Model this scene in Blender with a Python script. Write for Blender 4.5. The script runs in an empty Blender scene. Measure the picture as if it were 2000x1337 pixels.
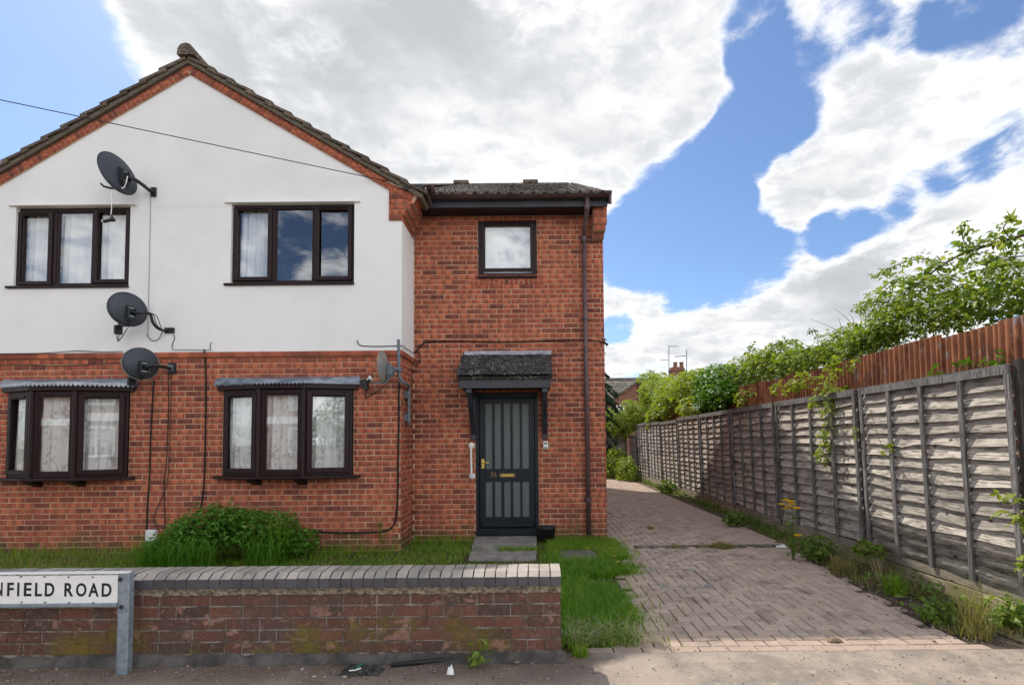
import bpy, bmesh, math, random
import numpy as np
from mathutils import Vector, Matrix

random.seed(7)
rng = np.random.default_rng(7)
SC = bpy.context.scene
COL = SC.collection
R = math.radians

# ------------------------------------------------------------------ camera
F = 980.0                                   # focal length in pixels of a 2000 px wide frame
CAM = Vector((0.0, 0.0, 1.45))
PITCH, ROLL = R(2.5), 0.009
CX, CY = 1047.6, 818.0                      # principal point
fwd = Vector((0, math.cos(PITCH), math.sin(PITCH)))
up0 = Vector((0, -math.sin(PITCH), math.cos(PITCH)))
rt0 = Vector((1, 0, 0))
RT = rt0 * math.cos(ROLL) - up0 * math.sin(ROLL)
UP = up0 * math.cos(ROLL) + rt0 * math.sin(ROLL)
cd = bpy.data.cameras.new('camera')
cam = bpy.data.objects.new('camera', cd)
COL.objects.link(cam)
cd.sensor_width = 36.0
cd.lens = 36.0 * F / 2000.0
cd.shift_x = (1000.0 - CX) / 2000.0
cd.shift_y = (CY - 668.5) / 2000.0
cd.clip_start, cd.clip_end = 0.05, 2000.0
cam.matrix_world = Matrix(((RT.x, UP.x, -fwd.x, CAM.x), (RT.y, UP.y, -fwd.y, CAM.y), (RT.z, UP.z, -fwd.z, CAM.z), (0, 0, 0, 1)))
SC.camera = cam


def ray(px, py):
    return fwd + RT * ((px - CX) / F) + UP * ((CY - py) / F)


def at(px, py, Y):                          # where the sight line meets the plane y = Y
    d = ray(px, py)
    return CAM + d * (Y / d.y)


def atx(px, py, X):
    d = ray(px, py)
    return CAM + d * (X / d.x)


def atz(px, py, Z=0.0):
    d = ray(px, py)
    return CAM + d * ((Z - CAM.z) / d.z)


def proj(P):
    v = Vector(P) - CAM
    w = v.dot(fwd)
    if w < 0.05:
        return None
    return CX + F * v.dot(RT) / w, CY - F * v.dot(UP) / w, w


# ------------------------------------------------------------------ node helpers
def NN(nt, t, **kw):
    n = nt.nodes.new(t)
    for k, v in kw.items():
        setattr(n, k, v)
    return n


def setin(nt, sock, v):
    if isinstance(v, bpy.types.NodeSocket):
        nt.links.new(v, sock)
    elif v is not None:
        if isinstance(v, (tuple, list)) and len(v) == 3 and sock.type == 'RGBA':
            v = (*v, 1.0)
        sock.default_value = v


def mth(nt, op, a, b=None, c=None, clamp=False):
    n = NN(nt, 'ShaderNodeMath', operation=op, use_clamp=clamp)
    setin(nt, n.inputs[0], a)
    setin(nt, n.inputs[1], b)
    setin(nt, n.inputs[2], c)
    return n.outputs[0]


def mixc(nt, fac, a, b, mode='MIX'):
    n = NN(nt, 'ShaderNodeMix', data_type='RGBA', blend_type=mode)
    setin(nt, n.inputs[0], fac)
    setin(nt, n.inputs[6], a)
    setin(nt, n.inputs[7], b)
    return n.outputs[2]


def smooth(nt, x, lo, hi, a=0.0, b=1.0, kind='SMOOTHSTEP'):
    n = NN(nt, 'ShaderNodeMapRange', interpolation_type=kind)
    setin(nt, n.inputs[0], x)
    for i, v in zip((1, 2, 3, 4), (lo, hi, a, b)):
        setin(nt, n.inputs[i], v)
    return n.outputs[0]


def noise(nt, scale, detail=4.0, rough=0.55, vec=None, dist=0.0):
    n = NN(nt, 'ShaderNodeTexNoise')
    n.inputs['Scale'].default_value = scale
    n.inputs['Detail'].default_value = detail
    n.inputs['Roughness'].default_value = rough
    n.inputs['Distortion'].default_value = dist
    if vec is not None:
        nt.links.new(vec, n.inputs['Vector'])
    return n.outputs[0]


def vmul(nt, vec, s):
    n = NN(nt, 'ShaderNodeVectorMath', operation='MULTIPLY')
    setin(nt, n.inputs[0], vec)
    n.inputs[1].default_value = s
    return n.outputs[0]


# ------------------------------------------------------------------ sky, sun, exposure
LIGHT = Vector((0.46, -0.66, -1.0)).normalized()       # way the sunlight travels
SUN_EL = math.asin(-LIGHT.z)
SUN_AZ = math.atan2(-LIGHT.x, -LIGHT.y)                # from +Y towards +X
world = bpy.data.worlds.new('World')
SC.world = world
world.use_nodes = True
wn = world.node_tree
wn.nodes.clear()
w_out = NN(wn, 'ShaderNodeOutputWorld')
w_bg = NN(wn, 'ShaderNodeBackground')
w_bg.inputs['Strength'].default_value = 0.1
sky = NN(wn, 'ShaderNodeTexSky', sky_type='NISHITA')
sky.sun_disc = False
sky.sun_elevation = SUN_EL
sky.sun_rotation = SUN_AZ
sky.air_density, sky.dust_density, sky.ozone_density = 1.0, 0.45, 2.5
tc = NN(wn, 'ShaderNodeTexCoord')
dirv = tc.outputs['Generated']
sep = NN(wn, 'ShaderNodeSeparateXYZ')
wn.links.new(dirv, sep.inputs[0])
zz = mth(wn, 'ADD', mth(wn, 'MAXIMUM', sep.outputs[2], 0.0), 0.30)
cmb = NN(wn, 'ShaderNodeCombineXYZ')
setin(wn, cmb.inputs[0], mth(wn, 'DIVIDE', sep.outputs[0], zz))
setin(wn, cmb.inputs[1], mth(wn, 'DIVIDE', sep.outputs[1], zz))
setin(wn, cmb.inputs[2], mth(wn, 'MULTIPLY', sep.outputs[2], 1.2))
cp = cmb.outputs[0]
n1 = noise(wn, 1.7, 10.0, 0.62, cp, 0.2)
n2 = noise(wn, 5.0, 10.0, 0.64, cp, 0.5)
n3 = noise(wn, 14.0, 8.0, 0.62, cp, 0.4)
dens = mth(wn, 'ADD', mth(wn, 'MULTIPLY', mth(wn, 'SUBTRACT', n1, 0.46), 1.7), mth(wn, 'MULTIPLY', mth(wn, 'SUBTRACT', n2, 0.5), 1.5))
dens = mth(wn, 'ADD', dens, mth(wn, 'MULTIPLY', mth(wn, 'SUBTRACT', n3, 0.5), 0.7))
# large cloud masses and gaps, as directions in the sky: (px, py, radius in degrees, amount)
BLOBS = [
    # gaps
    (1478, 60, 3.2, -.40), (1500, 190, 4.6, -.50), (1480, 290, 4.6, -.42), (1400, 330, 4.0, -.30), (1330, 450, 7.0, -.55), (1420, 500, 5.5, -.42), (1250, 480, 4.5, -.40),
    (1570, 470, 4.0, -.32), (1640, 455, 2.6, -.28), (1720, 420, 2.4, -.25), (1800, 375, 2.2, -.24), (1880, 335, 2.2, -.24), (1970, 300, 2.6, -.26), (1650, 40, 3.0, -.36), (1900, 15, 3.0, -.3), (1780, 60, 2.0, -.2),
    (40, 160, 9.0, -.62), (130, 60, 6.0, -.4), (-150, 250, 14.0, -.4), (1205, 640, 2.0, -.3), (1330, 598, 2.0, -.2),
    # masses
    (Vector((-.42, -1.0, .38)), 0, 9.0, -.10), (560, 60, 16.0, .45), (270, 60, 5.5, 1.1), (330, 150, 5.0, 1.0), (950, 150, 17.0, .5), (1060, 330, 9.0, .42), (1250, 230, 10.0, .42), (1390, 120, 5.0, .25), (1850, 180, 13.0, .42), (1640, 280, 6.0, .30), (1560, 60, 4.2, .55), (1620, 390, 3.5, .3),
    (1500, 650, 10.0, .4), (1800, 500, 10.0, .42), (1230, 610, 6.5, .45), (1380, 620, 6.0, .35), (1560, 560, 4.5, .32), (1535, 395, 2.6, .95), (1455, 385, 2.2, .95), (1490, 330, 1.8, .9), (1410, 425, 1.6, .8), (1560, 330, 2.2, .7), (1215, 490, 1.5, 1.2), (1290, 450, 0.9, .6), (62, 45, 1.7, 1.3),
]
for (bx, by, rad, amt) in BLOBS:
    dd = (ray(bx, by) if not isinstance(bx, Vector) else bx).normalized()
    dp = NN(wn, 'ShaderNodeVectorMath', operation='DOT_PRODUCT')
    wn.links.new(dirv, dp.inputs[0])
    dp.inputs[1].default_value = dd
    f = smooth(wn, dp.outputs['Value'], math.cos(R(rad * 1.35)), math.cos(R(rad * 0.35)), 0.0, amt * (1.75 if amt < 0 else 0.62))
    dens = mth(wn, 'ADD', dens, f)
cover = mth(wn, 'POWER', smooth(wn, dens, -0.26, 0.27), 1.2)
thick = smooth(wn, mth(wn, 'ADD', dens, mth(wn, 'MULTIPLY', mth(wn, 'SUBTRACT', n2, 0.5), -0.6)), 0.16, 0.66)
gn = mth(wn, 'ADD', mth(wn, 'MULTIPLY', noise(wn, 1.7, 5.0, 0.48, vmul(wn, cp, (0.8, 1.25, 1))), 0.82), mth(wn, 'MULTIPLY', n2, 0.18))
thick2 = mth(wn, 'MULTIPLY', thick, smooth(wn, gn, 0.40, 0.70))
CLOUD_LIT, CLOUD_RIM, CLOUD_MID, CLOUD_GREY = (12.5, 12.4, 12.3), (5.0, 5.0, 5.0), (3.5, 3.58, 3.7), (2.45, 2.55, 2.7)
puff = noise(wn, 6.5, 7.0, 0.60, vmul(wn, cp, (0.9, 1.15, 1)), 0.3)
fluff = mth(wn, 'MULTIPLY', smooth(wn, mth(wn, 'ADD', mth(wn, 'MULTIPLY', puff, 0.65), mth(wn, 'MULTIPLY', n3, 0.35)), 0.42, 0.62), smooth(wn, dens, 0.04, 0.28))
# towards the sun thick cloud shows its shaded side, away from it the lit one, brightened behind the camera to fill the house front
sdp = NN(wn, 'ShaderNodeVectorMath', operation='DOT_PRODUCT')
wn.links.new(dirv, sdp.inputs[0])
sdp.inputs[1].default_value = -LIGHT
back = smooth(wn, sdp.outputs['Value'], -0.30, 0.38)
thick2 = mth(wn, 'MULTIPLY', thick2, back)
fluff = mth(wn, 'MULTIPLY', fluff, smooth(wn, back, 0.0, 1.0, 0.35, 1.0))
lit = mixc(wn, back, CLOUD_LIT, CLOUD_RIM)
cloud = mixc(wn, thick2, mixc(wn, fluff, lit, CLOUD_MID), CLOUD_GREY)
skyc = mixc(wn, 1.0, sky.outputs[0], (0.58, 0.63, 0.70), 'MULTIPLY')
setin(wn, w_bg.inputs['Color'], mixc(wn, cover, skyc, cloud))
wn.links.new(w_bg.outputs[0], w_out.inputs[0])

sd = bpy.data.lights.new('sun', 'SUN')
sd.energy = 2.0
sd.angle = R(0.7)
sd.color = (1.0, 0.93, 0.82)
sun = bpy.data.objects.new('sun', sd)
sun.rotation_euler = LIGHT.to_track_quat('-Z', 'Y').to_euler()
sun.location = (-8, 12, 20)
COL.objects.link(sun)

SC.view_settings.view_transform = 'Standard'
SC.view_settings.look = 'None'
SC.view_settings.gamma = 1.0
SC.view_settings.use_curve_mapping = False
SC.view_settings.exposure = 1.24
SC.render.engine = 'CYCLES'
SC.cycles.max_bounces = 8
SC.cycles.transparent_max_bounces = 16
SC.cycles.use_denoising = True


# ------------------------------------------------------------------ materials
def new_mat(name, rough=0.8, metal=0.0, spec=0.3):
    m = bpy.data.materials.new(name)
    m.use_nodes = True
    nt = m.node_tree
    b = nt.nodes['Principled BSDF']
    b.inputs['Roughness'].default_value = rough
    b.inputs['Metallic'].default_value = metal
    b.inputs['Specular IOR Level'].default_value = spec
    return m, nt, b


def wpos(nt, s=(1, 1, 1)):
    g = NN(nt, 'ShaderNodeNewGeometry')
    return g.outputs['Position'] if s == (1, 1, 1) else vmul(nt, g.outputs['Position'], s)


def piece_random(nt):                       # one number per piece, whether it is an object or an island of a joined mesh
    g = NN(nt, 'ShaderNodeNewGeometry')
    o = NN(nt, 'ShaderNodeObjectInfo')
    return mth(nt, 'FRACT', mth(nt, 'ADD', g.outputs['Random Per Island'], o.outputs['Random']))


def bumpit(nt, b, h, strength=0.3, dist=0.01):
    n = NN(nt, 'ShaderNodeBump')
    n.inputs['Strength'].default_value = strength
    n.inputs['Distance'].default_value = dist
    setin(nt, n.inputs['Height'], h)
    nt.links.new(n.outputs[0], b.inputs['Normal'])


def simple(name, c, c2=None, scale=12.0, rough=0.6, metal=0.0, spec=0.3, bump=0.0, bscale=60.0, rnd=0.0, stretch=(1, 1, 1), lo=0.35, hi=0.65):
    m, nt, b = new_mat(name, rough, metal, spec)
    col = c
    p = wpos(nt, stretch)
    if c2:
        col = mixc(nt, smooth(nt, noise(nt, scale, 6, 0.6, p), lo, hi), c, c2)
    if rnd:
        v = smooth(nt, piece_random(nt), 0, 1, 1 - rnd, 1 + rnd, 'LINEAR')
        cc = NN(nt, 'ShaderNodeCombineColor')
        for i in range(3):
            setin(nt, cc.inputs[i], v)
        col = mixc(nt, 1.0, col, cc.outputs[0], 'MULTIPLY')
    setin(nt, b.inputs['Base Color'], col)
    if bump:
        bumpit(nt, b, noise(nt, bscale, 5, 0.6, p), bump)
    return m


M = {}


def brick_mat(name, light, mid, dark, marks=0.6, moss=None, paint=False, low=0.35):
    m, nt, b = new_mat(name, 0.88, 0, 0.2)
    r = piece_random(nt)
    r2 = mth(nt, 'FRACT', mth(nt, 'MULTIPLY', r, 17.31))
    uv = NN(nt, 'ShaderNodeUVMap', uv_map='UVMap')
    su = NN(nt, 'ShaderNodeSeparateXYZ')
    nt.links.new(uv.outputs[0], su.inputs[0])
    p = wpos(nt)
    col = mixc(nt, smooth(nt, r, 0.15, 0.75), light, mid)
    col = mixc(nt, smooth(nt, r2, 0.62, 0.98, 0, 0.9), col, dark)
    # darker bands left on the face where bricks were stacked in the kiln
    ph = mth(nt, 'ADD', mth(nt, 'MULTIPLY', su.outputs[0], 3.2), mth(nt, 'MULTIPLY', r2, 3.0))
    wave = mth(nt, 'PINGPONG', ph, 1.0)
    wv = mth(nt, 'ADD', wave, mth(nt, 'MULTIPLY', mth(nt, 'SUBTRACT', noise(nt, 60, 3, 0.6, p), 0.5), 0.5))
    band = smooth(nt, wv, 0.45, 0.62, 0, marks)
    col = mixc(nt, band, col, mixc(nt, 0.5, mid, dark))
    grit = noise(nt, 140, 5, 0.7, p)
    col = mixc(nt, smooth(nt, grit, 0.52, 0.75, 0, 0.45), col, dark)
    col = mixc(nt, smooth(nt, noise(nt, 0.9, 4, 0.6, p), 0.45, 0.75, 0, 0.35), col, light)
    g = NN(nt, 'ShaderNodeSeparateXYZ')
    nt.links.new(p, g.inputs[0])
    if paint:                               # old dark red masonry paint with flaked patches
        n = noise(nt, 9, 5, 0.55, vmul(nt, p, (1, 1, 1.6)), 0.4)
        n = mth(nt, 'ADD', n, mth(nt, 'MULTIPLY', mth(nt, 'SUBTRACT', r, 0.5), 0.28))
        n = mth(nt, 'ADD', n, mth(nt, 'MULTIPLY', mth(nt, 'SUBTRACT', noise(nt, 40, 4, 0.65, p), 0.5), 0.16))
        flake = smooth(nt, n, 0.66, 0.70, 0, 0.85)
        bare = mixc(nt, noise(nt, 30, 4, 0.6, p), (0.40, 0.21, 0.16), (0.24, 0.13, 0.11))
        col = mixc(nt, flake, col, bare)
        dirt = smooth(nt, noise(nt, 4.5, 8, 0.72, vmul(nt, p, (1, 1, 0.5))), 0.44, 0.66, 0, 0.85)
        col = mixc(nt, dirt, col, (0.085, 0.066, 0.054))
        col = mixc(nt, smooth(nt, noise(nt, 26, 6, 0.7, p), 0.50, 0.66, 0, 0.6), col, (0.215, 0.135, 0.105))
        col = mixc(nt, smooth(nt, noise(nt, 55, 5, 0.7, p), 0.53, 0.66, 0, 0.65), col, (0.055, 0.042, 0.036))
        speck = smooth(nt, noise(nt, 95, 2, 0.5, p), 0.70, 0.73)
        speck = mth(nt, 'MULTIPLY', speck, smooth(nt, noise(nt, 5, 2, 0.5, p), 0.42, 0.56))
        col = mixc(nt, speck, col, (0.62, 0.60, 0.55))
        h1 = mth(nt, 'ADD', flake, mth(nt, 'MULTIPLY', grit, 0.4))
        bumpit(nt, b, mth(nt, 'SUBTRACT', 1.0, h1), 0.5, 0.004)
    else:
        bumpit(nt, b, mth(nt, 'ADD', grit, mth(nt, 'MULTIPLY', noise(nt, 45, 3, 0.6, p), 0.7)), 0.45, 0.004)
    if moss:
        ms = mth(nt, 'ADD', noise(nt, 2.1 if paint else 3.2, 6, 0.65, p), smooth(nt, g.outputs[2], 0.0, low, 0.10 if paint else 0.22, -0.10))
        if paint:
            ms = mth(nt, 'ADD', ms, mth(nt, 'ADD', mth(nt, 'MULTIPLY', mth(nt, 'SUBTRACT', noise(nt, 38, 5, 0.7, p), 0.5), 0.45), mth(nt, 'MULTIPLY', mth(nt, 'SUBTRACT', r, 0.5), 0.10)))
        col = mixc(nt, smooth(nt, ms, 0.55, 0.76, 0, 0.75), col, moss)
    setin(nt, b.inputs['Base Color'], col)
    return m


M['brick'] = brick_mat('house_brick', (0.50, 0.150, 0.076), (0.37, 0.102, 0.060), (0.115, 0.042, 0.038), 0.75, (0.10, 0.085, 0.035), low=0.5)
def far_brick():
    m, nt, b = new_mat('distant_brickwork', 0.9, 0, 0.15)
    p = wpos(nt)
    s = NN(nt, 'ShaderNodeSeparateXYZ')
    nt.links.new(p, s.inputs[0])
    cv = NN(nt, 'ShaderNodeCombineXYZ')
    setin(nt, cv.inputs[0], mth(nt, 'ADD', s.outputs[0], s.outputs[1]))
    setin(nt, cv.inputs[1], s.outputs[2])
    t = NN(nt, 'ShaderNodeTexBrick')
    nt.links.new(cv.outputs[0], t.inputs['Vector'])
    t.inputs['Scale'].default_value = 1.0
    t.inputs['Brick Width'].default_value = 0.225
    t.inputs['Row Height'].default_value = 0.075
    t.inputs['Mortar Size'].default_value = 0.006
    t.inputs['Color1'].default_value = (0.30, 0.105, 0.068, 1)
    t.inputs['Color2'].default_value = (0.15, 0.062, 0.048, 1)
    t.inputs['Mortar'].default_value = (0.36, 0.28, 0.22, 1)
    setin(nt, b.inputs['Base Color'], mixc(nt, smooth(nt, noise(nt, 3.5, 5, 0.6, p), 0.4, 0.7, 0, 0.5), t.outputs['Color'], (0.17, 0.085, 0.065)))
    return m


M['far_brick'] = far_brick()
M['wall_brick'] = brick_mat('old_painted_brick', (0.165, 0.072, 0.050), (0.120, 0.056, 0.042), (0.070, 0.043, 0.035), 0.1, (0.155, 0.125, 0.018), paint=True, low=0.62)
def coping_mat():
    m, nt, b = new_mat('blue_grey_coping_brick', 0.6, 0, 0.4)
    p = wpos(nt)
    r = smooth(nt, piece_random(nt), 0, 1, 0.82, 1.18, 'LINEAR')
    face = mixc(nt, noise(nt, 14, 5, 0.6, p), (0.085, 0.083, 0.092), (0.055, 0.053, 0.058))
    # pale upward faces stand for weathering plus painted-in sunlight, the engineering-brick front stays dark
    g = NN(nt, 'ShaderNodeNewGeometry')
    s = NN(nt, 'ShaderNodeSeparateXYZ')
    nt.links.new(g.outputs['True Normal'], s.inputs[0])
    sunlit_crust = mixc(nt, smooth(nt, noise(nt, 8, 5, 0.65, p), 0.4, 0.65), (0.36, 0.315, 0.27), (0.25, 0.225, 0.205))
    col = mixc(nt, smooth(nt, s.outputs[2], 0.15, 0.6), face, sunlit_crust)
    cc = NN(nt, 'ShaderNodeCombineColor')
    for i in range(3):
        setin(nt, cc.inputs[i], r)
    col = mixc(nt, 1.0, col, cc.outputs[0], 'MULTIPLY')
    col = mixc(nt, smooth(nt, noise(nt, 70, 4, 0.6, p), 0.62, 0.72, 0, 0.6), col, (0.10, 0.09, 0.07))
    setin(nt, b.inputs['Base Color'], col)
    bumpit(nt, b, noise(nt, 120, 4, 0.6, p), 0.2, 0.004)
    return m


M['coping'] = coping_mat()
M['mortar'] = simple('buff_mortar', (0.60, 0.42, 0.285), (0.43, 0.26, 0.165), 5, 0.95, 0, 0.1, 0.4, 180)
M['coping_joint'] = simple('mossy_coping_joint', (0.045, 0.04, 0.028), (0.20, 0.17, 0.12), 22, 0.95, 0, 0.1, 0.5, 110)
def old_mortar_mat():
    m, nt, b = new_mat('grey_mortar', 0.95, 0, 0.1)
    p = wpos(nt)
    s = NN(nt, 'ShaderNodeSeparateXYZ')
    nt.links.new(p, s.inputs[0])
    col = mixc(nt, smooth(nt, noise(nt, 10, 6, 0.6, p), 0.35, 0.65), (0.105, 0.085, 0.075), (0.30, 0.265, 0.24))
    ms = mth(nt, 'ADD', noise(nt, 2.1, 6, 0.65, p), smooth(nt, s.outputs[2], 0.0, 0.62, 0.10, -0.10))
    ms = mth(nt, 'ADD', ms, mth(nt, 'MULTIPLY', mth(nt, 'SUBTRACT', noise(nt, 38, 5, 0.7, p), 0.5), 0.45))
    col = mixc(nt, smooth(nt, ms, 0.54, 0.70, 0, 0.8), col, (0.13, 0.115, 0.03))
    col = mixc(nt, smooth(nt, noise(nt, 95, 2, 0.5, p), 0.66, 0.70, 0, 0.8), col, (0.62, 0.60, 0.55))
    setin(nt, b.inputs['Base Color'], col)
    bumpit(nt, b, noise(nt, 120, 5, 0.6, p), 0.5)
    return m


M['old_mortar'] = old_mortar_mat()
M['fillet'] = simple('mossy_mortar_fillet', (0.12, 0.10, 0.075), (0.38, 0.32, 0.24), 34, 0.95, 0, 0.1, 0.7, 110)
M['plinth'] = simple('cement_plinth', (0.06, 0.055, 0.049), (0.125, 0.115, 0.105), 7, 0.95, 0, 0.1, 0.5, 60)


def render_mat():
    m, nt, b = new_mat('white_render', 0.85, 0, 0.2)
    p = wpos(nt)
    col = mixc(nt, smooth(nt, noise(nt, 1.1, 5, 0.6, p), 0.4, 0.7), (0.83, 0.815, 0.80), (0.765, 0.755, 0.748))
    streak = noise(nt, 2.2, 5, 0.6, vmul(nt, p, (6, 1, 0.35)))
    col = mixc(nt, smooth(nt, streak, 0.6, 0.85, 0, 0.12), col, (0.58, 0.565, 0.54))
    col = mixc(nt, smooth(nt, noise(nt, 60, 2, 0.5, p), 0.70, 0.78, 0, 0.25), col, (0.45, 0.43, 0.40))
    # a hairline crack between the upper windows
    s = NN(nt, 'ShaderNodeSeparateXYZ')
    nt.links.new(p, s.inputs[0])
    ck = at(370, 405, 6.82)
    zc = mth(nt, 'ADD', mth(nt, 'SUBTRACT', s.outputs[2], ck.z), mth(nt, 'MULTIPLY', mth(nt, 'SUBTRACT', noise(nt, 7, 5, 0.6, vmul(nt, p, (1, 1, 0))), 0.5), 0.07))
    line = smooth(nt, mth(nt, 'ABSOLUTE', zc), 0.001, 0.005, 1, 0)
    span = mth(nt, 'MULTIPLY', smooth(nt, s.outputs[0], -5.3, -5.2), smooth(nt, s.outputs[0], -4.25, -4.15, 1, 0))
    col = mixc(nt, mth(nt, 'MULTIPLY', mth(nt, 'MULTIPLY', line, span), 0.4), col, (0.35, 0.34, 0.33))
    setin(nt, b.inputs['Base Color'], col)
    bumpit(nt, b, mth(nt, 'ADD', noise(nt, 220, 3, 0.6, p), mth(nt, 'MULTIPLY', noise(nt, 5, 3, 0.5, p), 2.5)), 0.22, 0.004)
    return m


M['render'] = render_mat()
M['upvc'] = simple('brown_woodgrain_upvc', (0.016, 0.0065, 0.008), (0.026, 0.011, 0.011), 40, 0.42, 0, 0.22, 0.05, 90, 0, (1, 1, 0.1))
M['gutter'] = simple('faded_brown_plastic', (0.085, 0.050, 0.052), (0.125, 0.080, 0.085), 7, 0.5, 0, 0.4)
M['fascia'] = simple('dark_fascia_board', (0.040, 0.040, 0.055), (0.026, 0.024, 0.030), 3, 0.4, 0, 0.4)
M['soffit'] = simple('black_brown_soffit', (0.02, 0.015, 0.015), None, 3, 0.6)
M['door'] = simple('blue_black_door_paint', (0.008, 0.011, 0.016), (0.012, 0.016, 0.022), 9, 0.4, 0, 0.28, 0.06, 40)
M['door_glass'] = simple('obscure_door_glass', (0.11, 0.125, 0.124), (0.075, 0.088, 0.09), 160, 0.25, 0, 0.5, 0.35, 260)
M['lead'] = simple('lead_flashing', (0.115, 0.14, 0.18), (0.29, 0.325, 0.38), 9, 0.45, 0.35, 0.5, 0.25, 24, 0, (0.5, 1, 2))
M['lead_light'] = simple('pale_lead_cap', (0.30, 0.32, 0.36), (0.48, 0.50, 0.54), 8, 0.5, 0.2, 0.5, 0.3, 30)
M['brass'] = simple('brass', (0.80, 0.55, 0.17), None, 5, 0.25, 1.0)
M['dull_brass'] = simple('dull_brass', (0.30, 0.20, 0.085), (0.22, 0.15, 0.07), 60, 0.4, 0.7)
M['white_plastic'] = simple('white_plastic', (0.78, 0.78, 0.76), None, 5, 0.35, 0, 0.5)
M['grey_plastic'] = simple('grey_plastic', (0.10, 0.12, 0.15), (0.16, 0.18, 0.21), 20, 0.45, 0, 0.4)
M['black_plastic'] = simple('black_plastic', (0.014, 0.015, 0.017), (0.024, 0.025, 0.027), 20, 0.5, 0, 0.4)
M['cable'] = simple('black_cable', (0.012, 0.011, 0.011), None, 5, 0.6)
M['pale_cable'] = simple('grey_cable', (0.38, 0.36, 0.34), None, 5, 0.6)
M['brown_cable'] = simple('brown_cable', (0.10, 0.055, 0.04), None, 5, 0.6)
M['dish'] = simple('slate_grey_dish', (0.050, 0.058, 0.072), (0.040, 0.047, 0.060), 6, 0.55, 0.0, 0.4)
M['old_dish'] = simple('faded_grey_dish', (0.17, 0.17, 0.165), (0.28, 0.25, 0.20), 5, 0.6, 0.0, 0.4)
M['steel'] = simple('galvanised_steel', (0.19, 0.235, 0.27), (0.29, 0.335, 0.37), 26, 0.5, 0.35, 0.5, 0.1, 50)
M['sign_white'] = simple('white_sign_enamel', (0.80, 0.80, 0.79), (0.74, 0.74, 0.72), 9, 0.35, 0, 0.5)
M['sign_black'] = simple('black_lettering', (0.012, 0.014, 0.022), None, 9, 0.45)
M['concrete_slab'] = simple('old_concrete_slab', (0.30, 0.28, 0.255), (0.19, 0.175, 0.16), 9, 0.9, 0, 0.2, 0.4, 70)
M['dark_slab'] = simple('dark_paving_slab', (0.12, 0.11, 0.10), (0.17, 0.155, 0.14), 9, 0.9, 0, 0.2, 0.4, 70)
M['dark_room'] = simple('dim_room_paint', (0.16, 0.145, 0.13), None, 3, 0.9)
M['paper'] = simple('white_paper', (0.80, 0.80, 0.80), None, 5, 0.8)
M['rag'] = simple('black_plastic_bag', (0.012, 0.015, 0.012), (0.03, 0.035, 0.028), 60, 0.45, 0, 0.5, 0.4, 90)
M['bark'] = simple('brown_stem', (0.085, 0.055, 0.035), (0.13, 0.09, 0.06), 30, 0.85)
M['dry_stem'] = simple('dry_stem', (0.26, 0.19, 0.11), (0.18, 0.12, 0.07), 30, 0.85)
M['stone'] = simple('loose_stone', (0.30, 0.25, 0.215), (0.16, 0.135, 0.12), 20, 0.9, 0, 0.2, 0.3, 60, 0.5)
M['pole_wood'] = simple('creosoted_pole', (0.10, 0.07, 0.05), (0.15, 0.11, 0.08), 9, 0.85)


def tile_mat(name, a, bcol, lich, amt=0.62):
    m, nt, b = new_mat(name, 0.9, 0, 0.2)
    p = wpos(nt)
    col = mixc(nt, smooth(nt, noise(nt, 7, 5, 0.6, p), 0.4, 0.65), a, bcol)
    v = smooth(nt, piece_random(nt), 0, 1, 0.75, 1.25, 'LINEAR')
    cc = NN(nt, 'ShaderNodeCombineColor')
    for i in range(3):
        setin(nt, cc.inputs[i], v)
    col = mixc(nt, 1.0, col, cc.outputs[0], 'MULTIPLY')
    l = mth(nt, 'ADD', mth(nt, 'MULTIPLY', noise(nt, 48, 4, 0.6, p), 0.75), mth(nt, 'MULTIPLY', noise(nt, 5, 3, 0.6, p), 0.25))
    col = mixc(nt, smooth(nt, l, amt - 0.06, amt - 0.02), col, lich)
    setin(nt, b.inputs['Base Color'], col)
    bumpit(nt, b, noise(nt, 90, 5, 0.65, p), 0.5, 0.006)
    return m


M['tile'] = tile_mat('weathered_concrete_tile', (0.095, 0.072, 0.054), (0.145, 0.108, 0.080), (0.42, 0.40, 0.34), 0.64)
M['roof_tile'] = tile_mat('lichened_roof_tile', (0.105, 0.09, 0.078), (0.155, 0.135, 0.115), (0.60, 0.58, 0.53), 0.625)
M['slate'] = tile_mat('mossy_canopy_tile', (0.030, 0.029, 0.031), (0.055, 0.050, 0.046), (0.50, 0.50, 0.47), 0.635)
M['bedding'] = simple('verge_mortar', (0.115, 0.095, 0.072), (0.16, 0.135, 0.105), 20, 0.95, 0, 0.1, 0.4, 80)


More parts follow.
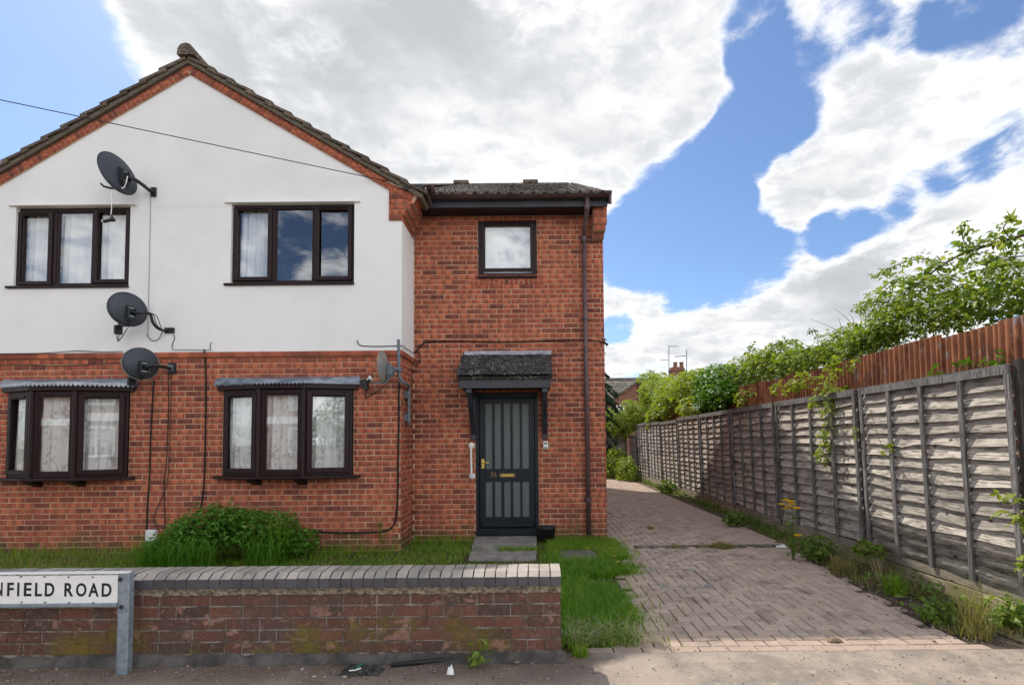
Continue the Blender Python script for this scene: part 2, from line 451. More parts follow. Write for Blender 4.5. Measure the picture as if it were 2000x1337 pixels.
def glass_mat():
    m = bpy.data.materials.new('window_glass')
    m.use_nodes = True
    nt = m.node_tree
    nt.nodes.clear()
    o = NN(nt, 'ShaderNodeOutputMaterial')
    mx = NN(nt, 'ShaderNodeMixShader')
    tr = NN(nt, 'ShaderNodeBsdfTransparent')
    tr.inputs[0].default_value = (0.97, 0.98, 0.975, 1)
    gl = NN(nt, 'ShaderNodeBsdfGlossy')
    gl.inputs['Roughness'].default_value = 0.0
    gl.inputs['Color'].default_value = (0.95, 0.97, 1.0, 1)
    ge = NN(nt, 'ShaderNodeNewGeometry')
    dt = NN(nt, 'ShaderNodeVectorMath', operation='DOT_PRODUCT')
    nt.links.new(ge.outputs['Normal'], dt.inputs[0])
    nt.links.new(ge.outputs['Incoming'], dt.inputs[1])
    graze = mth(nt, 'POWER', mth(nt, 'SUBTRACT', 1.0, mth(nt, 'ABSOLUTE', dt.outputs['Value'])), 5.0)
    # the two leaves of a sealed unit, each very slightly bowed
    bp = NN(nt, 'ShaderNodeBump')
    bp.inputs['Strength'].default_value = 0.012
    bp.inputs['Distance'].default_value = 0.02
    setin(nt, bp.inputs['Height'], noise(nt, 2.5, 1, 0.4, wpos(nt)))
    nt.links.new(bp.outputs[0], gl.inputs['Normal'])
    setin(nt, mx.inputs[0], mth(nt, 'ADD', mth(nt, 'MULTIPLY', graze, 0.77), 0.19, None, True))
    nt.links.new(tr.outputs[0], mx.inputs[1])
    nt.links.new(gl.outputs[0], mx.inputs[2])
    nt.links.new(mx.outputs[0], o.inputs[0])
    return m


M['glass'] = glass_mat()


def cloth_mat(name, alpha_lo, lace, tint=(0.90, 0.90, 0.89)):
    m = bpy.data.materials.new(name)
    m.use_nodes = True
    nt = m.node_tree
    nt.nodes.clear()
    o = NN(nt, 'ShaderNodeOutputMaterial')
    df = NN(nt, 'ShaderNodeBsdfDiffuse')
    tl = NN(nt, 'ShaderNodeBsdfTranslucent')
    tr = NN(nt, 'ShaderNodeBsdfTransparent')
    for s in (df, tl):
        s.inputs[0].default_value = (*tint, 1)
    m1 = NN(nt, 'ShaderNodeMixShader')
    m1.inputs[0].default_value = 0.12
    nt.links.new(df.outputs[0], m1.inputs[1])
    nt.links.new(tl.outputs[0], m1.inputs[2])
    m2 = NN(nt, 'ShaderNodeMixShader')
    p = wpos(nt)
    a = alpha_lo
    if lace:
        fl = noise(nt, 15, 3, 0.6, vmul(nt, p, (1, 1, 0.7)), 1.0)
        zone = smooth(nt, noise(nt, 5, 2, 0.5, vmul(nt, p, (1.6, 1, 0.6))), 0.42, 0.56)
        a = mth(nt, 'SUBTRACT', 0.93, mth(nt, 'MULTIPLY', mth(nt, 'MULTIPLY', smooth(nt, fl, 0.5, 0.57), zone), lace))
    setin(nt, m2.inputs[0], a)
    nt.links.new(tr.outputs[0], m2.inputs[1])
    nt.links.new(m1.outputs[0], m2.inputs[2])
    nt.links.new(m2.outputs[0], o.inputs[0])
    return m


M['net'] = cloth_mat('white_net_curtain', 0.92, 0)
M['lace'] = cloth_mat('white_lace_curtain', 0.9, 0.30)
M['blind'] = cloth_mat('white_blind', 1.0, 0, (0.80, 0.82, 0.82))


def leaf_mat(name, a, b2, trans=0.35, rough=0.5, third=None):
    m, nt, b = new_mat(name, rough, 0, 0.35)
    r = piece_random(nt)
    col = mixc(nt, r, a, b2)
    if third:
        col = mixc(nt, smooth(nt, mth(nt, 'FRACT', mth(nt, 'MULTIPLY', r, 13.7)), 0.78, 0.95), col, third)
    setin(nt, b.inputs['Base Color'], col)
    tl = NN(nt, 'ShaderNodeBsdfTranslucent')
    setin(nt, tl.inputs[0], mixc(nt, 1.0, col, (1.5, 1.45, 0.6), 'MULTIPLY'))
    mx = NN(nt, 'ShaderNodeMixShader')
    mx.inputs[0].default_value = trans
    nt.links.new(b.outputs[0], mx.inputs[1])
    nt.links.new(tl.outputs[0], mx.inputs[2])
    nt.links.new(mx.outputs[0], nt.nodes['Material Output'].inputs[0])
    return m


M['grass'] = leaf_mat('lawn_grass', (0.13, 0.285, 0.012), (0.24, 0.40, 0.028), 0.45, 0.55, (0.33, 0.31, 0.12))
M['deep_grass'] = leaf_mat('lush_grass', (0.060, 0.185, 0.010), (0.125, 0.275, 0.018), 0.3, 0.5)
M['dry_grass'] = leaf_mat('dry_grass', (0.30, 0.25, 0.11), (0.20, 0.20, 0.06), 0.3, 0.7, (0.12, 0.17, 0.03))
M['hay'] = leaf_mat('cut_dry_grass', (0.42, 0.38, 0.22), (0.32, 0.32, 0.17), 0.2, 0.8)
M['shrub'] = leaf_mat('dark_shrub_leaf', (0.040, 0.135, 0.012), (0.115, 0.25, 0.024), 0.25, 0.4)
M['bramble'] = leaf_mat('bramble_leaf', (0.075, 0.150, 0.020), (0.225, 0.31, 0.050), 0.42, 0.45, (0.32, 0.36, 0.07))
M['lime'] = leaf_mat('young_yellow_green_leaf', (0.15, 0.24, 0.03), (0.28, 0.34, 0.05), 0.4, 0.5)
M['conifer'] = leaf_mat('conifer_needle', (0.016, 0.045, 0.026), (0.035, 0.075, 0.040), 0.15, 0.6)
M['weed'] = leaf_mat('weed_leaf', (0.085, 0.165, 0.020), (0.17, 0.25, 0.040), 0.35, 0.5)
M['petal'] = leaf_mat('yellow_petal', (0.80, 0.55, 0.01), (0.85, 0.65, 0.02), 0.3, 0.6)


def ground_mat(name, a, b2, c, sc, specks=None, bump=0.5, edge=None):
    m, nt, b = new_mat(name, 0.95, 0, 0.15)
    p = wpos(nt)
    col = mixc(nt, smooth(nt, noise(nt, sc, 6, 0.62, p), 0.40, 0.62), a, b2)
    col = mixc(nt, smooth(nt, noise(nt, sc * 5, 5, 0.7, p), 0.5, 0.72, 0, 0.75), col, c)
    fine = noise(nt, 170, 3, 0.6, p)
    if specks:
        col = mixc(nt, smooth(nt, fine, 0.60, 0.68), col, specks)
    if edge:                                 # soil washed along the foot of the wall
        s = NN(nt, 'ShaderNodeSeparateXYZ')
        nt.links.new(p, s.inputs[0])
        y = mth(nt, 'ADD', s.outputs[1], mth(nt, 'MULTIPLY', mth(nt, 'SUBTRACT', noise(nt, 3, 5, 0.65, p), 0.5), 0.55))
        x = mth(nt, 'ADD', s.outputs[0], mth(nt, 'MULTIPLY', mth(nt, 'SUBTRACT', noise(nt, 2, 5, 0.65, p), 0.5), 0.8))
        f = mth(nt, 'MULTIPLY', smooth(nt, y, 2.85, 3.35), smooth(nt, x, 0.25, 0.55, 1, 0))
        col = mixc(nt, mth(nt, 'MULTIPLY', f, 0.85), col, edge)
    setin(nt, b.inputs['Base Color'], col)
    bumpit(nt, b, mth(nt, 'ADD', fine, mth(nt, 'MULTIPLY', noise(nt, 30, 5, 0.6, p), 1.5)), bump, 0.01)
    return m


M['pavement'] = ground_mat('worn_concrete_pavement', (0.34, 0.28, 0.235), (0.225, 0.19, 0.165), (0.42, 0.36, 0.295), 2.4, (0.52, 0.46, 0.39), 0.5, (0.165, 0.125, 0.10))
M['asphalt'] = ground_mat('asphalt', (0.085, 0.084, 0.083), (0.105, 0.103, 0.10), (0.13, 0.127, 0.122), 1.5)
M['earth'] = ground_mat('earth', (0.10, 0.085, 0.055), (0.07, 0.075, 0.03), (0.13, 0.11, 0.08), 1.2)
M['soil'] = ground_mat('lawn_soil', (0.055, 0.060, 0.020), (0.075, 0.075, 0.03), (0.10, 0.085, 0.05), 3.0)
M['joint'] = ground_mat('sandy_joint', (0.085, 0.066, 0.052), (0.12, 0.095, 0.075), (0.065, 0.052, 0.042), 4.0)
M['kerb'] = ground_mat('concrete_kerb', (0.33, 0.31, 0.28), (0.26, 0.24, 0.22), (0.38, 0.35, 0.31), 5.0)


def paver_mat():
    m, nt, b = new_mat('brown_block_paver', 0.9, 0, 0.2)
    p = wpos(nt)
    r = piece_random(nt)
    col = mixc(nt, r, (0.47, 0.365, 0.295), (0.36, 0.278, 0.226))
    s = NN(nt, 'ShaderNodeSeparateXYZ')
    nt.links.new(p, s.inputs[0])
    worn = noise(nt, 1.3, 5, 0.6, p)
    blot = noise(nt, 13, 5, 0.65, vmul(nt, p, (1, 1.0, 1)))
    col = mixc(nt, smooth(nt, mth(nt, 'ADD', blot, mth(nt, 'MULTIPLY', worn, 0.5)), 0.80, 0.92, 0, 0.75), col, (0.50, 0.42, 0.36))
    col = mixc(nt, smooth(nt, noise(nt, 4.0, 5, 0.6, p), 0.5, 0.7, 0, 0.65), col, (0.13, 0.105, 0.09))
    # the edge along the fence is cleaner and redder; sand has been trodden in by the pavement
    xs = mth(nt, 'ADD', s.outputs[0], mth(nt, 'MULTIPLY', mth(nt, 'SUBTRACT', worn, 0.5), 0.5))
    col = mixc(nt, smooth(nt, xs, 2.55, 3.0, 0, 0.75), col, mixc(nt, r, (0.47, 0.365, 0.302), (0.395, 0.302, 0.252)))
    ys = mth(nt, 'ADD', s.outputs[1], mth(nt, 'MULTIPLY', mth(nt, 'SUBTRACT', noise(nt, 5, 5, 0.65, p), 0.5), 0.7))
    col = mixc(nt, smooth(nt, ys, 3.55, 3.85, 0.75, 0.0), col, (0.36, 0.28, 0.225))
    setin(nt, b.inputs['Base Color'], col)
    bumpit(nt, b, mth(nt, 'ADD', noise(nt, 120, 4, 0.65, p), noise(nt, 25, 3, 0.6, p)), 0.4, 0.005)
    return m


M['paver'] = paver_mat()


def wood_mat(name, a, b2, dark, along=(1, 0.09, 1)):
    m, nt, b = new_mat(name, 0.85, 0, 0.2)
    r = piece_random(nt)
    g = NN(nt, 'ShaderNodeNewGeometry')
    off = NN(nt, 'ShaderNodeVectorMath', operation='ADD')
    nt.links.new(g.outputs['Position'], off.inputs[0])
    cb = NN(nt, 'ShaderNodeCombineXYZ')
    for i in range(3):
        setin(nt, cb.inputs[i], mth(nt, 'MULTIPLY', r, 9.0 + i * 3))
    nt.links.new(cb.outputs[0], off.inputs[1])
    p = off.outputs[0]
    grain = noise(nt, 70, 5, 0.65, vmul(nt, p, along), 0.6)
    col = mixc(nt, smooth(nt, r, 0, 1), a, b2)
    col = mixc(nt, smooth(nt, grain, 0.42, 0.64, 0, 0.85), col, dark)
    cloud = noise(nt, 3.0, 5, 0.6, vmul(nt, p, (1, 0.6, 1.5)))
    col = mixc(nt, smooth(nt, cloud, 0.50, 0.70, 0, 0.72), col, dark)
    vo = NN(nt, 'ShaderNodeTexVoronoi')
    vo.inputs['Scale'].default_value = 4.2
    nt.links.new(vmul(nt, p, (0.3, 1, 1.4)), vo.inputs['Vector'])
    col = mixc(nt, smooth(nt, vo.outputs['Distance'], 0.05, 0.13, 0.85, 0.0), col, (0.035, 0.022, 0.016))
    gz = NN(nt, 'ShaderNodeSeparateXYZ')
    nt.links.new(g.outputs['Position'], gz.inputs[0])
    ms = mth(nt, 'ADD', noise(nt, 2.2, 5, 0.6, g.outputs['Position']), smooth(nt, gz.outputs[2], 0.0, 0.5, 0.14, -0.06))
    col = mixc(nt, smooth(nt, ms, 0.58, 0.75, 0, 0.5), col, (0.10, 0.105, 0.035))
    setin(nt, b.inputs['Base Color'], col)
    bumpit(nt, b, grain, 0.5, 0.006)
    return m


M['board'] = wood_mat('weathered_fence_board', (0.63, 0.58, 0.51), (0.41, 0.375, 0.335), (0.115, 0.102, 0.090))
M['batten'] = wood_mat('grey_fence_batten', (0.27, 0.26, 0.255), (0.19, 0.185, 0.185), (0.06, 0.055, 0.05), (1, 1, 0.07))
M['post'] = wood_mat('dark_fence_post', (0.075, 0.065, 0.055), (0.055, 0.05, 0.045), (0.025, 0.022, 0.02), (1, 1, 0.07))
M['gravel_board'] = wood_mat('fence_gravel_board', (0.40, 0.36, 0.30), (0.34, 0.30, 0.25), (0.19, 0.165, 0.12))
M['old_wall'] = simple('mossy_concrete_base', (0.36, 0.305, 0.23), (0.22, 0.20, 0.11), 3, 0.95, 0, 0.1, 0.5, 40)


def rust_mat():
    m, nt, b = new_mat('rusty_corrugated_iron', 0.85, 0.0, 0.25)
    p = wpos(nt)
    col = mixc(nt, smooth(nt, noise(nt, 2.6, 6, 0.65, vmul(nt, p, (1, 1.4, 0.5))), 0.4, 0.62), (0.33, 0.135, 0.068), (0.155, 0.060, 0.034))
    col = mixc(nt, smooth(nt, noise(nt, 22, 5, 0.65, vmul(nt, p, (1, 1, 0.3))), 0.52, 0.72, 0, 0.7), col, (0.48, 0.22, 0.11))
    bare = smooth(nt, noise(nt, 7, 4, 0.6, vmul(nt, p, (1, 1.5, 0.55))), 0.58, 0.63)
    s = NN(nt, 'ShaderNodeSeparateXYZ')
    nt.links.new(p, s.inputs[0])
    bare = mth(nt, 'MULTIPLY', bare, smooth(nt, s.outputs[1], 5.5, 7.5, 0.9, 0.25))
    col = mixc(nt, bare, col, (0.24, 0.25, 0.28))
    setin(nt, b.inputs['Base Color'], col)
    bumpit(nt, b, noise(nt, 60, 5, 0.65, p), 0.4, 0.004)
    return m


M['rust'] = rust_mat()


# ------------------------------------------------------------------ building blocks
def wm(o):                                  # world matrix without waiting for the depsgraph
    m = o.matrix_basis
    if o.parent is not None:
        m = wm(o.parent) @ o.matrix_parent_inverse @ m
    return m


def adopt(o, p):
    if p is not None:
        o.parent = p
        o.matrix_parent_inverse = wm(p).inverted()
    return o


def thing(name, label, cat, loc=(0, 0, 0), group=None):
    o = bpy.data.objects.new(name, None)
    o.location = loc
    o.empty_display_size = 0.2
    COL.objects.link(o)
    o['label'], o['category'] = label, cat
    if group:
        o['group'] = group
    return o


def part(name, parent, loc=None):           # an Empty that gathers the pieces of one part
    o = bpy.data.objects.new(name, None)
    o.empty_display_size = 0.1
    if loc is not None:
        o.location = loc
    COL.objects.link(o)
    return adopt(o, parent)


def tag(o, label, cat, group=None):
    o['label'], o['category'] = label, cat
    if group:
        o['group'] = group
    return o


def link(name, me, parent=None, mat=None, kind=None):
    o = bpy.data.objects.new(name, me)
    COL.objects.link(o)
    if mat is not None and not me.materials:
        me.materials.append(mat)
    adopt(o, parent)
    if kind:
        o['kind'] = kind
    return o


class MB:
    """Collects shapes, in world space unless T is set, and links them as one mesh object."""

    def __init__(s, T=None):
        s.v, s.f, s.T = [], [], T

    def add(s, vs, fs):
        n = len(s.v)
        for p in vs:
            p = Vector(p)
            s.v.append(s.T @ p if s.T is not None else p)
        s.f += [tuple(i + n for i in f) for f in fs]
        return s

    def box(s, x0, x1, y0, y1, z0, z1):
        return s.add([(x0, y0, z0), (x1, y0, z0), (x1, y1, z0), (x0, y1, z0), (x0, y0, z1), (x1, y0, z1), (x1, y1, z1), (x0, y1, z1)],
                     [(0, 3, 2, 1), (4, 5, 6, 7), (0, 1, 5, 4), (1, 2, 6, 5), (2, 3, 7, 6), (3, 0, 4, 7)])

    def cbox(s, c, size, rot=None):
        h = Vector(size) * 0.5
        m = rot if rot is not None else Matrix.Identity(3)
        vs = [Vector(c) + m @ Vector((sx * h.x, sy * h.y, sz * h.z)) for sz in (-1, 1) for sx, sy in ((-1, -1), (1, -1), (1, 1), (-1, 1))]
        return s.add(vs, [(0, 3, 2, 1), (4, 5, 6, 7), (0, 1, 5, 4), (1, 2, 6, 5), (2, 3, 7, 6), (3, 0, 4, 7)])

    def quad(s, a, b, c, d):
        return s.add([a, b, c, d], [(0, 1, 2, 3)])

    def ring(s, x0, x1, z0, z1, w, y0, y1):  # a rectangular frame with mitred-looking butt joints
        s.box(x0, x0 + w, y0, y1, z0, z1)
        s.box(x1 - w, x1, y0, y1, z0, z1)
        s.box(x0 + w, x1 - w, y0, y1, z1 - w, z1)
        s.box(x0 + w, x1 - w, y0, y1, z0, z0 + w)
        return s

    def prism(s, poly, axis, a, b):         # polygon (2D) swept from a to b along axis 'x', 'y' or 'z'
        def P(u, v, t):
            return {'x': (t, u, v), 'y': (u, t, v), 'z': (u, v, t)}[axis]
        n = len(poly)
        vs = [P(u, v, a) for u, v in poly] + [P(u, v, b) for u, v in poly]
        fs = [tuple(range(n)), tuple(range(2 * n - 1, n - 1, -1))]
        fs += [(i, i + n, (i + 1) % n + n, (i + 1) % n) for i in range(n)]
        return s.add(vs, fs)

    def tube(s, pts, r, n=6, cap=True):
        pts = [Vector(p) for p in pts]
        rs = r if isinstance(r, (list, tuple)) else [r] * len(pts)
        vs, fs, prev = [], [], None
        for i, p in enumerate(pts):
            t = (pts[min(i + 1, len(pts) - 1)] - pts[max(i - 1, 0)])
            t = t.normalized() if t.length > 1e-9 else Vector((0, 0, 1))
            if prev is None:
                u = t.orthogonal().normalized()
            else:
                u = prev - t * prev.dot(t)
                u = u.normalized() if u.length > 1e-6 else t.orthogonal().normalized()
            prev = u
            w = t.cross(u)
            for k in range(n):
                a = 2 * math.pi * k / n
                vs.append(p + (u * math.cos(a) + w * math.sin(a)) * rs[i])
        for i in range(len(pts) - 1):
            for k in range(n):
                a, b2 = i * n + k, i * n + (k + 1) % n
                fs.append((a, b2, b2 + n, a + n))
        if cap:
            fs.append(tuple(range(n - 1, -1, -1)))
            fs.append(tuple(range((len(pts) - 1) * n, len(pts) * n)))
        return s.add(vs, fs)

    def lathe(s, c, prof, n=20, axis=None):  # prof: (radius, height) pairs round the axis through c
        m = (axis or Vector((0, 0, 1))).to_track_quat('Z', 'Y').to_matrix()
        vs, fs = [], []
        for r, h in prof:
            for k in range(n):
                a = 2 * math.pi * k / n
                vs.append(Vector(c) + m @ Vector((r * math.cos(a), r * math.sin(a), h)))
        for i in range(len(prof) - 1):
            for k in range(n):
                a, b2 = i * n + k, i * n + (k + 1) % n
                fs.append((a, b2, b2 + n, a + n))
        fs.append(tuple(range(n - 1, -1, -1)))
        fs.append(tuple(range((len(prof) - 1) * n, len(prof) * n)))
        return s.add(vs, fs)

    def mesh(s, name, smooth_=False):
        me = bpy.data.meshes.new(name)
        me.from_pydata([tuple(v) for v in s.v], [], s.f)
        if smooth_:
            me.polygons.foreach_set('use_smooth', [True] * len(me.polygons))
        me.validate()
        return me

    def build(s, name, mat, parent=None, smooth_=False, kind=None, bevel=0.0):
        o = link(name, s.mesh(name, smooth_), parent, mat, kind)
        if bevel:
            md = o.modifiers.new('edge', 'BEVEL')
            md.width, md.segments, md.limit_method = bevel, 1, 'ANGLE'
        return o


def spline(pts, n=6):                       # Catmull-Rom through the points
    pts = [Vector(p) for p in pts]
    if len(pts) < 3:
        return pts
    out = []
    q = [pts[0] * 2 - pts[1]] + pts + [pts[-1] * 2 - pts[-2]]
    for i in range(1, len(q) - 2):
        a, b2, c, d = q[i - 1:i + 3]
        for k in range(n):
            t = k / n
            out.append(0.5 * ((2 * b2) + (c - a) * t + (2 * a - 5 * b2 + 4 * c - d) * t * t + (3 * b2 - a - 3 * c + d) * t ** 3))
    out.append(pts[-1])
    return out


# -------- many alike pieces: the largest in view as objects, the rest joined
def shape(vs, fs, uv=None):
    return {'v': np.array(vs, dtype=np.float64), 'f': fs, 'uv': uv, 'me': {}}


def shape_mesh(sh, name, mat):
    key = mat.name
    if key not in sh['me']:
        me = bpy.data.meshes.new(name)
        me.from_pydata(sh['v'].tolist(), [], sh['f'])
        if sh['uv'] is not None:
            l = me.uv_layers.new(name='UVMap')
            l.data.foreach_set('uv', np.array([sh['uv'][i] for f in sh['f'] for i in f], dtype=np.float32).ravel())
        me.materials.append(mat)
        sh['me'][key] = me
    return sh['me'][key]


def joined(name, items, mat, parent=None, kind='stuff'):
    """items: (shape, 4x4 numpy array). One mesh."""
    V, loops, starts, totals, UV = [], [], [], [], []
    nv = nl = 0
    hasuv = any(sh['uv'] is not None for sh, _ in items)
    by = {}
    for sh, m in items:
        by.setdefault(id(sh), (sh, []))[1].append(m)
    for sh, ms in by.values():
        A = np.array(ms)
        vs = np.einsum('nij,vj->nvi', A[:, :3, :3], sh['v']) + A[:, None, :3, 3]
        k, n = len(ms), len(sh['v'])
        V.append(vs.reshape(-1, 3))
        fl = np.array([i for f in sh['f'] for i in f])
        tot = np.array([len(f) for f in sh['f']])
        st = np.concatenate([[0], np.cumsum(tot)[:-1]])
        loops.append((fl[None, :] + (nv + np.arange(k) * n)[:, None]).ravel())
        starts.append((st[None, :] + (nl + np.arange(k) * len(fl))[:, None]).ravel())
        totals.append(np.tile(tot, k))
        if hasuv:
            u = np.array([sh['uv'][i] for i in fl]) if sh['uv'] is not None else np.zeros((len(fl), 2))
            UV.append(np.tile(u, (k, 1)))
        nv += k * n
        nl += k * len(fl)
    me = bpy.data.meshes.new(name)
    V = np.concatenate(V)
    me.vertices.add(len(V))
    me.vertices.foreach_set('co', V.astype(np.float32).ravel())
    loops = np.concatenate(loops).astype(np.int32)
    me.loops.add(len(loops))
    me.loops.foreach_set('vertex_index', loops)
    st, tt = np.concatenate(starts).astype(np.int32), np.concatenate(totals).astype(np.int32)
    me.polygons.add(len(st))
    me.polygons.foreach_set('loop_start', st)
    me.polygons.foreach_set('loop_total', tt)
    if hasuv:
        l = me.uv_layers.new(name='UVMap')
        l.data.foreach_set('uv', np.concatenate(UV).astype(np.float32).ravel())
    me.update(calc_edges=True)
    me.validate()
    return link(name, me, parent, mat, kind)


def pieces(name, rest, items, mat, parent, limit=300, hide=None):
    """items: (shape, matrix, parent or None). The `limit` that show largest become objects of their own."""
    rank = []
    for i, (sh, m, pa) in enumerate(items):
        p = proj((m[0][3], m[1][3], m[2][3]))
        vis = p is not None and -10 < p[0] < 2010 and -10 < p[1] < 1347 and not (hide and hide(m))
        rank.append(((0 if vis else 1), p[2] if p else 1e9, i))
    rank.sort()
    single = set(i for q, w, i in rank[:limit] if q == 0)
    left = {}
    for i, (sh, m, pa) in enumerate(items):
        pa = pa or parent
        if i in single:
            o = bpy.data.objects.new(name, shape_mesh(sh, name, mat))
            o.matrix_basis = Matrix([list(r) for r in m])
            COL.objects.link(o)
            adopt(o, pa)
        else:
            left.setdefault(pa.name if pa else '', []).append((sh, m))
    for pn, its in left.items():
        joined(rest, its, mat, bpy.data.objects.get(pn) if pn else None)


def mat4(o, ux, uy, uz):
    return np.array([[ux[0], uy[0], uz[0], o[0]], [ux[1], uy[1], uz[1], o[1]], [ux[2], uy[2], uz[2], o[2]], [0, 0, 0, 1.0]])


def brick_shape(c=0.06, d=0.5):
    """Unit block centred on the origin, front face at y = -0.5 with softened arrises; scaled per brick."""
    cx, cz, cy = 0.012, 0.035, 0.10
    v = [(-.5, -.5 + cy, -.5), (.5, -.5 + cy, -.5), (.5, -.5 + cy, .5), (-.5, -.5 + cy, .5),
         (-.5 + cx, -.5, -.5 + cz), (.5 - cx, -.5, -.5 + cz), (.5 - cx, -.5, .5 - cz), (-.5 + cx, -.5, .5 - cz),
         (-.5, .5, -.5), (.5, .5, -.5), (.5, .5, .5), (-.5, .5, .5)]
    f = [(4, 5, 6, 7), (0, 1, 5, 4), (1, 2, 6, 5), (2, 3, 7, 6), (3, 0, 4, 7), (0, 8, 9, 1), (1, 9, 10, 2), (2, 10, 11, 3), (3, 11, 8, 0)]
    uv = [(p[0] + .5, p[2] + .5) for p in v]
    return shape(v, f, uv)


BRICK = brick_shape()


def brick_at(c, u, nrm, L, H, D, jit=1.0):
    """matrix of a brick whose front face centre is c, length along u, facing nrm"""
    u, nrm = Vector(u).normalized(), Vector(nrm).normalized()
    w = nrm.cross(u) * -1.0
    w = u.cross(-nrm)
    a = random.uniform(-.006, .006) * jit
    u2 = (u + w * a).normalized()
    w2 = (w - u * a).normalized()
    out = random.uniform(-.0022, .0022) * jit
    o = Vector(c) - nrm * (D * 0.5 - out)
    return mat4(o, u2 * L, -nrm * D, w2 * H)


def courses(P0, u, nrm, length, z0, z1, holes=(), D=0.03, course=0.075, brick_h=0.064, stretch=0.225, joint=0.011, keep=None, jit=1.0, phase=0.0, header=0.0):
    """Stretcher bond over a rectangle: P0 = corner at z = 0, holes = (s0, s1, z0, z1) along the wall."""
    out = []
    P0, u = Vector(P0), Vector(u)
    k = int(math.floor(z0 / course + 1e-6))
    while True:
        zc0 = k * course + (course - brick_h) * 0.5
        zc1 = zc0 + brick_h
        if zc0 > z1 - 0.02:
            break
        a, b2 = max(zc0, z0), min(zc1, z1)
        if b2 - a > 0.02:
            spans = [(0.0, length)]
            for h in holes:
                if h[2] < (a + b2) / 2 < h[3]:
                    ns = []
                    for s0, s1 in spans:
                        if h[1] <= s0 or h[0] >= s1:
                            ns.append((s0, s1))
                        else:
                            if h[0] - s0 > 0.03:
                                ns.append((s0, h[0] - joint * .5))
                            if s1 - h[1] > 0.03:
                                ns.append((h[1] + joint * .5, s1))
                    spans = ns
            # joint positions run through the whole course
            cuts, s = [], -stretch + (0.5 * stretch if k % 2 else 0.0) + phase
            while s < length + stretch:
                cuts.append(s)
                if header and random.random() < header:
                    s += stretch * 0.5
                else:
                    s += stretch
            for s0, s1 in spans:
                for i in range(len(cuts) - 1):
                    c0, c1 = cuts[i] + joint / 2, cuts[i + 1] - joint / 2
                    q0, q1 = max(c0, s0), min(c1, s1)
                    if q1 - q0 < 0.022:
                        continue
                    c = P0 + u * ((q0 + q1) / 2) + Vector((0, 0, (a + b2) / 2))
                    if keep and not keep(c):
                        continue
                    out.append((BRICK, brick_at(c, u, nrm, q1 - q0, b2 - a, D, jit)))
        k += 1
    return out


def wall_sheet(mb, P0, u, nrm, length, z0, z1, holes=(), deep=0.12, back=0.0):
    """Front sheet of a wall with rectangular openings and their reveals."""
    P0, u, nrm = Vector(P0), Vector(u), Vector(nrm)
    P0 = P0 - nrm * back
    xs = sorted({0.0, length, *[min(max(h[i], 0), length) for h in holes for i in (0, 1)]})
    zs = sorted({z0, z1, *[min(max(h[i], z0), z1) for h in holes for i in (2, 3)]})
    Z = Vector((0, 0, 1))
    for i in range(len(xs) - 1):
        for j in range(len(zs) - 1):
            xm, zm = (xs[i] + xs[i + 1]) / 2, (zs[j] + zs[j + 1]) / 2
            if any(h[0] < xm < h[1] and h[2] < zm < h[3] for h in holes):
                continue
            a = P0 + u * xs[i] + Z * zs[j]
            b2 = P0 + u * xs[i + 1] + Z * zs[j]
            mb.quad(a, b2, b2 + Z * (zs[j + 1] - zs[j]), a + Z * (zs[j + 1] - zs[j]))
    for h in holes:
        a, b2 = P0 + u * h[0], P0 + u * h[1]
        d = -nrm * deep
        for p, q in ((a + Z * h[2], a + Z * h[3]), (b2 + Z * h[3], b2 + Z * h[2]), (a + Z * h[3], b2 + Z * h[3]), (b2 + Z * h[2], a + Z * h[2])):
            mb.quad(p, q, q + d, p + d)


def cable(name, pts, r, mat, label, group=None, n=5):
    o = MB().tube(spline(pts, 5), r, n).build(name, mat, None, True)
    return tag(o, label, 'cable', group)


# ================================================================== ground
def sheet(name, x0, x1, y0, y1, z, mat, thick=0.0):
    mb = MB()
    if thick:
        mb.box(x0, x1, y0, y1, z - thick, z)
    else:
        mb.quad((x0, y0, z), (x1, y0, z), (x1, y1, z), (x0, y1, z))
    return mb.build(name, mat, None, kind='structure')


sheet('ground', -400, 400, -400, 400, -0.16, M['earth'])
sheet('road', -60, 60, -7.0, -1.3, -0.13, M['asphalt'])
sheet('pavement', -60, 60, -1.15, 3.50, 0.0, M['pavement'], 0.155)
sheet('kerb', -60, 60, -1.30, -1.15, -0.005, M['kerb'], 0.15)
sheet('far_pavement', -60, 60, -9.0, -7.0, 0.0, M['pavement'], 0.155)
sheet('lawn_soil', -9.5, 0.92, 3.50, 7.56, -0.012, M['soil'], 0.14)
drive = sheet('driveway', 0.92, 3.42, 3.50, 19.5, -0.020, M['joint'], 0.14)
sheet('fence_border', 3.42, 4.6, 3.50, 24.0, 0.0, M['earth'], 0.155)
sheet('back_yard', -9.5, 3.42, 19.5, 60.0, -0.02, M['earth'], 0.13)
sheet('garden_ground', 4.6, 30, 3.5, 60.0, 0.0, M['earth'], 0.155)

# ================================================================== house
YG, YE = 6.83, 7.50
XC = -1.847                                  # corner of the projecting gable
XR = 1.035                                   # right flank of the house
XL = -7.76
ZB0, ZB1 = 2.628, 2.705                      # brick band under the render
GX, GZ, TP = -4.805, 6.615, 0.60             # inner apex of the render and roof slope
EZ, RZ, RY, BY = 4.98, 8.30, 13.2, 17.05     # main roof: eaves, ridge, ridge depth, back
house = thing('house', 'two storey house with white rendered gable over red brick and a dark front door', 'house', ((XL + XR) / 2, YG, 0))
BR = []                                      # every brick of the house: (shape, matrix, parent)


def rect(px0, px1, py0, py1, Y):
    a, b2 = at(px0, (py0 + py1) / 2, Y), at(px1, (py0 + py1) / 2, Y)
    c, d = at((px0 + px1) / 2, py0, Y), at((px0 + px1) / 2, py1, Y)
    return a.x, b2.x, d.z, c.z


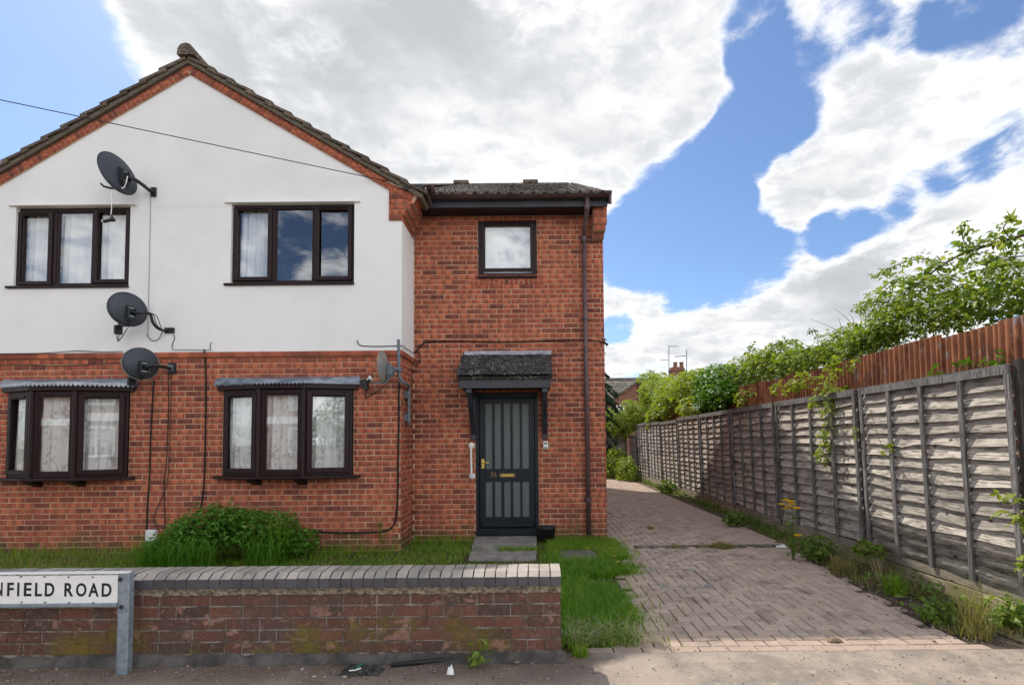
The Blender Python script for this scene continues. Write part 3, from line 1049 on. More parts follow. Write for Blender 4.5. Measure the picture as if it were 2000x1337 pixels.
# openings
BAYR = (at(435, 850, YG).x, at(690, 850, YG).x)
BAYL = (at(14.5, 855, YG).x, at(252, 855, YG).x)
BZ0, BZ1 = at(560, 929, YG).z, at(560, 760, YG).z
WUR = rect(452, 692.5, 398, 553.5, YG)
WUL = rect(31, 254.5, 404, 559, YG)
WE = rect(933.5, 1048.5, 429, 539.5, YE)
DOOR = rect(929.5, 1051.5, 766, 1037, YE)
DZ0 = DOOR[2]

# ---- projecting gable, lower brick storey
gw = part('gable_wall', house, (XL, YG, 0))
mb = MB()
holes = [(BAYL[0] - XL, BAYL[1] - XL, BZ0, BZ1), (BAYR[0] - XL, BAYR[1] - XL, BZ0, BZ1)]
wall_sheet(mb, (XL, YG, 0), (1, 0, 0), (0, -1, 0), XC - XL - 0.006, -0.14, ZB0, holes, 0.10, 0.0045)
mb.build('mortar', M['mortar'], gw)
for s, m in courses((XL, YG, 0), (1, 0, 0), (0, -1, 0), XC - XL, 0.0, ZB0 - 0.003, holes, phase=0.04):
    BR.append((s, m, gw))
rw = part('return_wall', house, (XC, YG, 0))
mb = MB()
wall_sheet(mb, (XC, YG, 0), (0, 1, 0), (1, 0, 0), YE - YG, -0.14, ZB0, (), 0.1, 0.0045)
mb.build('mortar', M['mortar'], rw)
for s, m in courses((XC, YG + 0.03, 0), (0, 1, 0), (1, 0, 0), YE - YG - 0.03, 0.0, ZB0 - 0.003, (), phase=0.1):
    BR.append((s, m, rw))
# the band: bricks on edge, a little proud
MB().box(XL, XC + 0.022, YG - 0.022, YG + 0.1, ZB0 + 0.002, ZB1 - 0.001).box(XC - 0.1, XC + 0.022, YG + 0.1, YE - 0.004, ZB0 + 0.002, ZB1 - 0.001).build('band_bed', M['mortar'], gw)
s = XL
while s < XC - 0.05:
    L = min(0.44, XC + 0.028 - s)
    BR.append((BRICK, brick_at((s + L / 2, YG - 0.028, (ZB0 + ZB1) / 2), (1, 0, 0), (0, -1, 0), L - 0.004, 0.075, 0.03, 0.5), gw))
    s += 0.44
for s in (0.1, 0.34, 0.58):
    BR.append((BRICK, brick_at((XC + 0.028, YG + s - 0.02, (ZB0 + ZB1) / 2), (0, 1, 0), (1, 0, 0), 0.235, 0.075, 0.03, 0.5), rw))

# ---- rendered upper storey
mb = MB()
YW = YG - 0.012
hu = [(WUL[0] - XL, WUL[1] - XL, WUL[2], WUL[3]), (WUR[0] - XL, WUR[1] - XL, WUR[2], WUR[3])]
ZE = GZ - TP * (XC - GX)                     # render line at the corner
wall_sheet(mb, (XL, YW, 0), (1, 0, 0), (0, -1, 0), XC + 0.012 - XL, ZB1, ZE, hu, 0.14)
mb.add([(XL, YW, ZE), (XC + 0.012, YW, ZE), (GX, YW, GZ + 0.12)], [(0, 1, 2)])
mb.quad((XC + 0.012, YW, ZB1), (XC + 0.012, YE, ZB1), (XC + 0.012, YE, ZE), (XC + 0.012, YW, ZE))
mb.build('rendered_wall', M['render'], house)

# ---- brick verge along the gable, roof tiles over it
cs = math.cos(math.atan(TP))
sn = math.sin(math.atan(TP))
vg = part('verge', house, (GX, YG, GZ))
VH = 0.112                                   # depth of the brick-on-edge band, square to the slope
EX = -1.675                                   # outer end of the right slope
for sgn in (1, -1):
    u = Vector((sgn * cs, 0, -sn))
    nv = Vector((sgn * sn, 0, cs))
    O = Vector((GX, YG - 0.04, GZ))
    Ls = (EX - GX) / cs
    # bed behind the bricks
    a, b2 = O + u * (-0.0) + Vector((0, .008, 0)), O + u * Ls + Vector((0, .008, 0))
    a0 = Vector((GX, YG - 0.032, GZ))
    top0 = Vector((GX, YG - 0.032, GZ + VH / cs))
    b3 = b2 + nv * VH
    bk = Vector((0, 0.3, 0))
    MB().add([a0, b2, b3, top0, a0 + bk, b2 + bk, b3 + bk, top0 + bk], [(0, 1, 2, 3), (7, 6, 5, 4), (0, 4, 5, 1), (1, 5, 6, 2), (2, 6, 7, 3)]).build('verge_mortar', M['mortar'], vg)
    BR.append((BRICK, brick_at(O + u * (Ls + .002) + nv * (VH * .5) + Vector((0, .16, 0)), (0, 1, 0), u, .30, VH - .004, .03), vg))
    n = int(Ls / 0.075)
    for i in range(n):
        t = 0.002 + i * 0.075 + (0.075 * 0.5)
        if t > Ls - 0.02:
            continue
        c = O + u * t + nv * (VH * 0.5)
        c.y = YG - 0.04
        # a brick on edge: length runs square to the slope
        m = brick_at(c, nv, (0, -1, 0), VH - 0.004, 0.066, 0.03)
        BR.append((BRICK, m, vg))
MB().prism([(GX - 0.002, GZ + .03), (GX + VH * sn - .004, GZ + VH * cs - .012), (GX, GZ + VH / cs - .004), (GX - VH * sn + .004, GZ + VH * cs - .012)], 'y', YG - .040, YG - .033).build('apex_brick', M['brick'], vg)
roof = part('gable_roof', house, (GX, YG, GZ))
TT = []                                      # roof tiles


def tile_block(L, W, T, n=0):
    v = [(-L / 2, -W / 2, -T), (L / 2, -W / 2, -T), (L / 2, W / 2, -T), (-L / 2, W / 2, -T), (-L / 2, -W / 2, 0), (L / 2, -W / 2, 0), (L / 2, W / 2, 0), (-L / 2, W / 2, 0),
         (L / 2 + 0.012, -W / 2 + .01, -T * .6), (L / 2 + 0.012, W / 2 - .01, -T * .6)]
    f = [(0, 3, 2, 1), (4, 5, 6, 7), (0, 1, 5, 4), (2, 3, 7, 6), (3, 0, 4, 7), (1, 8, 5), (2, 6, 9), (1, 2, 9, 8), (8, 9, 6, 5)]
    return shape(v, f)


VT = tile_block(0.40, 0.335, 0.034)
GY1 = 11.2                                   # where the gable roof has run into the main roof
for sgn in (1, -1):
    u = Vector((sgn * cs, 0, -sn))
    nv = Vector((sgn * sn, 0, cs))
    O = Vector((GX, 0, GZ)) + nv * (VH + 0.002)
    Ls = (EX + 0.06 - GX) / cs
    p0 = Vector((GX, 0, GZ + (VH + 0.002) / cs))
    BT = 0.055                              # undercloak and bedding
    q0 = Vector((GX, 0, GZ + (VH + 0.002 + BT) / cs))
    e0, e1 = O + u * Ls, O + u * Ls + nv * BT
    y0 = YG - 0.075

    def valley(z):                            # where the gable roof runs into the main roof
        return 7.12 + max(0.0, z - EZ) / ((RZ - EZ) / (RY - 7.1))
    Y0 = Vector((0, y0, 0))
    YR, YEv = Vector((0, valley(q0.z), 0)), Vector((0, valley(e1.z), 0))
    MB().add([p0 + Y0, e0 + Y0, e1 + Y0, q0 + Y0, p0 + YR, e0 + YEv, e1 + YEv, q0 + YR], [(0, 1, 2, 3), (4, 7, 6, 5), (0, 4, 5, 1), (1, 5, 6, 2), (2, 6, 7, 3)]).build('bedding', M['bedding'], roof)
    g = 0.312
    nrow = int(Ls / g) + 1
    for i in range(nrow):
        for j in range(13):
            t = Ls + 0.03 - 0.2 - i * g
            if t < -0.05:
                continue
            tilt = 0.105
            uu = (u * math.cos(tilt) + nv * math.sin(tilt)).normalized()
            nn = (nv * math.cos(tilt) - u * math.sin(tilt)).normalized()
            c = O + u * t + nv * (BT + 0.042 + random.uniform(-.003, .003)) + Vector((0, YG - 0.10 + 0.1675 + j * 0.337, 0))
            if j and c.y > valley(c.z) + 0.1:
                continue
            yy = Vector((0, 1, 0))
            if sgn > 0:
                TT.append((VT, mat4(c, uu, yy, nn), roof))
            else:
                TT.append((VT, mat4(c, uu, -yy, nn), roof))
# half round ridge tiles
zr = GZ + (VH + 0.10) / cs + 0.015
for j in range(10):
    ya, yb = YG - 0.13 + j * 0.45, YG - 0.13 + j * 0.45 + 0.44
    prof = [(GX + 0.112 * math.cos(a), zr + 0.112 * math.sin(a)) for a in [math.pi * k / 10 for k in range(11)]]
    prof = [(GX + 0.118, zr - 0.05)] + prof + [(GX - 0.118, zr - 0.05)]
    MB().prism(prof, 'y', ya, yb).build('ridge_tile', M['tile'], roof)

# ---- kneeler: corbelled brickwork at the foot of the right slope
kn = part('kneeler', house, (XC, YG, 4.45))
kz = at(790, 432, YG).z
rights = [XC + 0.02, XC + 0.065, XC + 0.12, XC + 0.165, XC + 0.175, XC + 0.175, XC + 0.175, XC + 0.175]
xk = at(760.5, 400, YG).x
for i, xr in enumerate(rights):
    z0 = kz + i * 0.075
    slope_x = GX + (GZ - z0 - 0.02) / TP      # stay under the verge
    xrr = min(xr, slope_x + 0.30)
    if xrr - xk < 0.05:
        continue
    MB().box(xk + 0.004, xrr - 0.006, YG - 0.030, YE - 0.03 - 0.03 * i, z0 + 0.0015, z0 + 0.0735).build('corbel_bed', M['mortar'], kn)
    cuts = [xk] + [v for v in (xk + (0.11 if i % 2 else 0.225) + 0.225 * q for q in range(3)) if v < xrr - 0.06] + [xrr]
    for q in range(len(cuts) - 1):
        BR.append((BRICK, brick_at(((cuts[q] + cuts[q + 1]) / 2, YG - 0.038, z0 + 0.0375), (1, 0, 0), (0, -1, 0), cuts[q + 1] - cuts[q] - 0.009, 0.066, 0.03), kn))
    ya = YG - 0.03
    yb = YE - 0.04 - 0.03 * i
    nb = 3
    for q in range(nb):
        l = (yb - ya) / nb
        BR.append((BRICK, brick_at((xrr + 0.001, ya + l * (q + .5), z0 + 0.0375), (0, 1, 0), (1, 0, 0), l - 0.009, 0.066, 0.03), kn))

# ---- entrance wing
ew = part('entrance_wall', house, (XC, YE, 0))
ZS = at(1000, 416, YE).z                     # soffit line
he = [(WE[0] - XC, WE[1] - XC, WE[2], WE[3]), (DOOR[0] - XC, DOOR[1] - XC, -0.14, DOOR[3])]
sol = (at(917, 548, YE).x, at(1060, 548, YE).x, WE[2] - 0.128, WE[2] - 0.012)
mb = MB()
wall_sheet(mb, (XC, YE, 0), (1, 0, 0), (0, -1, 0), XR - XC - 0.006, -0.14, ZS + 0.25, he, 0.12, 0.0045)
mb.build('mortar', M['mortar'], ew)
hb = he + [(sol[0] - XC, sol[1] - XC, sol[2], sol[3])]
for s, m in courses((XC, YE, 0), (1, 0, 0), (0, -1, 0), XR - XC, 0.0, ZS + 0.06, hb, phase=0.02):
    BR.append((s, m, ew))
x = sol[0] + 0.037
while x < sol[1] - 0.02:                     # soldier course under the small window
    BR.append((BRICK, brick_at((x, YE, (sol[2] + sol[3]) / 2), (0, 0, 1), (0, -1, 0), sol[3] - sol[2] - 0.008, 0.066, 0.03), ew))
    x += 0.075
fl = part('flank_wall', house, (XR, YE, 0))
mb = MB()
wall_sheet(mb, (XR, YE, 0), (0, 1, 0), (1, 0, 0), BY - YE, -0.14, EZ, (), 0.1, 0.007)
mb.add([(XR - .007, YE, EZ), (XR - .007, BY, EZ), (XR - .007, RY, RZ - 0.05)], [(0, 1, 2)])
mb.build('mortar', M['mortar'], fl)
tpm = (RZ - EZ) / (RY - 7.15)
for s, m in courses((XR, YE + 0.03, 0), (0, 1, 0), (1, 0, 0), BY - YE - 0.03, 0.0, RZ, (), keep=lambda c: c.z < RZ - 0.12 - (RY - c.y) * tpm if c.y < RY else c.z < RZ - 0.12 - (c.y - RY) * (RZ - EZ) / (BY - RY), phase=0.07):
    BR.append((s, m, fl))
# plain walls nobody sees from the street, closing the house
mb = MB()
mb.box(XL + 0.01, XR - 0.02, BY - 0.2, BY, -0.14, EZ)
mb.box(XL, XL + 0.15, YG + 0.11, BY - 0.201, -0.14, EZ + 0.3)
mb.box(XR - 0.25, XR - 0.13, YE + 0.13, BY - 0.201, -0.14, EZ)
mb.build('back_wall', M['brick'], house)
MB().box(XL + 0.16, XR - 0.26, 9.2, 9.3, 0.0, 4.95).build('room_wall', M['dark_room'], house)
MB().box(XL + 0.16, XR - 0.26, YE + 0.2, 9.19, 2.50, 2.62).box(XL + 0.16, XC - 0.2, YG + 0.18, YE + 0.199, 2.50, 2.62).build('upper_floor', M['dark_room'], house)
MB().box(XL + 0.16, XR - 0.26, YE + 0.2, 9.19, 4.80, 4.86).box(XL + 0.16, XC - 0.2, YG + 0.18, YE + 0.199, 4.80, 4.86).build('ceiling', M['dark_room'], house)
MB().box(XL + 0.16, XR - 0.26, YE + 0.2, 9.19, 0.0, 0.05).box(XL + 0.16, XC - 0.2, YG + 0.18, YE + 0.199, 0.0, 0.05).build('ground_floor', M['dark_room'], house)
MB().box(XC - 0.12, XC - 0.02, YG + 0.12, 9.19, 0.06, 2.49).box(XC - 0.12, XC - 0.02, YG + 0.12, 9.19, 2.63, 4.79).box(-4.85, -4.75, YG + 0.18, 9.19, 2.63, 4.79).build('inner_wall', M['dark_room'], house)

# corbel at the right-hand end of the eaves
ck = part('eaves_corbel', house, (XR, YE, 4.4))
z_hi, z_lo = at(1172, 402, 7.27).z, at(1172, 459, 7.27).z
xa = at(1159, 430, 7.27).x
nrow = 5
for i in range(nrow):
    h = (z_hi - z_lo) / nrow
    z0 = z_lo + i * h
    yf = 7.27 + (0.12 if i == 0 else 0.03 if i == 1 else 0.0)
    xr = XR + (0.0 if i == 0 else 0.02 if i == 1 else 0.035)
    MB().box(xa, xr - 0.008, yf + 0.008, YE - 0.003, z0 + 0.001, z0 + h - 0.001).build('corbel_bed', M['mortar'], ck)
    BR.append((BRICK, brick_at(((xa + xr) / 2, yf, z0 + h / 2), (1, 0, 0), (0, -1, 0), xr - xa - 0.006, h - 0.014, 0.03), ck))
    BR.append((BRICK, brick_at((xr, (yf + YE) / 2, z0 + h / 2), (0, 1, 0), (1, 0, 0), YE - yf - 0.01, h - 0.014, 0.03), ck))
MB().box(xa, XR + 0.03, 7.25, YE - 0.003, z_hi + 0.002, z_hi + 0.19).build('box_end', M['fascia'], ck)

# eaves: soffit, fascia, gutter
YF = 7.20
fx0 = -1.60
zf0, zf1 = at(1000, 404, YF).z, at(1000, 381, YF).z
MB().box(XC + 0.03, xa - 0.004, YF + 0.025, YE - 0.002, zf0 + 0.004, zf0 + 0.02).build('soffit', M['soffit'], house)
MB().box(-1.66, XR + 0.035, YF, YF + 0.022, zf0, zf1 + 0.02).build('fascia', M['fascia'], house)
MB().box(-1.628, -1.545, YG - 0.03, YF - 0.003, at(820, 385, YG).z, at(820, 361, YG).z).build('gable_fascia', M['fascia'], house)


def gutter(name, a, b2, r, n=10):
    """half-round gutter from a to b2 with thickness"""
    a, b2 = Vector(a), Vector(b2)
    t = (b2 - a).normalized()
    w = t.cross(Vector((0, 0, 1))).normalized()
    mb = MB()
    ang = [math.pi + math.pi * k / n for k in range(n + 1)]
    ring = [w * math.cos(q) * r + Vector((0, 0, math.sin(q) * r)) for q in ang] + [w * math.cos(q) * (r - .006) + Vector((0, 0, math.sin(q) * (r - .006))) for q in reversed(ang)]
    k = len(ring)
    mb.add([a + q for q in ring] + [b2 + q for q in ring], [(i, (i + 1) % k, (i + 1) % k + k, i + k) for i in range(k)] + [tuple(range(k - 1, -1, -1)), tuple(range(k, 2 * k))])
    return mb.build(name, M['gutter'], house)


zg = at(1000, 377.5, 7.12).z
gutter('gutter', (fx0 + 0.05, 7.12, zg), (1.115, 7.12, zg), 0.066)
gutter('gutter', (-1.475, 6.86, zg + 0.02), (-1.475, 7.06, zg + 0.02), 0.06)
# downpipe
dp = thing('downpipe', 'brown plastic downpipe running down the brick wall right of the door', 'drainpipe', (at(1150, 1045, 7.43).x, 7.43, 0))
a = at(1147, 384, 7.13)
b2 = at(1146.5, 408, 7.14)
c = at(1141, 450, 7.40)
d = at(1140.5, 462, 7.43)
e = at(1150.5, 1046, 7.43)
MB().tube([a, b2, b2 + Vector((-.004, .03, -.04)), c, d], 0.034, 10).build('swan_neck', M['gutter'], dp, True)
MB().tube([d + Vector((0, 0, .03)), e], 0.034, 10).build('pipe', M['gutter'], dp, True)
for py in (404, 466, 623, 762, 976):
    t = (py - 462) / (1046 - 462)
    q = d.lerp(e, t) if py > 420 else b2 + Vector((0, 0, .02))
    mb = MB().tube([q + Vector((0, 0, .03)), q - Vector((0, 0, .03))], 0.041, 10)
    if py > 420:
        mb.box(q.x - 0.06, q.x + 0.06, YE - 0.012, YE - 0.002, q.z - 0.018, q.z + 0.018)
        mb.box(q.x - 0.02, q.x + 0.02, 7.45, YE - 0.0121, q.z - 0.015, q.z + 0.015)
    mb.build('pipe_collar', M['gutter'], dp)

# ---- main roof
mr = part('main_roof', house, (0, 7.1, EZ))
x0r, x1r = XL - 0.1, 1.10
ye = 7.10
tpm = (RZ - EZ) / (RY - ye)
th = math.atan(tpm)
su, cu = math.sin(th), math.cos(th)
mb = MB()
yb = BY + 0.3
ys_ = 7.19
zs_ = EZ + (ys_ - ye) * tpm
mb.add([(x0r, ys_, zs_ - .02), (x1r, ys_, zs_ - .02), (x1r, RY, RZ - .02), (x0r, RY, RZ - .02), (x0r, ys_, zs_ - .05), (x1r, ys_, zs_ - .05), (x1r, RY, RZ - .05), (x0r, RY, RZ - .05)],
       [(0, 1, 2, 3), (7, 6, 5, 4), (0, 4, 5, 1), (1, 5, 6, 2), (3, 7, 4, 0)])
mb.add([(x0r, yb, EZ - .02), (x1r, yb, EZ - .02), (x1r, RY, RZ - .02), (x0r, RY, RZ - .02), (x0r, yb, EZ - .10), (x1r, yb, EZ - .10), (x1r, RY, RZ - .10), (x0r, RY, RZ - .10)],
       [(3, 2, 1, 0), (4, 5, 6, 7), (1, 5, 4, 0), (2, 6, 5, 1), (0, 4, 7, 3)])
mb.build('roof_slab', M['bedding'], mr)


def roman_tile(W=0.33, L=0.40, k=12):
    v, f = [], []
    for e in (0, 1):
        for i in range(k + 1):
            s = i / k
            z = 0.030 * max(0.0, math.sin(s * 4 * math.pi)) ** 0.8 if True else 0
            v.append((s * W - W / 2, -L / 2 if e == 0 else L / 2, z + 0.012))
    for i in range(k):
        f.append((i, i + 1, i + 1 + k + 1, i + k + 1))
    n = len(v)
    for i in range(k + 1):                    # front edge
        v.append((v[i][0], -L / 2 + .004, v[i][2] - 0.018))
    for i in range(k):
        f.append((n + i, n + i + 1, i + 1, i))
    return shape(v, f)


RTILE = roman_tile()
g = 0.345
L = math.hypot(RY - ye, RZ - EZ)
for i in range(int(L / g) + 1):
    for j in range(9):
        t = i * g + 0.17
        if t > L - 0.05:
            continue
        xx = x1r + 0.0 - 0.165 - j * 0.331
        if xx < -1.75 - i * .25:
            continue
        tilt = 0.06
        uy = Vector((0, math.cos(th - tilt), math.sin(th - tilt)))
        uz = Vector((0, -math.sin(th - tilt), math.cos(th - tilt)))
        c = Vector((xx, ye - 0.03 + t * cu, EZ + t * su)) + uz * (0.012 + random.uniform(-.002, .004))
        TT.append((RTILE, mat4(c, (1, 0, 0), uy, uz), mr))
MB().add([(x1r - .02, ye - .02, EZ - .14), (x1r + .012, ye - .02, EZ - .14), (x1r + .012, RY, RZ - .14), (x1r - .02, RY, RZ - .14), (x1r - .02, ye - .02, EZ + .01), (x1r + .012, ye - .02, EZ + .01), (x1r + .012, RY, RZ + .01), (x1r - .02, RY, RZ + .01)],
         [(0, 3, 2, 1), (4, 5, 6, 7), (0, 1, 5, 4), (1, 2, 6, 5), (2, 3, 7, 6), (3, 0, 4, 7)]).build('verge_board', M['gutter'], mr)
for j in range(12):
    xb = x1r - 0.18 - j * 0.45
    prof = [(RY + 0.12 * math.cos(a), RZ - .02 + 0.085 * math.sin(a)) for a in [math.pi * k / 8 for k in range(9)]]
    MB().prism(prof, 'x', xb - 0.44, xb).build('ridge_tile', M['tile'], mr)
for px in (901.5, 1036):
    p = at(px, 346, RY)
    MB().box(p.x - 0.20, p.x + 0.20, RY - 0.14, RY + 0.14, RZ + 0.02, RZ + 0.10).box(p.x - 0.17, p.x + 0.17, RY - 0.11, RY + 0.11, RZ + 0.101, RZ + 0.115).build('ridge_vent', M['tile'], mr)


# ---- windows
def window(name, R4, Y, cells, rebate, sill=None, hood=None, label=None, fw=0.055, curtain=None):
    x0, x1, z0, z1 = R4
    w = part(name, house, ((x0 + x1) / 2, Y, z0))
    if label:
        w['label'] = label
    yf = Y + rebate
    mb = MB()
    mb.ring(x0 + .003, x1 - .003, z0 + .003, z1 - .003, fw, yf, yf + 0.07)
    for q in range(len(cells) - 1):
        xm0, xm1 = cells[q][1], cells[q + 1][0]
        c = (xm0 + xm1) / 2
        mb.box(c - 0.035, c + 0.035, yf, yf + 0.07, z0 + fw + .003, z1 - fw - .003)
    mb.build('frame', M['upvc'], w, bevel=0.006)
    for q, (a, b2, c0, c1, opens, cur) in enumerate(cells):
        s = 0.058
        if opens:
            mb = MB().ring(a - s, b2 + s, c0 - s, c1 + s, s, yf - 0.022, yf - 0.001)
            mb.box(a + .01, b2 - .01, yf - 0.038, yf - 0.0225, c1 + s * .35, c1 + s * .75)
            mb.build('sash', M['upvc'], w, bevel=0.008)
        else:
            lo, hi = (cells[q - 1][1] + a) / 2 + .035 if q else x0 + fw + .003, (cells[q + 1][0] + b2) / 2 - .035 if q < len(cells) - 1 else x1 - fw - .003
            mb = MB().box(lo, a, yf + .012, yf + .05, z0 + fw, z1 - fw).box(b2, hi, yf + .012, yf + .05, z0 + fw, z1 - fw)
            mb.box(a, b2, yf + .012, yf + .05, c1, z1 - fw - .0031).box(a, b2, yf + .012, yf + .05, z0 + fw + .0031, c0)
            mb.build('glazing_bead', M['upvc'], w)
        MB().quad((a - .004, yf + .025, c0 - .004), (b2 + .004, yf + .025, c0 - .004), (b2 + .004, yf + .025, c1 + .004), (a - .004, yf + .025, c1 + .004)).build('pane', M['glass'], w)
        if cur:
            curtain_sheet(w, a - 0.04, b2 + 0.04, c0 - 0.05, c1 + 0.05, yf + 0.10, cur)
    if sill:
        MB().box(x0 - sill[0], x1 + sill[1], Y - 0.035, yf + 0.02, z0 - 0.028, z0 + 0.002).build('sill', M['upvc'], w, bevel=0.004)
    if hood:
        MB().box(x0 - 0.085, x1 + 0.085, Y - 0.035, Y + 0.01, z1 + 0.006, z1 + 0.020).build('drip_bead', M['render'], w)
    return w


def curtain_sheet(parent, x0, x1, z0, z1, y, kind, T=None):
    mat, amp, wl, drop = {'net': (M['net'], 0.020, 0.10, 1), 'lace': (M['lace'], 0.026, 0.115, 1), 'blind': (M['blind'], 0.0, 1, 1), 'side': (M['net'], 0.03, 0.07, 1)}[kind]
    if kind == 'side':                       # a curtain drawn to one side
        x1 = x0 + (x1 - x0) * 0.32
    n = max(2, int((x1 - x0) / 0.012)) if amp else 1
    ph = random.uniform(0, 6)
    v, f = [], []
    for k, z in enumerate((z0, (z0 + z1) / 2, z1)):
        for i in range(n + 1):
            xx = x0 + (x1 - x0) * i / n
            v.append((xx, y + 0.02 + amp * math.sin((xx - (0.02 * k)) / wl * 6.283 + ph) + amp * .5 * math.sin(xx / wl * 2.9 + ph * 2), z))
    for k in range(2):
        for i in range(n):
            a = k * (n + 1) + i
            f.append((a, a + 1, a + n + 2, a + n + 1))
    mb = MB(T)
    mb.add(v, f)
    mb.build('curtain', mat, parent, True)


def cells_px(lst, Y, rebate, curs):
    out = []
    for (a, b2, t, bt, op), cu_ in zip(lst, curs):
        x0, x1, z0, z1 = rect(a, b2, t, bt, Y + rebate + 0.0)
        out.append((x0, x1, z0, z1, op, cu_))
    return out


window('upper_window', WUR, YW, cells_px([(464.5, 523.5, 413, 541, 1), (540, 609, 407, 548, 0), (624, 680, 411, 540, 1)], YW, 0.05, ('net', 'side_r', 'none')) if False else
       cells_px([(464.5, 523.5, 413, 541, 1), (540, 609, 407, 548, 0), (624, 680, 411, 540, 1)], YW, 0.05, ('net', None, None)), 0.05, (0.075, 0.005), True,
       'brown framed upper window with dark glass reflecting blue sky')
window('upper_window', WUL, YW, cells_px([(42.5, 95, 422.5, 549.5, 1), (114, 177.5, 415.5, 554, 0), (191, 246, 417, 545.5, 1)], YW, 0.05, ('net', 'net', 'net')), 0.05, (0.09, 0.005), True,
       'brown framed upper window behind the hanging dish receiver with white net curtains')
window('small_window', WE, YE, cells_px([(947.5, 1035.5, 441, 524, 1)], YE, 0.02, ('blind',)), 0.02, (0.004, 0.004), False, 'square brown window with white obscured glass above the door')


# ---- bay windows
def bay(name, X0, X1, xm0, xm1, label):
    d = 0.185
    w = part(name, house, ((X0 + X1) / 2, YG, BZ0))
    w['label'] = label
    P = [Vector((X0 + .004, YG - 0.012, 0)), Vector((xm0, YG - d, 0)), Vector((xm1, YG - d, 0)), Vector((X1 - .004, YG - 0.012, 0))]
    zb, zt = BZ0 + 0.012, BZ1 - 0.012
    for k in range(3):
        u = (P[k + 1] - P[k])
        L = u.length
        u.normalize()
        n = Vector((u.y, -u.x, 0))
        T = Matrix(((u.x, -n.x, 0, P[k].x), (u.y, -n.y, 0, P[k].y), (0, 0, 1, 0), (0, 0, 0, 1)))   # local +y points indoors
        mb = MB(T)
        fw = 0.062
        mb.ring(0.002, L - 0.002, zb, zt, fw, 0.0, 0.065)
        mb.build('frame', M['upvc'], w, bevel=0.006)
        if k != 1:
            mb = MB(T)
            mb.ring(0.038, L - 0.038, zb + 0.036, zt - 0.036, 0.066, -0.024, -0.001)
            mb.box(0.10, L - 0.10, -0.038, -0.0245, zt - 0.036 - 0.050, zt - 0.036 - 0.022)
            mb.build('sash', M['upvc'], w, bevel=0.008)
            a = 0.038 + 0.066
            z0, z1 = zb + 0.102, zt - 0.102
        else:
            mb = MB(T)
            mb.ring(fw + .0021, L - fw - .0021, zb + fw + .0001, zt - fw - .0001, 0.024, 0.012, 0.05)
            mb.build('glazing_bead', M['upvc'], w)
            a = fw + 0.024
            z0, z1 = zb + fw + 0.024, zt - fw - 0.024
        mb = MB(T)
        mb.quad((a - .003, 0.024, z0 - .003), (L - a + .003, 0.024, z0 - .003), (L - a + .003, 0.024, z1 + .003), (a - .003, 0.024, z1 + .003))
        mb.build('pane', M['glass'], w)
        curtain_sheet(w, 0.03, L - 0.03, zb + 0.02, zt - 0.02, 0.085, 'lace', T)
    for k in (1, 2):                          # corner posts
        MB().tube([P[k] + Vector((0, 0.004, zb)), P[k] + Vector((0, 0.004, zt))], 0.034, 8).build('corner_post', M['upvc'], w)

    def outline(o, ex):
        return [(X0 - ex, YG - 0.0), (X0 - ex, YG - 0.012 - o * .45), (xm0 - o * .3, YG - d - o), (xm1 + o * .3, YG - d - o), (X1 + ex, YG - 0.012 - o * .45), (X1 + ex, YG - 0.0)]
    MB().prism(outline(0.10, 0.10), 'z', BZ0 - 0.026, BZ0 + 0.011).build('sill', M['upvc'], w, bevel=0.006)
    MB().prism(outline(0.045, 0.07), 'z', BZ1 - 0.011, BZ1 + 0.055).build('head_board', M['upvc'], w, bevel=0.004)
    # lead roof: upstand, sloping cap, scalloped dressing over the edge
    o2, o3 = outline(0.060, 0.10), outline(0.0, 0.10)
    zl, zu = BZ1 + 0.056, BZ1 + 0.170
    mb = MB()
    vs = [(x, y, zl) for x, y in o2] + [(x, y, zl + 0.055) for x, y in o2] + [(X0 - .08, YG - 0.004, zu), (X1 + .08, YG - 0.004, zu)]
    mb.add(vs, [(0, 1, 7, 6), (1, 2, 8, 7), (2, 3, 9, 8), (3, 4, 10, 9), (4, 5, 11, 10), (6, 7, 12), (7, 8, 12), (8, 9, 13, 12), (9, 10, 13), (10, 11, 13), (0, 5, 4, 3, 2, 1)])
    mb.build('lead_roof', M['lead'], w)
    mb = MB()
    for k in range(1, 4):
        a, b2 = Vector((*o2[k], 0)), Vector((*o2[k + 1], 0))
        u = (b2 - a)
        L = u.length
        u.normalize()
        n = Vector((u.y, -u.x, 0))
        ns = int(L / 0.052)
        if label.startswith('right'):
            if k == 3:
                continue
        for q in range(ns):
            c0, c1 = a + u * (L * q / ns) + n * 0.006, a + u * (L * (q + 1) / ns) + n * 0.006
            pts = [c0 + Vector((0, 0, zl + 0.040)), c1 + Vector((0, 0, zl + 0.040))]
            for s in range(7):
                t = 1 - s / 6
                pts.append(c0.lerp(c1, t) + Vector((0, 0, zl + 0.018 - 0.034 * math.sin(math.pi * t))) + n * 0.004)
            mb.add(pts, [tuple(range(len(pts) - 1, -1, -1))])
    mb.build('scalloped_edge', M['lead'] if label.startswith('right') else M['lead_light'], w)
    for t in (0.27, 0.62):
        xx = X0 + (X1 - X0) * t
        MB().prism([(YG - .001, BZ0 - .028), (YG - 0.16, BZ0 - .028), (YG - 0.15, BZ0 - .055), (YG - .001, BZ0 - 0.12)], 'x', xx - 0.06, xx + 0.06).build('bracket', M['soffit'], w)


bay('bay_window', BAYR[0], BAYR[1], at(505, 850, YG - .185).x, at(593, 850, YG - .185).x, 'right-hand bay window nearer the door, below the plain lead flashing')
bay('bay_window', BAYL[0], BAYL[1], at(61, 850, YG - .185).x, at(146, 850, YG - .185).x, 'bay window below the three dishes with scalloped pale lead edge')

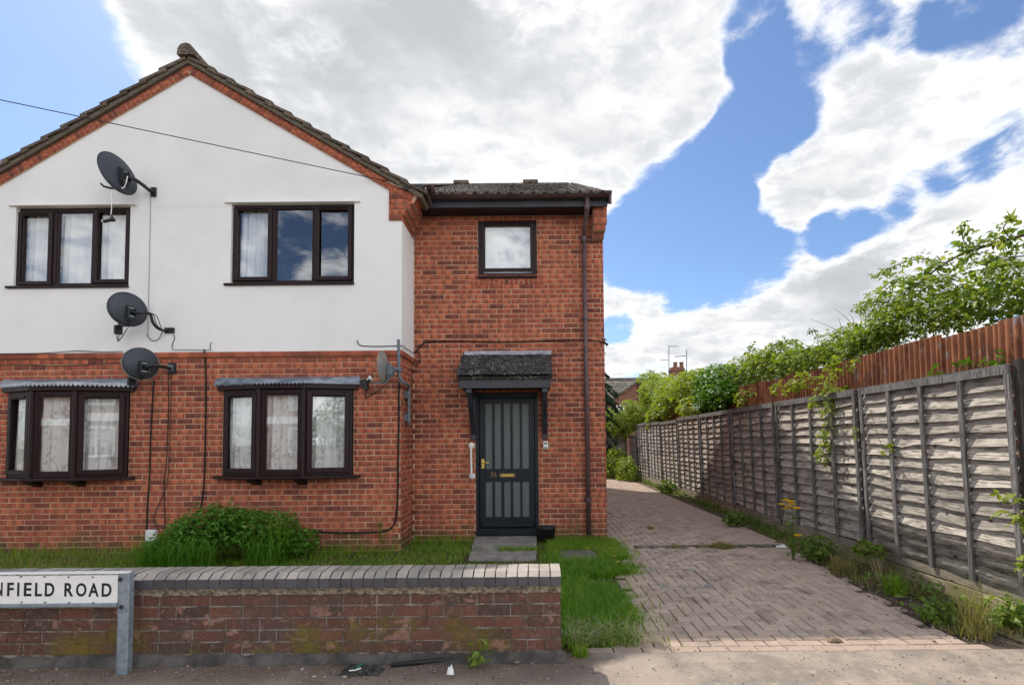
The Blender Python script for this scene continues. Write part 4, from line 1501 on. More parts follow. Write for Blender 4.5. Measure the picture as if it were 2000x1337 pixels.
# ---- door
dr = part('front_door', house, ((DOOR[0] + DOOR[1]) / 2, YE, DZ0))
dr['label'] = 'blue black panelled door with ten narrow glass strips and number 76'
x0, x1, z0, z1 = DOOR
mb = MB()
mb.box(x0 + .003, x0 + 0.05, YE - 0.012, YE + 0.08, 0.0, z1 - .003).box(x1 - 0.05, x1 - .003, YE - 0.012, YE + 0.08, 0.0, z1 - .003)
mb.box(x0 + .0501, x1 - .0501, YE - 0.012, YE + 0.08, z1 - 0.085, z1 - .003)
mb.build('door_frame', M['door'], dr, bevel=0.004)
MB().box(x0 + .0501, x1 - .0501, YE - 0.03, YE + 0.08, 0.0, z0 + 0.05).box(x0 - 0.01, x1 + 0.01, YE - 0.055, YE - 0.0301, z0 - .04, z0 + 0.016).build('threshold', M['door'], dr, bevel=0.004)
lx0, lx1 = x0 + 0.054, x1 - 0.054
lz0, lz1 = z0 + 0.055, z1 - 0.09
yl = YE + 0.02
up = [rect(a, b2, 787, 915, yl) for a, b2 in ((948, 961.6), (965.9, 979), (984, 997.2), (1001.4, 1015.8), (1019.3, 1033))]
dn = [rect(a, b2, 940, 1009, yl) for a, b2 in ((948.4, 962), (966.3, 980), (984.4, 998), (1002.6, 1016.5), (1020.6, 1034))]
zu0, zu1, zd0, zd1 = up[2][2], up[2][3], dn[2][2], dn[2][3]
mb = MB()
mb.box(lx0, up[0][0], yl, yl + 0.04, lz0, lz1).box(up[4][1], lx1, yl, yl + 0.04, lz0, lz1)
mb.box(up[0][0], up[4][1], yl, yl + 0.04, zu1, lz1).box(up[0][0], up[4][1], yl, yl + 0.04, zd1, zu0).box(up[0][0], up[4][1], yl, yl + 0.04, lz0, zd0)
for q in range(4):
    for zz0, zz1 in ((zu0, zu1), (zd0, zd1)):
        mb.box(up[q][1], up[q + 1][0], yl - 0.006, yl + 0.04, zz0, zz1)
mb.build('door_leaf', M['door'], dr, bevel=0.003)
for rr, zz0, zz1 in [(q, zu0, zu1) for q in up] + [(q, zd0, zd1) for q in up]:
    MB().box(rr[0] - .003, rr[1] + .003, yl + 0.018, yl + 0.024, zz0 - .003, zz1 + .003).build('glass_strip', M['door_glass'], dr)
MB().box(lx0 + .02, lx1 - .02, yl - 0.035, yl - .001, lz0 + 0.004, lz0 + 0.075).build('weather_bar', M['door'], dr, bevel=0.01)
q = rect(976, 1006, 923.5, 931.5, yl)
lb = MB().box(q[0], q[1], yl - 0.008, yl - .0005, q[2], q[3]).build('letterbox', M['dull_brass'], dr, bevel=0.003)
MB().box(q[0] + .03, q[1] - .03, yl - 0.013, yl - 0.0085, q[2] + .016, q[3] - .016).build('letterbox_flap', M['brass'], lb)
q = rect(940.3, 946.3, 895.5, 914.5, yl)
hp = MB().box(q[0], q[1], yl - 0.008, yl - .0005, q[2], q[3]).build('handle_plate', M['brass'], dr, bevel=0.003)
p = at(943, 902.5, yl)
MB().tube(spline([p, p + Vector((0, -.045, 0)), p + Vector((.025, -.055, 0)), p + Vector((.075, -.055, -.004)), p + Vector((.098, -.05, .004))], 4), 0.008, 8).build('lever', M['brass'], hp, True)
MB().tube([at(943, 910, yl - .010), at(943, 910, yl - .006)], 0.006, 8).build('keyhole', M['black_plastic'], hp)


def text_obj(name, body, mat, parent, x0, x1, z0, z1, y, offset=0.0, ext=0.001):
    """Flat lettering, upright in the plane y, filling the box x0..x1, z0..z1."""
    cu_ = bpy.data.curves.new('lettering', 'FONT')
    cu_.body, cu_.offset, cu_.extrude, cu_.resolution_u = body, offset, 0.02, 4
    t = bpy.data.objects.new('lettering_source', cu_)
    COL.objects.link(t)
    bpy.context.view_layer.update()
    me = bpy.data.meshes.new_from_object(t.evaluated_get(bpy.context.evaluated_depsgraph_get()))
    bpy.data.objects.remove(t)
    co = np.array([v.co[:] for v in me.vertices])
    lo, hi = co.min(0), co.max(0)
    s = (co - lo) / np.maximum(hi - lo, 1e-9)
    out = np.stack([x0 + s[:, 0] * (x1 - x0), y - s[:, 2] * ext, z0 + s[:, 1] * (z1 - z0)], 1)
    me.vertices.foreach_set('co', out.astype(np.float32).ravel())
    me.update()
    me.materials.clear()
    return link(name, me, parent, mat)


q = rect(957.5, 970.5, 921.5, 931.5, yl)
text_obj('house_number', '76', M['dull_brass'], dr, q[0], q[1], q[2], q[3], yl - .0005, 0.0, 0.004)

# ---- door canopy
cn = part('door_canopy', house, (0, YE, 2.3))
cn['label'] = 'small tiled canopy on blue black brackets above the front door'
cz0 = at(985, 757, 6.90).z
cz1 = at(985, 737, 6.90).z
cx0, cx1 = at(895.5, 748, 6.90).x, at(1075, 748, 6.90).x
MB().box(cx0, cx1, 6.90, 6.925, cz0, cz1 + .012).box(cx0 - .004, cx0 + 0.02, 6.9251, YE - .002, cz0 + .02, cz1 - .005).box(cx1 - 0.02, cx1 + .004, 6.9251, YE - .002, cz0 + .02, cz1 - .005).build('canopy_fascia', M['fascia'], cn)
MB().box(cx0 + .021, cx1 - .021, 6.926, YE - .003, cz0 + .03, cz0 + .045).build('canopy_soffit', M['soffit'], cn)
tz1 = at(985, 694.5, YE - .06).z
ey, ez = 6.86, cz1 + 0.012
wy, wz = YE - 0.02, tz1 + 0.01
sl = Vector((0, wy - ey, wz - ez))
SL = sl.length
sl.normalize()
nrm = Vector((0, -sl.z, sl.y))
tx0, tx1 = cx0 - 0.025, cx1 + 0.03
MB().add([(tx0, ey, ez - .012), (tx1, ey, ez - .012), (tx1, wy, wz - .012), (tx0, wy, wz - .012), (tx0 + .02, ey + .02, ez - .04), (tx1 - .02, ey + .02, ez - .04), (tx1 - .02, wy, wz - .06), (tx0 + .02, wy, wz - .06)],
         [(0, 1, 2, 3), (7, 6, 5, 4), (0, 4, 5, 1), (1, 5, 6, 2), (3, 7, 4, 0)]).build('canopy_deck', M['slate'], cn)
PT = []


def plain_tile(L=0.165, W=0.165, T=0.014, seed=0):
    r = random.Random(seed)
    e = [r.uniform(-.006, .006) for _ in range(4)]
    z = [r.uniform(-.003, .005) for _ in range(3)]
    v = [(-W / 2, -L / 2 + e[0], 0), (0, -L / 2 + e[1], z[0] + .004), (W / 2, -L / 2 + e[2], 0), (W / 2, L / 2, 0), (-W / 2, L / 2, 0),
         (-W / 2, -L / 2 + e[0], T), (0, -L / 2 + e[1], T + z[1] + .004), (W / 2, -L / 2 + e[2], T), (W / 2, L / 2, T), (-W / 2, L / 2, T)]
    f = [(0, 1, 6, 5), (1, 2, 7, 6), (2, 3, 8, 7), (4, 0, 5, 9), (5, 6, 9), (6, 8, 9), (6, 7, 8), (0, 4, 3, 2, 1)]
    return shape(v, f)


PTS = [plain_tile(seed=k) for k in range(6)]
rows = 8
gg = (SL - 0.02) / rows
for i in range(rows):
    cnt = 8
    W = (tx1 - tx0) / cnt
    for j in range(cnt + (i % 2)):
        xx = tx0 + W * (j + 0.5) - (W / 2 if i % 2 else 0)
        sx = 1.0
        if i % 2 and j in (0, cnt):
            sx, xx = 0.5, tx0 + W / 4 if j == 0 else tx1 - W / 4
        tl_ = 0.085
        uy = (sl * math.cos(tl_) + nrm * -math.sin(tl_)).normalized()
        uz = (nrm * math.cos(tl_) + sl * math.sin(tl_)).normalized()
        c = Vector((xx, ey - .012, ez)) + sl * (i * gg + 0.0825) + nrm * (0.012 + random.uniform(0, .004))
        PT.append((random.choice(PTS), mat4(c, Vector((1, 0, 0)) * sx * (W - .006) / .165, uy, uz), cn))
MB().add([(tx0 + .02, wy - .07, wz - .005), (tx1, wy - .07, wz - .005), (tx1 + .012, YE - .004, wz + .075), (tx0 + .03, YE - .004, wz + .075),
          (tx0 + .02, wy - .07, wz - .02), (tx1, wy - .07, wz - .02)], [(0, 1, 2, 3), (4, 5, 1, 0)]).build('lead_flashing', M['lead_light'], cn)
zbk = at(912, 858, YE).z
for xx in (cx0 + 0.135, cx1 - 0.075):
    mb = MB()
    mb.box(xx - .04, xx + .04, YE - 0.055, YE - .001, zbk, cz0 - .001)
    mb.box(xx - .04, xx + .04, 6.93, YE - 0.0551, cz0 - 0.065, cz0 - .001)
    yy0, zz0 = 6.96, cz0 - 0.066
    yy1, zz1 = YE - 0.056, zbk + 0.16
    mb.add([(xx - .032, yy0, zz0), (xx + .032, yy0, zz0), (xx + .032, yy1, zz1 - .09), (xx - .032, yy1, zz1 - .09), (xx - .032, yy0 + .10, zz0), (xx + .032, yy0 + .10, zz0), (xx + .032, yy1, zz1 + .05), (xx - .032, yy1, zz1 + .05)],
           [(0, 1, 2, 3), (7, 6, 5, 4), (0, 3, 7, 4), (1, 5, 6, 2), (3, 2, 6, 7), (0, 4, 5, 1)])
    mb.build('bracket', M['fascia'], cn, bevel=0.004)

pieces('canopy_tile', 'tiling', PT, M['slate'], cn, 300)
gable_t = [t for t in TT if t[2] == roof]
main_t = [t for t in TT if t[2] == mr]
pieces('roof_tile', 'tiling', gable_t, M['tile'], roof, 130, hide=lambda m: m[1][3] > YG + 0.2)
pieces('roof_tile', 'tiling', main_t, M['roof_tile'], mr, 150)
pieces('brick', 'brickwork', BR, M['brick'], house, 300, hide=lambda m: abs(m[0][0]) < 0.001 and m[1][3] > YE + 0.1)


# ================================================================== things fixed to the house
def dish(label, px, py, Y, size, ratio, ang, mount, lnb=True, mat='dish', rim='dish', hang=False, curve=0.0, mcol='black_plastic', sx=1.0):
    C = at(px, py, Y)
    v = (C - CAM).normalized()
    r = v.cross(Vector((0, 0, 1))).normalized()
    u = r.cross(v)
    a = R(ang)
    n = (v * ratio + (r * math.cos(a) + u * math.sin(a)) * math.sqrt(1 - ratio * ratio)).normalized()
    side = n.cross(Vector((0, 0, 1))).normalized()
    top = side.cross(n).normalized()
    d = thing('satellite_dish', label, 'satellite dish', at(mount[0], mount[1], YW - 0.01), 'satellite dishes on the house front')
    # reflector: a shallow bowl opening along n
    rr = size / 2
    mb = MB()
    rings, seg, depth = 6, 32, 0.055
    vs, fs = [C - n * depth], []
    for i in range(1, rings + 1):
        q = i / rings
        for k in range(seg):
            t = 2 * math.pi * k / seg
            vs.append(C + (side * math.cos(t) * sx + top * math.sin(t)) * rr * q - n * depth * (1 - q * q))
    for k in range(seg):
        fs.append((0, 1 + (k + 1) % seg, 1 + k))
    for i in range(rings - 1):
        for k in range(seg):
            a0, b0 = 1 + i * seg + k, 1 + i * seg + (k + 1) % seg
            fs.append((a0, b0, b0 + seg, a0 + seg))
    mb.add(vs, fs)
    o = mb.build('reflector', M[mat], d, True)
    sd_ = o.modifiers.new('sheet', 'SOLIDIFY')
    sd_.thickness, sd_.offset = 0.006, 0
    MB().tube([C + (side * math.cos(2 * math.pi * k / 40) * sx + top * math.sin(2 * math.pi * k / 40)) * rr for k in range(41)], 0.007, 6).build('rim', M[rim], d, True)
    # back bracket
    B = C - n * (depth + 0.03) - top * rr * 0.25
    Mx = Matrix((side, -n, top)).transposed()
    mb = MB().cbox(B + n * 0.015, (0.085, 0.03, rr * 0.85), Mx)
    mb.cbox(B - n * 0.015 + side * 0.045, (0.012, 0.06, rr * 0.6), Mx).cbox(B - n * 0.015 - side * 0.045, (0.012, 0.06, rr * 0.6), Mx)
    mb.build('back_bracket', M[mcol], d)
    for q in (-.25, .25):
        MB().tube([B - n * 0.012 + top * rr * q - side * 0.05, B - n * 0.012 + top * rr * q + side * 0.065], 0.010, 6).build('bolt', M['steel'], d)
    # arm to the receiver
    low = C - top * (rr * 0.98)
    tipp = C - top * rr * 0.85 + n * size * 0.52
    if lnb:
        MB().tube([B - top * rr * 0.3, low - n * 0.03, low + n * 0.02, tipp], 0.011, 6).build('feed_arm', M[mcol], d, True)
    if lnb:
        ax = (C - tipp).normalized()
        l = MB()
        l.cbox(tipp - ax * 0.03 - top * 0.03, (0.085, 0.05, 0.12), Mx)
        l.tube([tipp - ax * 0.01, tipp + ax * 0.05], 0.022, 8)
        l = l.build('receiver', M['black_plastic'], d, bevel=0.006)
        MB().tube([tipp + ax * 0.0505, tipp + ax * 0.075], [0.030, 0.030], 10).build('receiver_cap', M['white_plastic'], l)
        e = tipp - top * 0.09 - ax * 0.03
        for s in (0, 1, 2):
            MB().tube(spline([e + side * .02 * (s - 1), e - top * (.07 + .012 * s) + n * .01, e - top * .05 - n * (.09 + .01 * s), low - n * 0.04 - top * .01], 5), 0.0035, 5).build('lead', M['cable'], d, True)
    return d, C, n, top, side, B, tipp


def dmount(d, pts, r, plate, psize=(0.10, 0.02, 0.14), mcol='black_plastic'):
    MB().tube(spline(pts, 5), r, 8).build('mount_arm', M[mcol], d, True)
    MB().cbox(plate, psize).build('wall_plate', M[mcol], d, bevel=0.003)


YD = 6.50
d, C, n, top, side, B, tipp = dish('topmost drooping dish with its receiver dangling on a white lead over the window', 230, 339, YD, 0.53, 0.60, 216, (299, 375), lnb=False)
w = at(300, 375, YW - 0.012)
dmount(d, [B, at(262, 350, 6.52), at(280, 362, 6.62), at(291, 371, 6.76), w], 0.024, w, (0.075, 0.02, 0.13))
MB().tube(spline([at(249, 344, 6.42), at(246, 358, 6.42), at(240, 367, 6.42), at(222, 370, 6.35)], 5), 0.006, 5).build('lead', M['white_plastic'], d, True)
MB().tube([at(238, 370, 6.40), at(214, 367, 6.33), at(203, 364, 6.3), at(196, 358, 6.28)], [.016, .016, .014, .011], 6).build('feed_arm', M['black_plastic'], d, True)
hang = [at(220, 370, 6.34), at(216.5, 378, 6.34), at(217.5, 392, 6.34), at(218, 405, 6.34), at(216.5, 421, 6.34)]
MB().tube(spline(hang, 5), 0.005, 5).build('hanging_lead', M['white_plastic'], d, True)
rc = MB()
rc.tube([at(203, 432, 6.34), at(207, 431.5, 6.34), at(214, 430, 6.34), at(222, 427, 6.34)], [.024, .019, .021, .026], 8).tube([at(221, 431, 6.34), at(219, 425, 6.34), at(216.5, 420, 6.34)], [.028, .017, .010], 8)
rc.build('receiver', M['black_plastic'], d, True)
MB().tube([at(200.5, 432.5, 6.34), at(203, 432, 6.34)], 0.022, 8).build('receiver_cap', M['white_plastic'], d)

d, C, n, top, side, B, tipp = dish('middle grey dish on the white render with two looped leads and a black box receiver', 249.5, 604, YD, 0.44, 0.90, 210, (330, 645), mcol='black_plastic')
w = at(331, 645, YW - 0.012)
dmount(d, [B, at(286, 611, 6.50), at(294, 614, 6.55), at(298, 628, 6.58), at(306, 639, 6.64), at(318, 645, 6.74), w + Vector((-.03, -.01, 0))], 0.018, w, (0.13, 0.025, 0.075))
for k in (0, 1):
    MB().tube(spline([at(294, 611, 6.50), at(306 - 5 * k, 617, 6.55), at(312 - 7 * k, 632, 6.62), at(317, 645, 6.72)], 5), 0.005, 5).build('lead', M['cable'], d, True)
MB().tube(spline([at(317, 648, 6.74), at(310, 661, 6.79), at(299, 665, 6.80), at(289, 658, 6.80), at(288, 652, 6.80)], 5), 0.005, 5).build('lead', M['cable'], d, True)

d, C, n, top, side, B, tipp = dish('lowest of the three stacked dishes, in front of the brick band', 275, 710, YD, 0.415, 0.93, 190, (335, 716), rim='old_dish')
w = at(336, 719, YG - 0.012)
dmount(d, [B, at(300, 713, 6.50), at(318, 716, 6.60), at(330, 719, 6.74), w], 0.022, w, (0.10, 0.025, 0.15), 'black_plastic')
MB().cbox(w + Vector((0, -.03, 0)), (0.06, 0.05, 0.09)).build('mount_cap', M['grey_plastic'], d, bevel=0.004)

d, C, n, top, side, B, tipp = dish('faded dish seen edge on beside the right bay window, clamped to a bent pole', 748.5, 717, 6.42, 0.41, 0.33, 186, (801, 790), mat='old_dish', rim='old_dish', mcol='grey_plastic')
xb = XC + 0.05
p1, p2 = at(778.5, 663, 6.62), at(779, 722, 6.62)
MB().tube(spline([p1, p1.lerp(p2, .5), p2, at(781, 737, 6.63), at(787, 747, 6.66), at(797, 751, 6.95), Vector((xb, 7.05, at(800, 758, 6.95).z)), Vector((xb, 7.06, at(800, 775, 6.95).z)), Vector((xb, 7.06, at(800, 830, 6.95).z))], 5), 0.022, 8).build('pole', M['grey_plastic'], d, True)
MB().tube([B, at(770, 721, 6.5), at(778, 721, 6.60)], 0.020, 8).cbox(at(779, 722, 6.62), (0.07, 0.07, 0.06)).build('clamp', M['grey_plastic'], d)
for py in (770, 815):
    MB().box(XC + .0005, XC + 0.04, 6.98, 7.14, at(800, py, 6.95).z - 0.05, at(800, py, 6.95).z + 0.05).build('wall_plate', M['grey_plastic'], d, bevel=0.004)

# cables -------------------------------------------------------------
yg = YG - 0.012
yw = YW - 0.008
ye_ = YE - 0.014
cable('cable', [at(294, 377, yw), at(293.5, 420, yw), at(291, 540, yw), at(289, 640, yw), at(290, 652, yw)], 0.0045, M['pale_cable'], 'thin grey cable running down the white render between the dishes')
cable('cable', [at(-60, 691, YG - .05), at(60, 690, YG - .05), at(110, 688, YG - .05), at(150, 685, YG - .045), at(200, 687, YG - .045), at(240, 686, YG - .045)], 0.006, M['cable'], 'black cable lying along the brick band at the left edge')
cable('cable', [at(-60, 713, yg), at(50, 712, yg), at(120, 714, yg), at(240, 708, yg)], 0.005, M['brown_cable'], 'brown cable across the bricks between the left bay roof and the band')
cable('cable', [at(339, 653, yw), at(341, 662, yw), at(337, 670, yw), at(338, 682, YG - .045), at(360, 683, YG - .045), at(408, 683, YG - .045), at(410, 678, yw), at(412, 668, yw)], 0.0045, M['cable'], 'black cable clipped along the band below the middle dish')
cable('cable', [at(300, 742, yg), at(297, 800, yg), at(294, 860, yg), at(292, 930, yg), at(288, 990, yg), at(286, 1050, yg)], 0.009, M['cable'], 'thick black cable down the bricks nearest the left bay window')
cable('cable', [at(328, 724, yg), at(329, 800, yg), at(325, 900, yg), at(320, 944, yg), at(322, 1000, yg), at(322, 1035, yg)], 0.0055, M['cable'], 'thin black cable straight down the bricks below the lowest dish')
cable('cable', [at(333, 724, yg), at(333, 810, yg), at(328, 930, yg), at(318, 965, yg), at(302, 1005, yg), at(301, 1020, yg), at(310, 1036, yg)], 0.0055, M['brown_cable'], 'thin brown cable curving to the small white box near the ground')
cable('cable', [at(398.5, 682, YG - .045), at(401, 700, yg), at(402, 760, yg), at(401, 850, yg), at(399, 930, yg), at(395, 975, yg), at(391, 992, yg)], 0.010, M['cable'], 'thick black cable down the bricks left of the right bay window')
cable('cable', [at(779, 745, yg), at(779, 800, yg), at(777.5, 900, yg), at(776, 980, yg), at(770, 1022, yg), at(752, 1036, yg), at(720, 1039, yg), at(660, 1040, yg), at(612, 1037, yg)], 0.013, M['cable'], 'thick black cable down the gable corner and along to the shrub')
cable('cable', [at(698, 664, yw), at(700, 671, yw), at(708, 675, yw), at(740, 676, yw), at(775, 675, yw), at(787, 675, YW - .02), Vector((XC + .035, 6.95, at(792, 680, 6.95).z)), Vector((XC + .045, 7.3, at(803, 688, 7.3).z)), Vector((XC + .08, YE - .02, at(809, 690, ye_).z))], 0.006, M['cable'], 'black cable along the foot of the render round the corner')
cable('cable', [at(809, 690, ye_), at(815, 683, ye_), at(824, 673, ye_), at(838, 667, ye_), at(900, 666, ye_), at(980, 667.5, ye_), at(1080, 665, ye_), at(1150, 664.5, YE - .09), at(1176, 668, ye_), at(1188, 672, ye_)], 0.010, M['cable'], 'black cable across the entrance wall above the canopy')
cable('cable', [at(815, 684, ye_), at(820, 694, ye_), at(820, 704, ye_), at(814, 712, ye_), at(806, 712, ye_)], 0.006, M['cable'], 'short black cable loop in the corner beside the entrance wall')
pa = at(757, 354, YG - .05)
pb = at(0, 195, 5.9)
far = pa + (pb - pa) * 3.2
cable('overhead_wire', [pa + (far - pa) * (k / 12) - Vector((0, 0, 0.0)) for k in range(13)], 0.006, M['cable'], 'thin overhead wire crossing the gable down to the kneeler')
cable('cable', [pa, at(762, 357, YG - .07), at(775, 363, YG - .07), at(795, 369, YG - .06), at(806, 377, YG - .06), at(815, 384, YG - .05)], 0.006, M['pale_cable'], 'pale cable on the kneeler bricks below the roof corner')
MB().cbox(at(795, 368, YG - .06), (0.07, 0.04, 0.05)).build('junction', M['black_plastic'], None)
tag(bpy.data.objects['junction'], 'small dark junction box on the kneeler bricks', 'junction box')
bpy.data.objects['junction'].name = 'junction_box'
# telegraph pole the wire comes from, up the street
tp = thing('telegraph_pole', 'tall wooden telegraph pole up the street holding the overhead wire', 'pole', (far.x, far.y, 0))
MB().tube([(far.x, far.y, -0.1), (far.x, far.y, far.z + 0.25)], [0.13, 0.09], 10).build('shaft', M['pole_wood'], tp, True)

# grab rail, key safe, white box
gr = thing('grab_rail', 'white grab rail on the bricks left of the front door', 'grab rail', at(921.5, 930, YE))
a, b2 = at(921, 869.5, YE - .01), at(922, 929, YE - .01)
o1, o2 = Vector((0, -.065, 0)), Vector((0, -.065, 0))
MB().tube(spline([a, a + o1 * .8, a + o1 + Vector((0, 0, -.03)), b2 + o2 + Vector((0, 0, .03)), b2 + o2 * .8, b2], 5), 0.016, 10).build('bar', M['white_plastic'], gr, True)
for q in (a, b2):
    MB().lathe(q + Vector((0, -.001, 0)), [(0.044, -.0), (0.044, .008), (0.030, .013)], 18, Vector((0, -1, 0))).build('flange', M['white_plastic'], gr)
ks = thing('key_safe', 'small grey key safe on the bricks right of the front door', 'key safe', at(1066, 877, YE))
q = rect(1061, 1070.5, 861, 876.5, YE)
MB().box(q[0], q[1], YE - 0.05, YE - .001, q[2], q[3]).build('body', M['white_plastic'], ks, bevel=0.008)
MB().box(q[0] + .018, q[1] - .018, YE - 0.055, YE - .0501, q[3] - .048, q[3] - .022).build('dial_window', M['black_plastic'], ks, bevel=0.004)
MB().box(q[0] + .016, q[1] - .016, YE - 0.054, YE - .0501, q[2] + .012, q[2] + .03).build('button_strip', M['black_plastic'], ks)
q = rect(290, 309, 1033, 1056, YG)
wb = thing('wall_box', 'small pale grey box low on the bricks beside the shrub', 'junction box', ((q[0] + q[1]) / 2, YG, q[2]))
MB().box(q[0], q[1], YG - 0.06, YG - .001, q[2], q[3]).build('body', M['white_plastic'], wb, bevel=0.006)
MB().box(q[0] + .012, q[1] - .012, YG - 0.066, YG - .0601, q[2] + .012, q[3] - .012).build('lid', M['white_plastic'], wb, bevel=0.003)

# floodlight / camera on the right bay roof corner
fl_ = thing('security_light', 'small black box lamp at the right corner of the right bay roof', 'lamp', at(712, 748, 6.7))
Mx = Matrix.Rotation(R(-22), 3, 'Y')
MB().cbox(at(711, 748, 6.66), (0.085, 0.07, 0.095), Mx).build('body', M['black_plastic'], fl_, bevel=0.006)
MB().tube([at(718, 742, 6.66), at(724, 734, 6.66)], 0.017, 8).build('cap', M['white_plastic'], fl_)
MB().cbox(at(714, 752, 6.615), (0.045, 0.012, 0.022), Mx).build('label_plate', M['white_plastic'], fl_)
MB().tube([at(719, 748, 6.68), at(735, 745, 6.60), at(741, 747, 6.55)], 0.010, 6).build('stalk', M['brown_cable'], fl_)

# steps and slabs
for (nm, lab, q, z, mt) in (('step_slab', 'grey concrete slab directly below the front door', [(930, 1046), (1048.5, 1046), (1048, 1066), (921, 1066)], 0.055, 'concrete_slab'),
                            ('step_slab', 'nearer cracked grey concrete slab in the grass before the door', [(921, 1073.5), (1048.5, 1073.5), (1047, 1088), (915, 1088)], 0.030, 'concrete_slab'),
                            ('paving_slab', 'dark paving slab in the grass right of the door steps', [(1088, 1073), (1157, 1073), (1172, 1089), (1098, 1092)], 0.012, 'dark_slab')):
    P = [atz(x, y, z) for x, y in q]
    mb = MB()
    n = 7
    ft, bt = [], []
    for k in range(n):
        t = k / (n - 1)
        ft.append(P[3].lerp(P[2], t) + Vector((0, random.uniform(-.025, .02), random.uniform(-.006, .004))))
        bt.append(P[0].lerp(P[1], t) + Vector((0, random.uniform(-.005, .005), 0)))
    vs = ft + bt + [Vector((p.x, p.y, -0.02)) for p in ft] + [Vector((p.x, p.y, -0.02)) for p in bt]
    fs = []
    for k in range(n - 1):
        fs += [(k, k + 1, n + k + 1, n + k), (2 * n + k, 2 * n + k + 1, k + 1, k)]
    fs += [(0, n, 3 * n, 2 * n), (n - 1, 3 * n - 1, 4 * n - 1, 2 * n - 1)]
    mb.add(vs, fs)
    tag(mb.build(nm, M[mt], None, bevel=0.005), lab, 'paving slab')

# black tub beside the door
bc = atz(1068, 1057, 0.0)
tb = thing('tub', 'black plastic tub on the grass at the right foot of the door', 'tub', bc)
MB().lathe(bc, [(0.105, 0.0), (0.125, 0.19), (0.138, 0.192), (0.138, 0.212), (0.122, 0.212), (0.115, 0.17), (0.0, 0.165)], 24).build('pot', M['black_plastic'], tb, True)
MB().tube(spline([bc + Vector((-.135, 0, .20)), bc + Vector((-.06, -.10, .215)), bc + Vector((.06, -.10, .215)), bc + Vector((.135, 0, .20))], 5), 0.006, 6).build('handle', M['black_plastic'], tb, True)

# ================================================================== garden wall
gy = 3.38
gxr = at(1095.5, 1200, gy).x
gxl = -4.6
gwall = thing('garden_wall', 'low garden wall of flaking red brick with bevelled grey coping in front of the lawn', 'garden wall', ((gxl + gxr) / 2, gy, 0))
MB().box(gxl, gxr - 0.006, gy + 0.006, gy + 0.20, -0.14, 0.449).build('old_mortar', M['old_mortar'], gwall)
GB = []
ch = (0.449 - 0.062) / 5
for k in range(5):
    z0 = 0.062 + k * ch
    x = gxr
    first = True
    while x > gxl:
        L = 0.222 if random.random() < 0.72 else 0.112
        if first and k % 2:
            L = 0.112
        first = False
        L = min(L, x - gxl)
        if L < 0.04:
            break
        GB.append((BRICK, brick_at((x - L / 2, gy + random.uniform(-.0015, .0015), z0 + ch / 2), (1, 0, 0), (0, -1, 0), L - 0.008, ch - 0.009, 0.05, 1.3), gwall))
        x -= L
    for yy in (0.055, 0.155):                  # the end of the wall
        GB.append((BRICK, brick_at((gxr, gy + yy, z0 + ch / 2), (0, 1, 0), (1, 0, 0), 0.09, ch - 0.009, 0.03), gwall))
# rough cement foot
random.seed(11)
mb = MB()
xs = [gxl + (gxr + 0.03 - gxl) * i / 90 for i in range(91)]
top_ = [0.060 + random.uniform(-.012, .022) for _ in xs]
for i in range(90):
    a, b2 = xs[i], xs[i + 1]
    mb.add([(a, gy - .055, -.02), (b2, gy - .055, -.02), (b2, gy - .018, top_[i + 1] * .75), (a, gy - .018, top_[i] * .75), (b2, gy + .004, top_[i + 1]), (a, gy + .004, top_[i])], [(0, 1, 2, 3), (3, 2, 4, 5)])
mb.build('cement_foot', M['plinth'], gwall, True)
# mortar fillet under the coping
mb = MB()
xs = [gxl + (gxr - gxl) * i / 140 for i in range(141)]
lo_ = [0.449 + random.uniform(-.006, .004) for _ in xs]
for i in range(140):
    a, b2 = xs[i], xs[i + 1]
    mb.add([(a, gy - .012, lo_[i]), (b2, gy - .012, lo_[i + 1]), (b2, gy - .022, 0.476), (a, gy - .022, 0.476), (b2, gy - .04, .4985), (a, gy - .04, .4985), (a, gy + .004, lo_[i] - .003), (b2, gy + .004, lo_[i + 1] - .003)], [(0, 1, 2, 3), (3, 2, 4, 5), (6, 7, 1, 0)])
mb.build('mortar_fillet', M['fillet'], gwall)


def coping_shape(seed):
    r = random.Random(seed)
    j = lambda s=.0015: r.uniform(-s, s)
    w = 0.0325
    prof = [(-0.04, 0.0), (-0.04, 0.060), (0.008, 0.090), (0.020, 0.0925), (0.175, 0.0925), (0.175, 0.0)]
    vs = [(-w + j(), y + j(.003), z + j()) for y, z in prof] + [(w + j(), y + j(.003), z + j()) for y, z in prof]
    n = len(prof)
    fs = [tuple(range(n)), tuple(range(2 * n - 1, n - 1, -1))] + [(i + n, (i + 1) % n + n, (i + 1) % n, i)[::-1] for i in range(n)]
    fs = [f[::-1] for f in fs]
    return shape(vs, fs)


CS = [coping_shape(k) for k in range(6)]
CP = []
x = gxr - 0.0325
i = 0
while x > gxl:
    CP.append((CS[i % 6], mat4((x, gy + random.uniform(-.002, .002), 0.4995 + random.uniform(-.001, .002)), (1, 0, 0), (0, 1, 0), (0, 0, 1)), gwall))
    x -= 0.0725
    i += 1
MB().box(gxl, gxr - .002, gy - .034, gy + .17, .4988, 0.556).box(gxl, gxr - .002, gy + .012, gy + .17, .5561, 0.588).build('coping_mortar', M['coping_joint'], gwall)
pieces('brick', 'brickwork', GB, M['wall_brick'], gwall, 300)
pieces('coping_brick', 'coping', CP, M['coping'], gwall, 300)

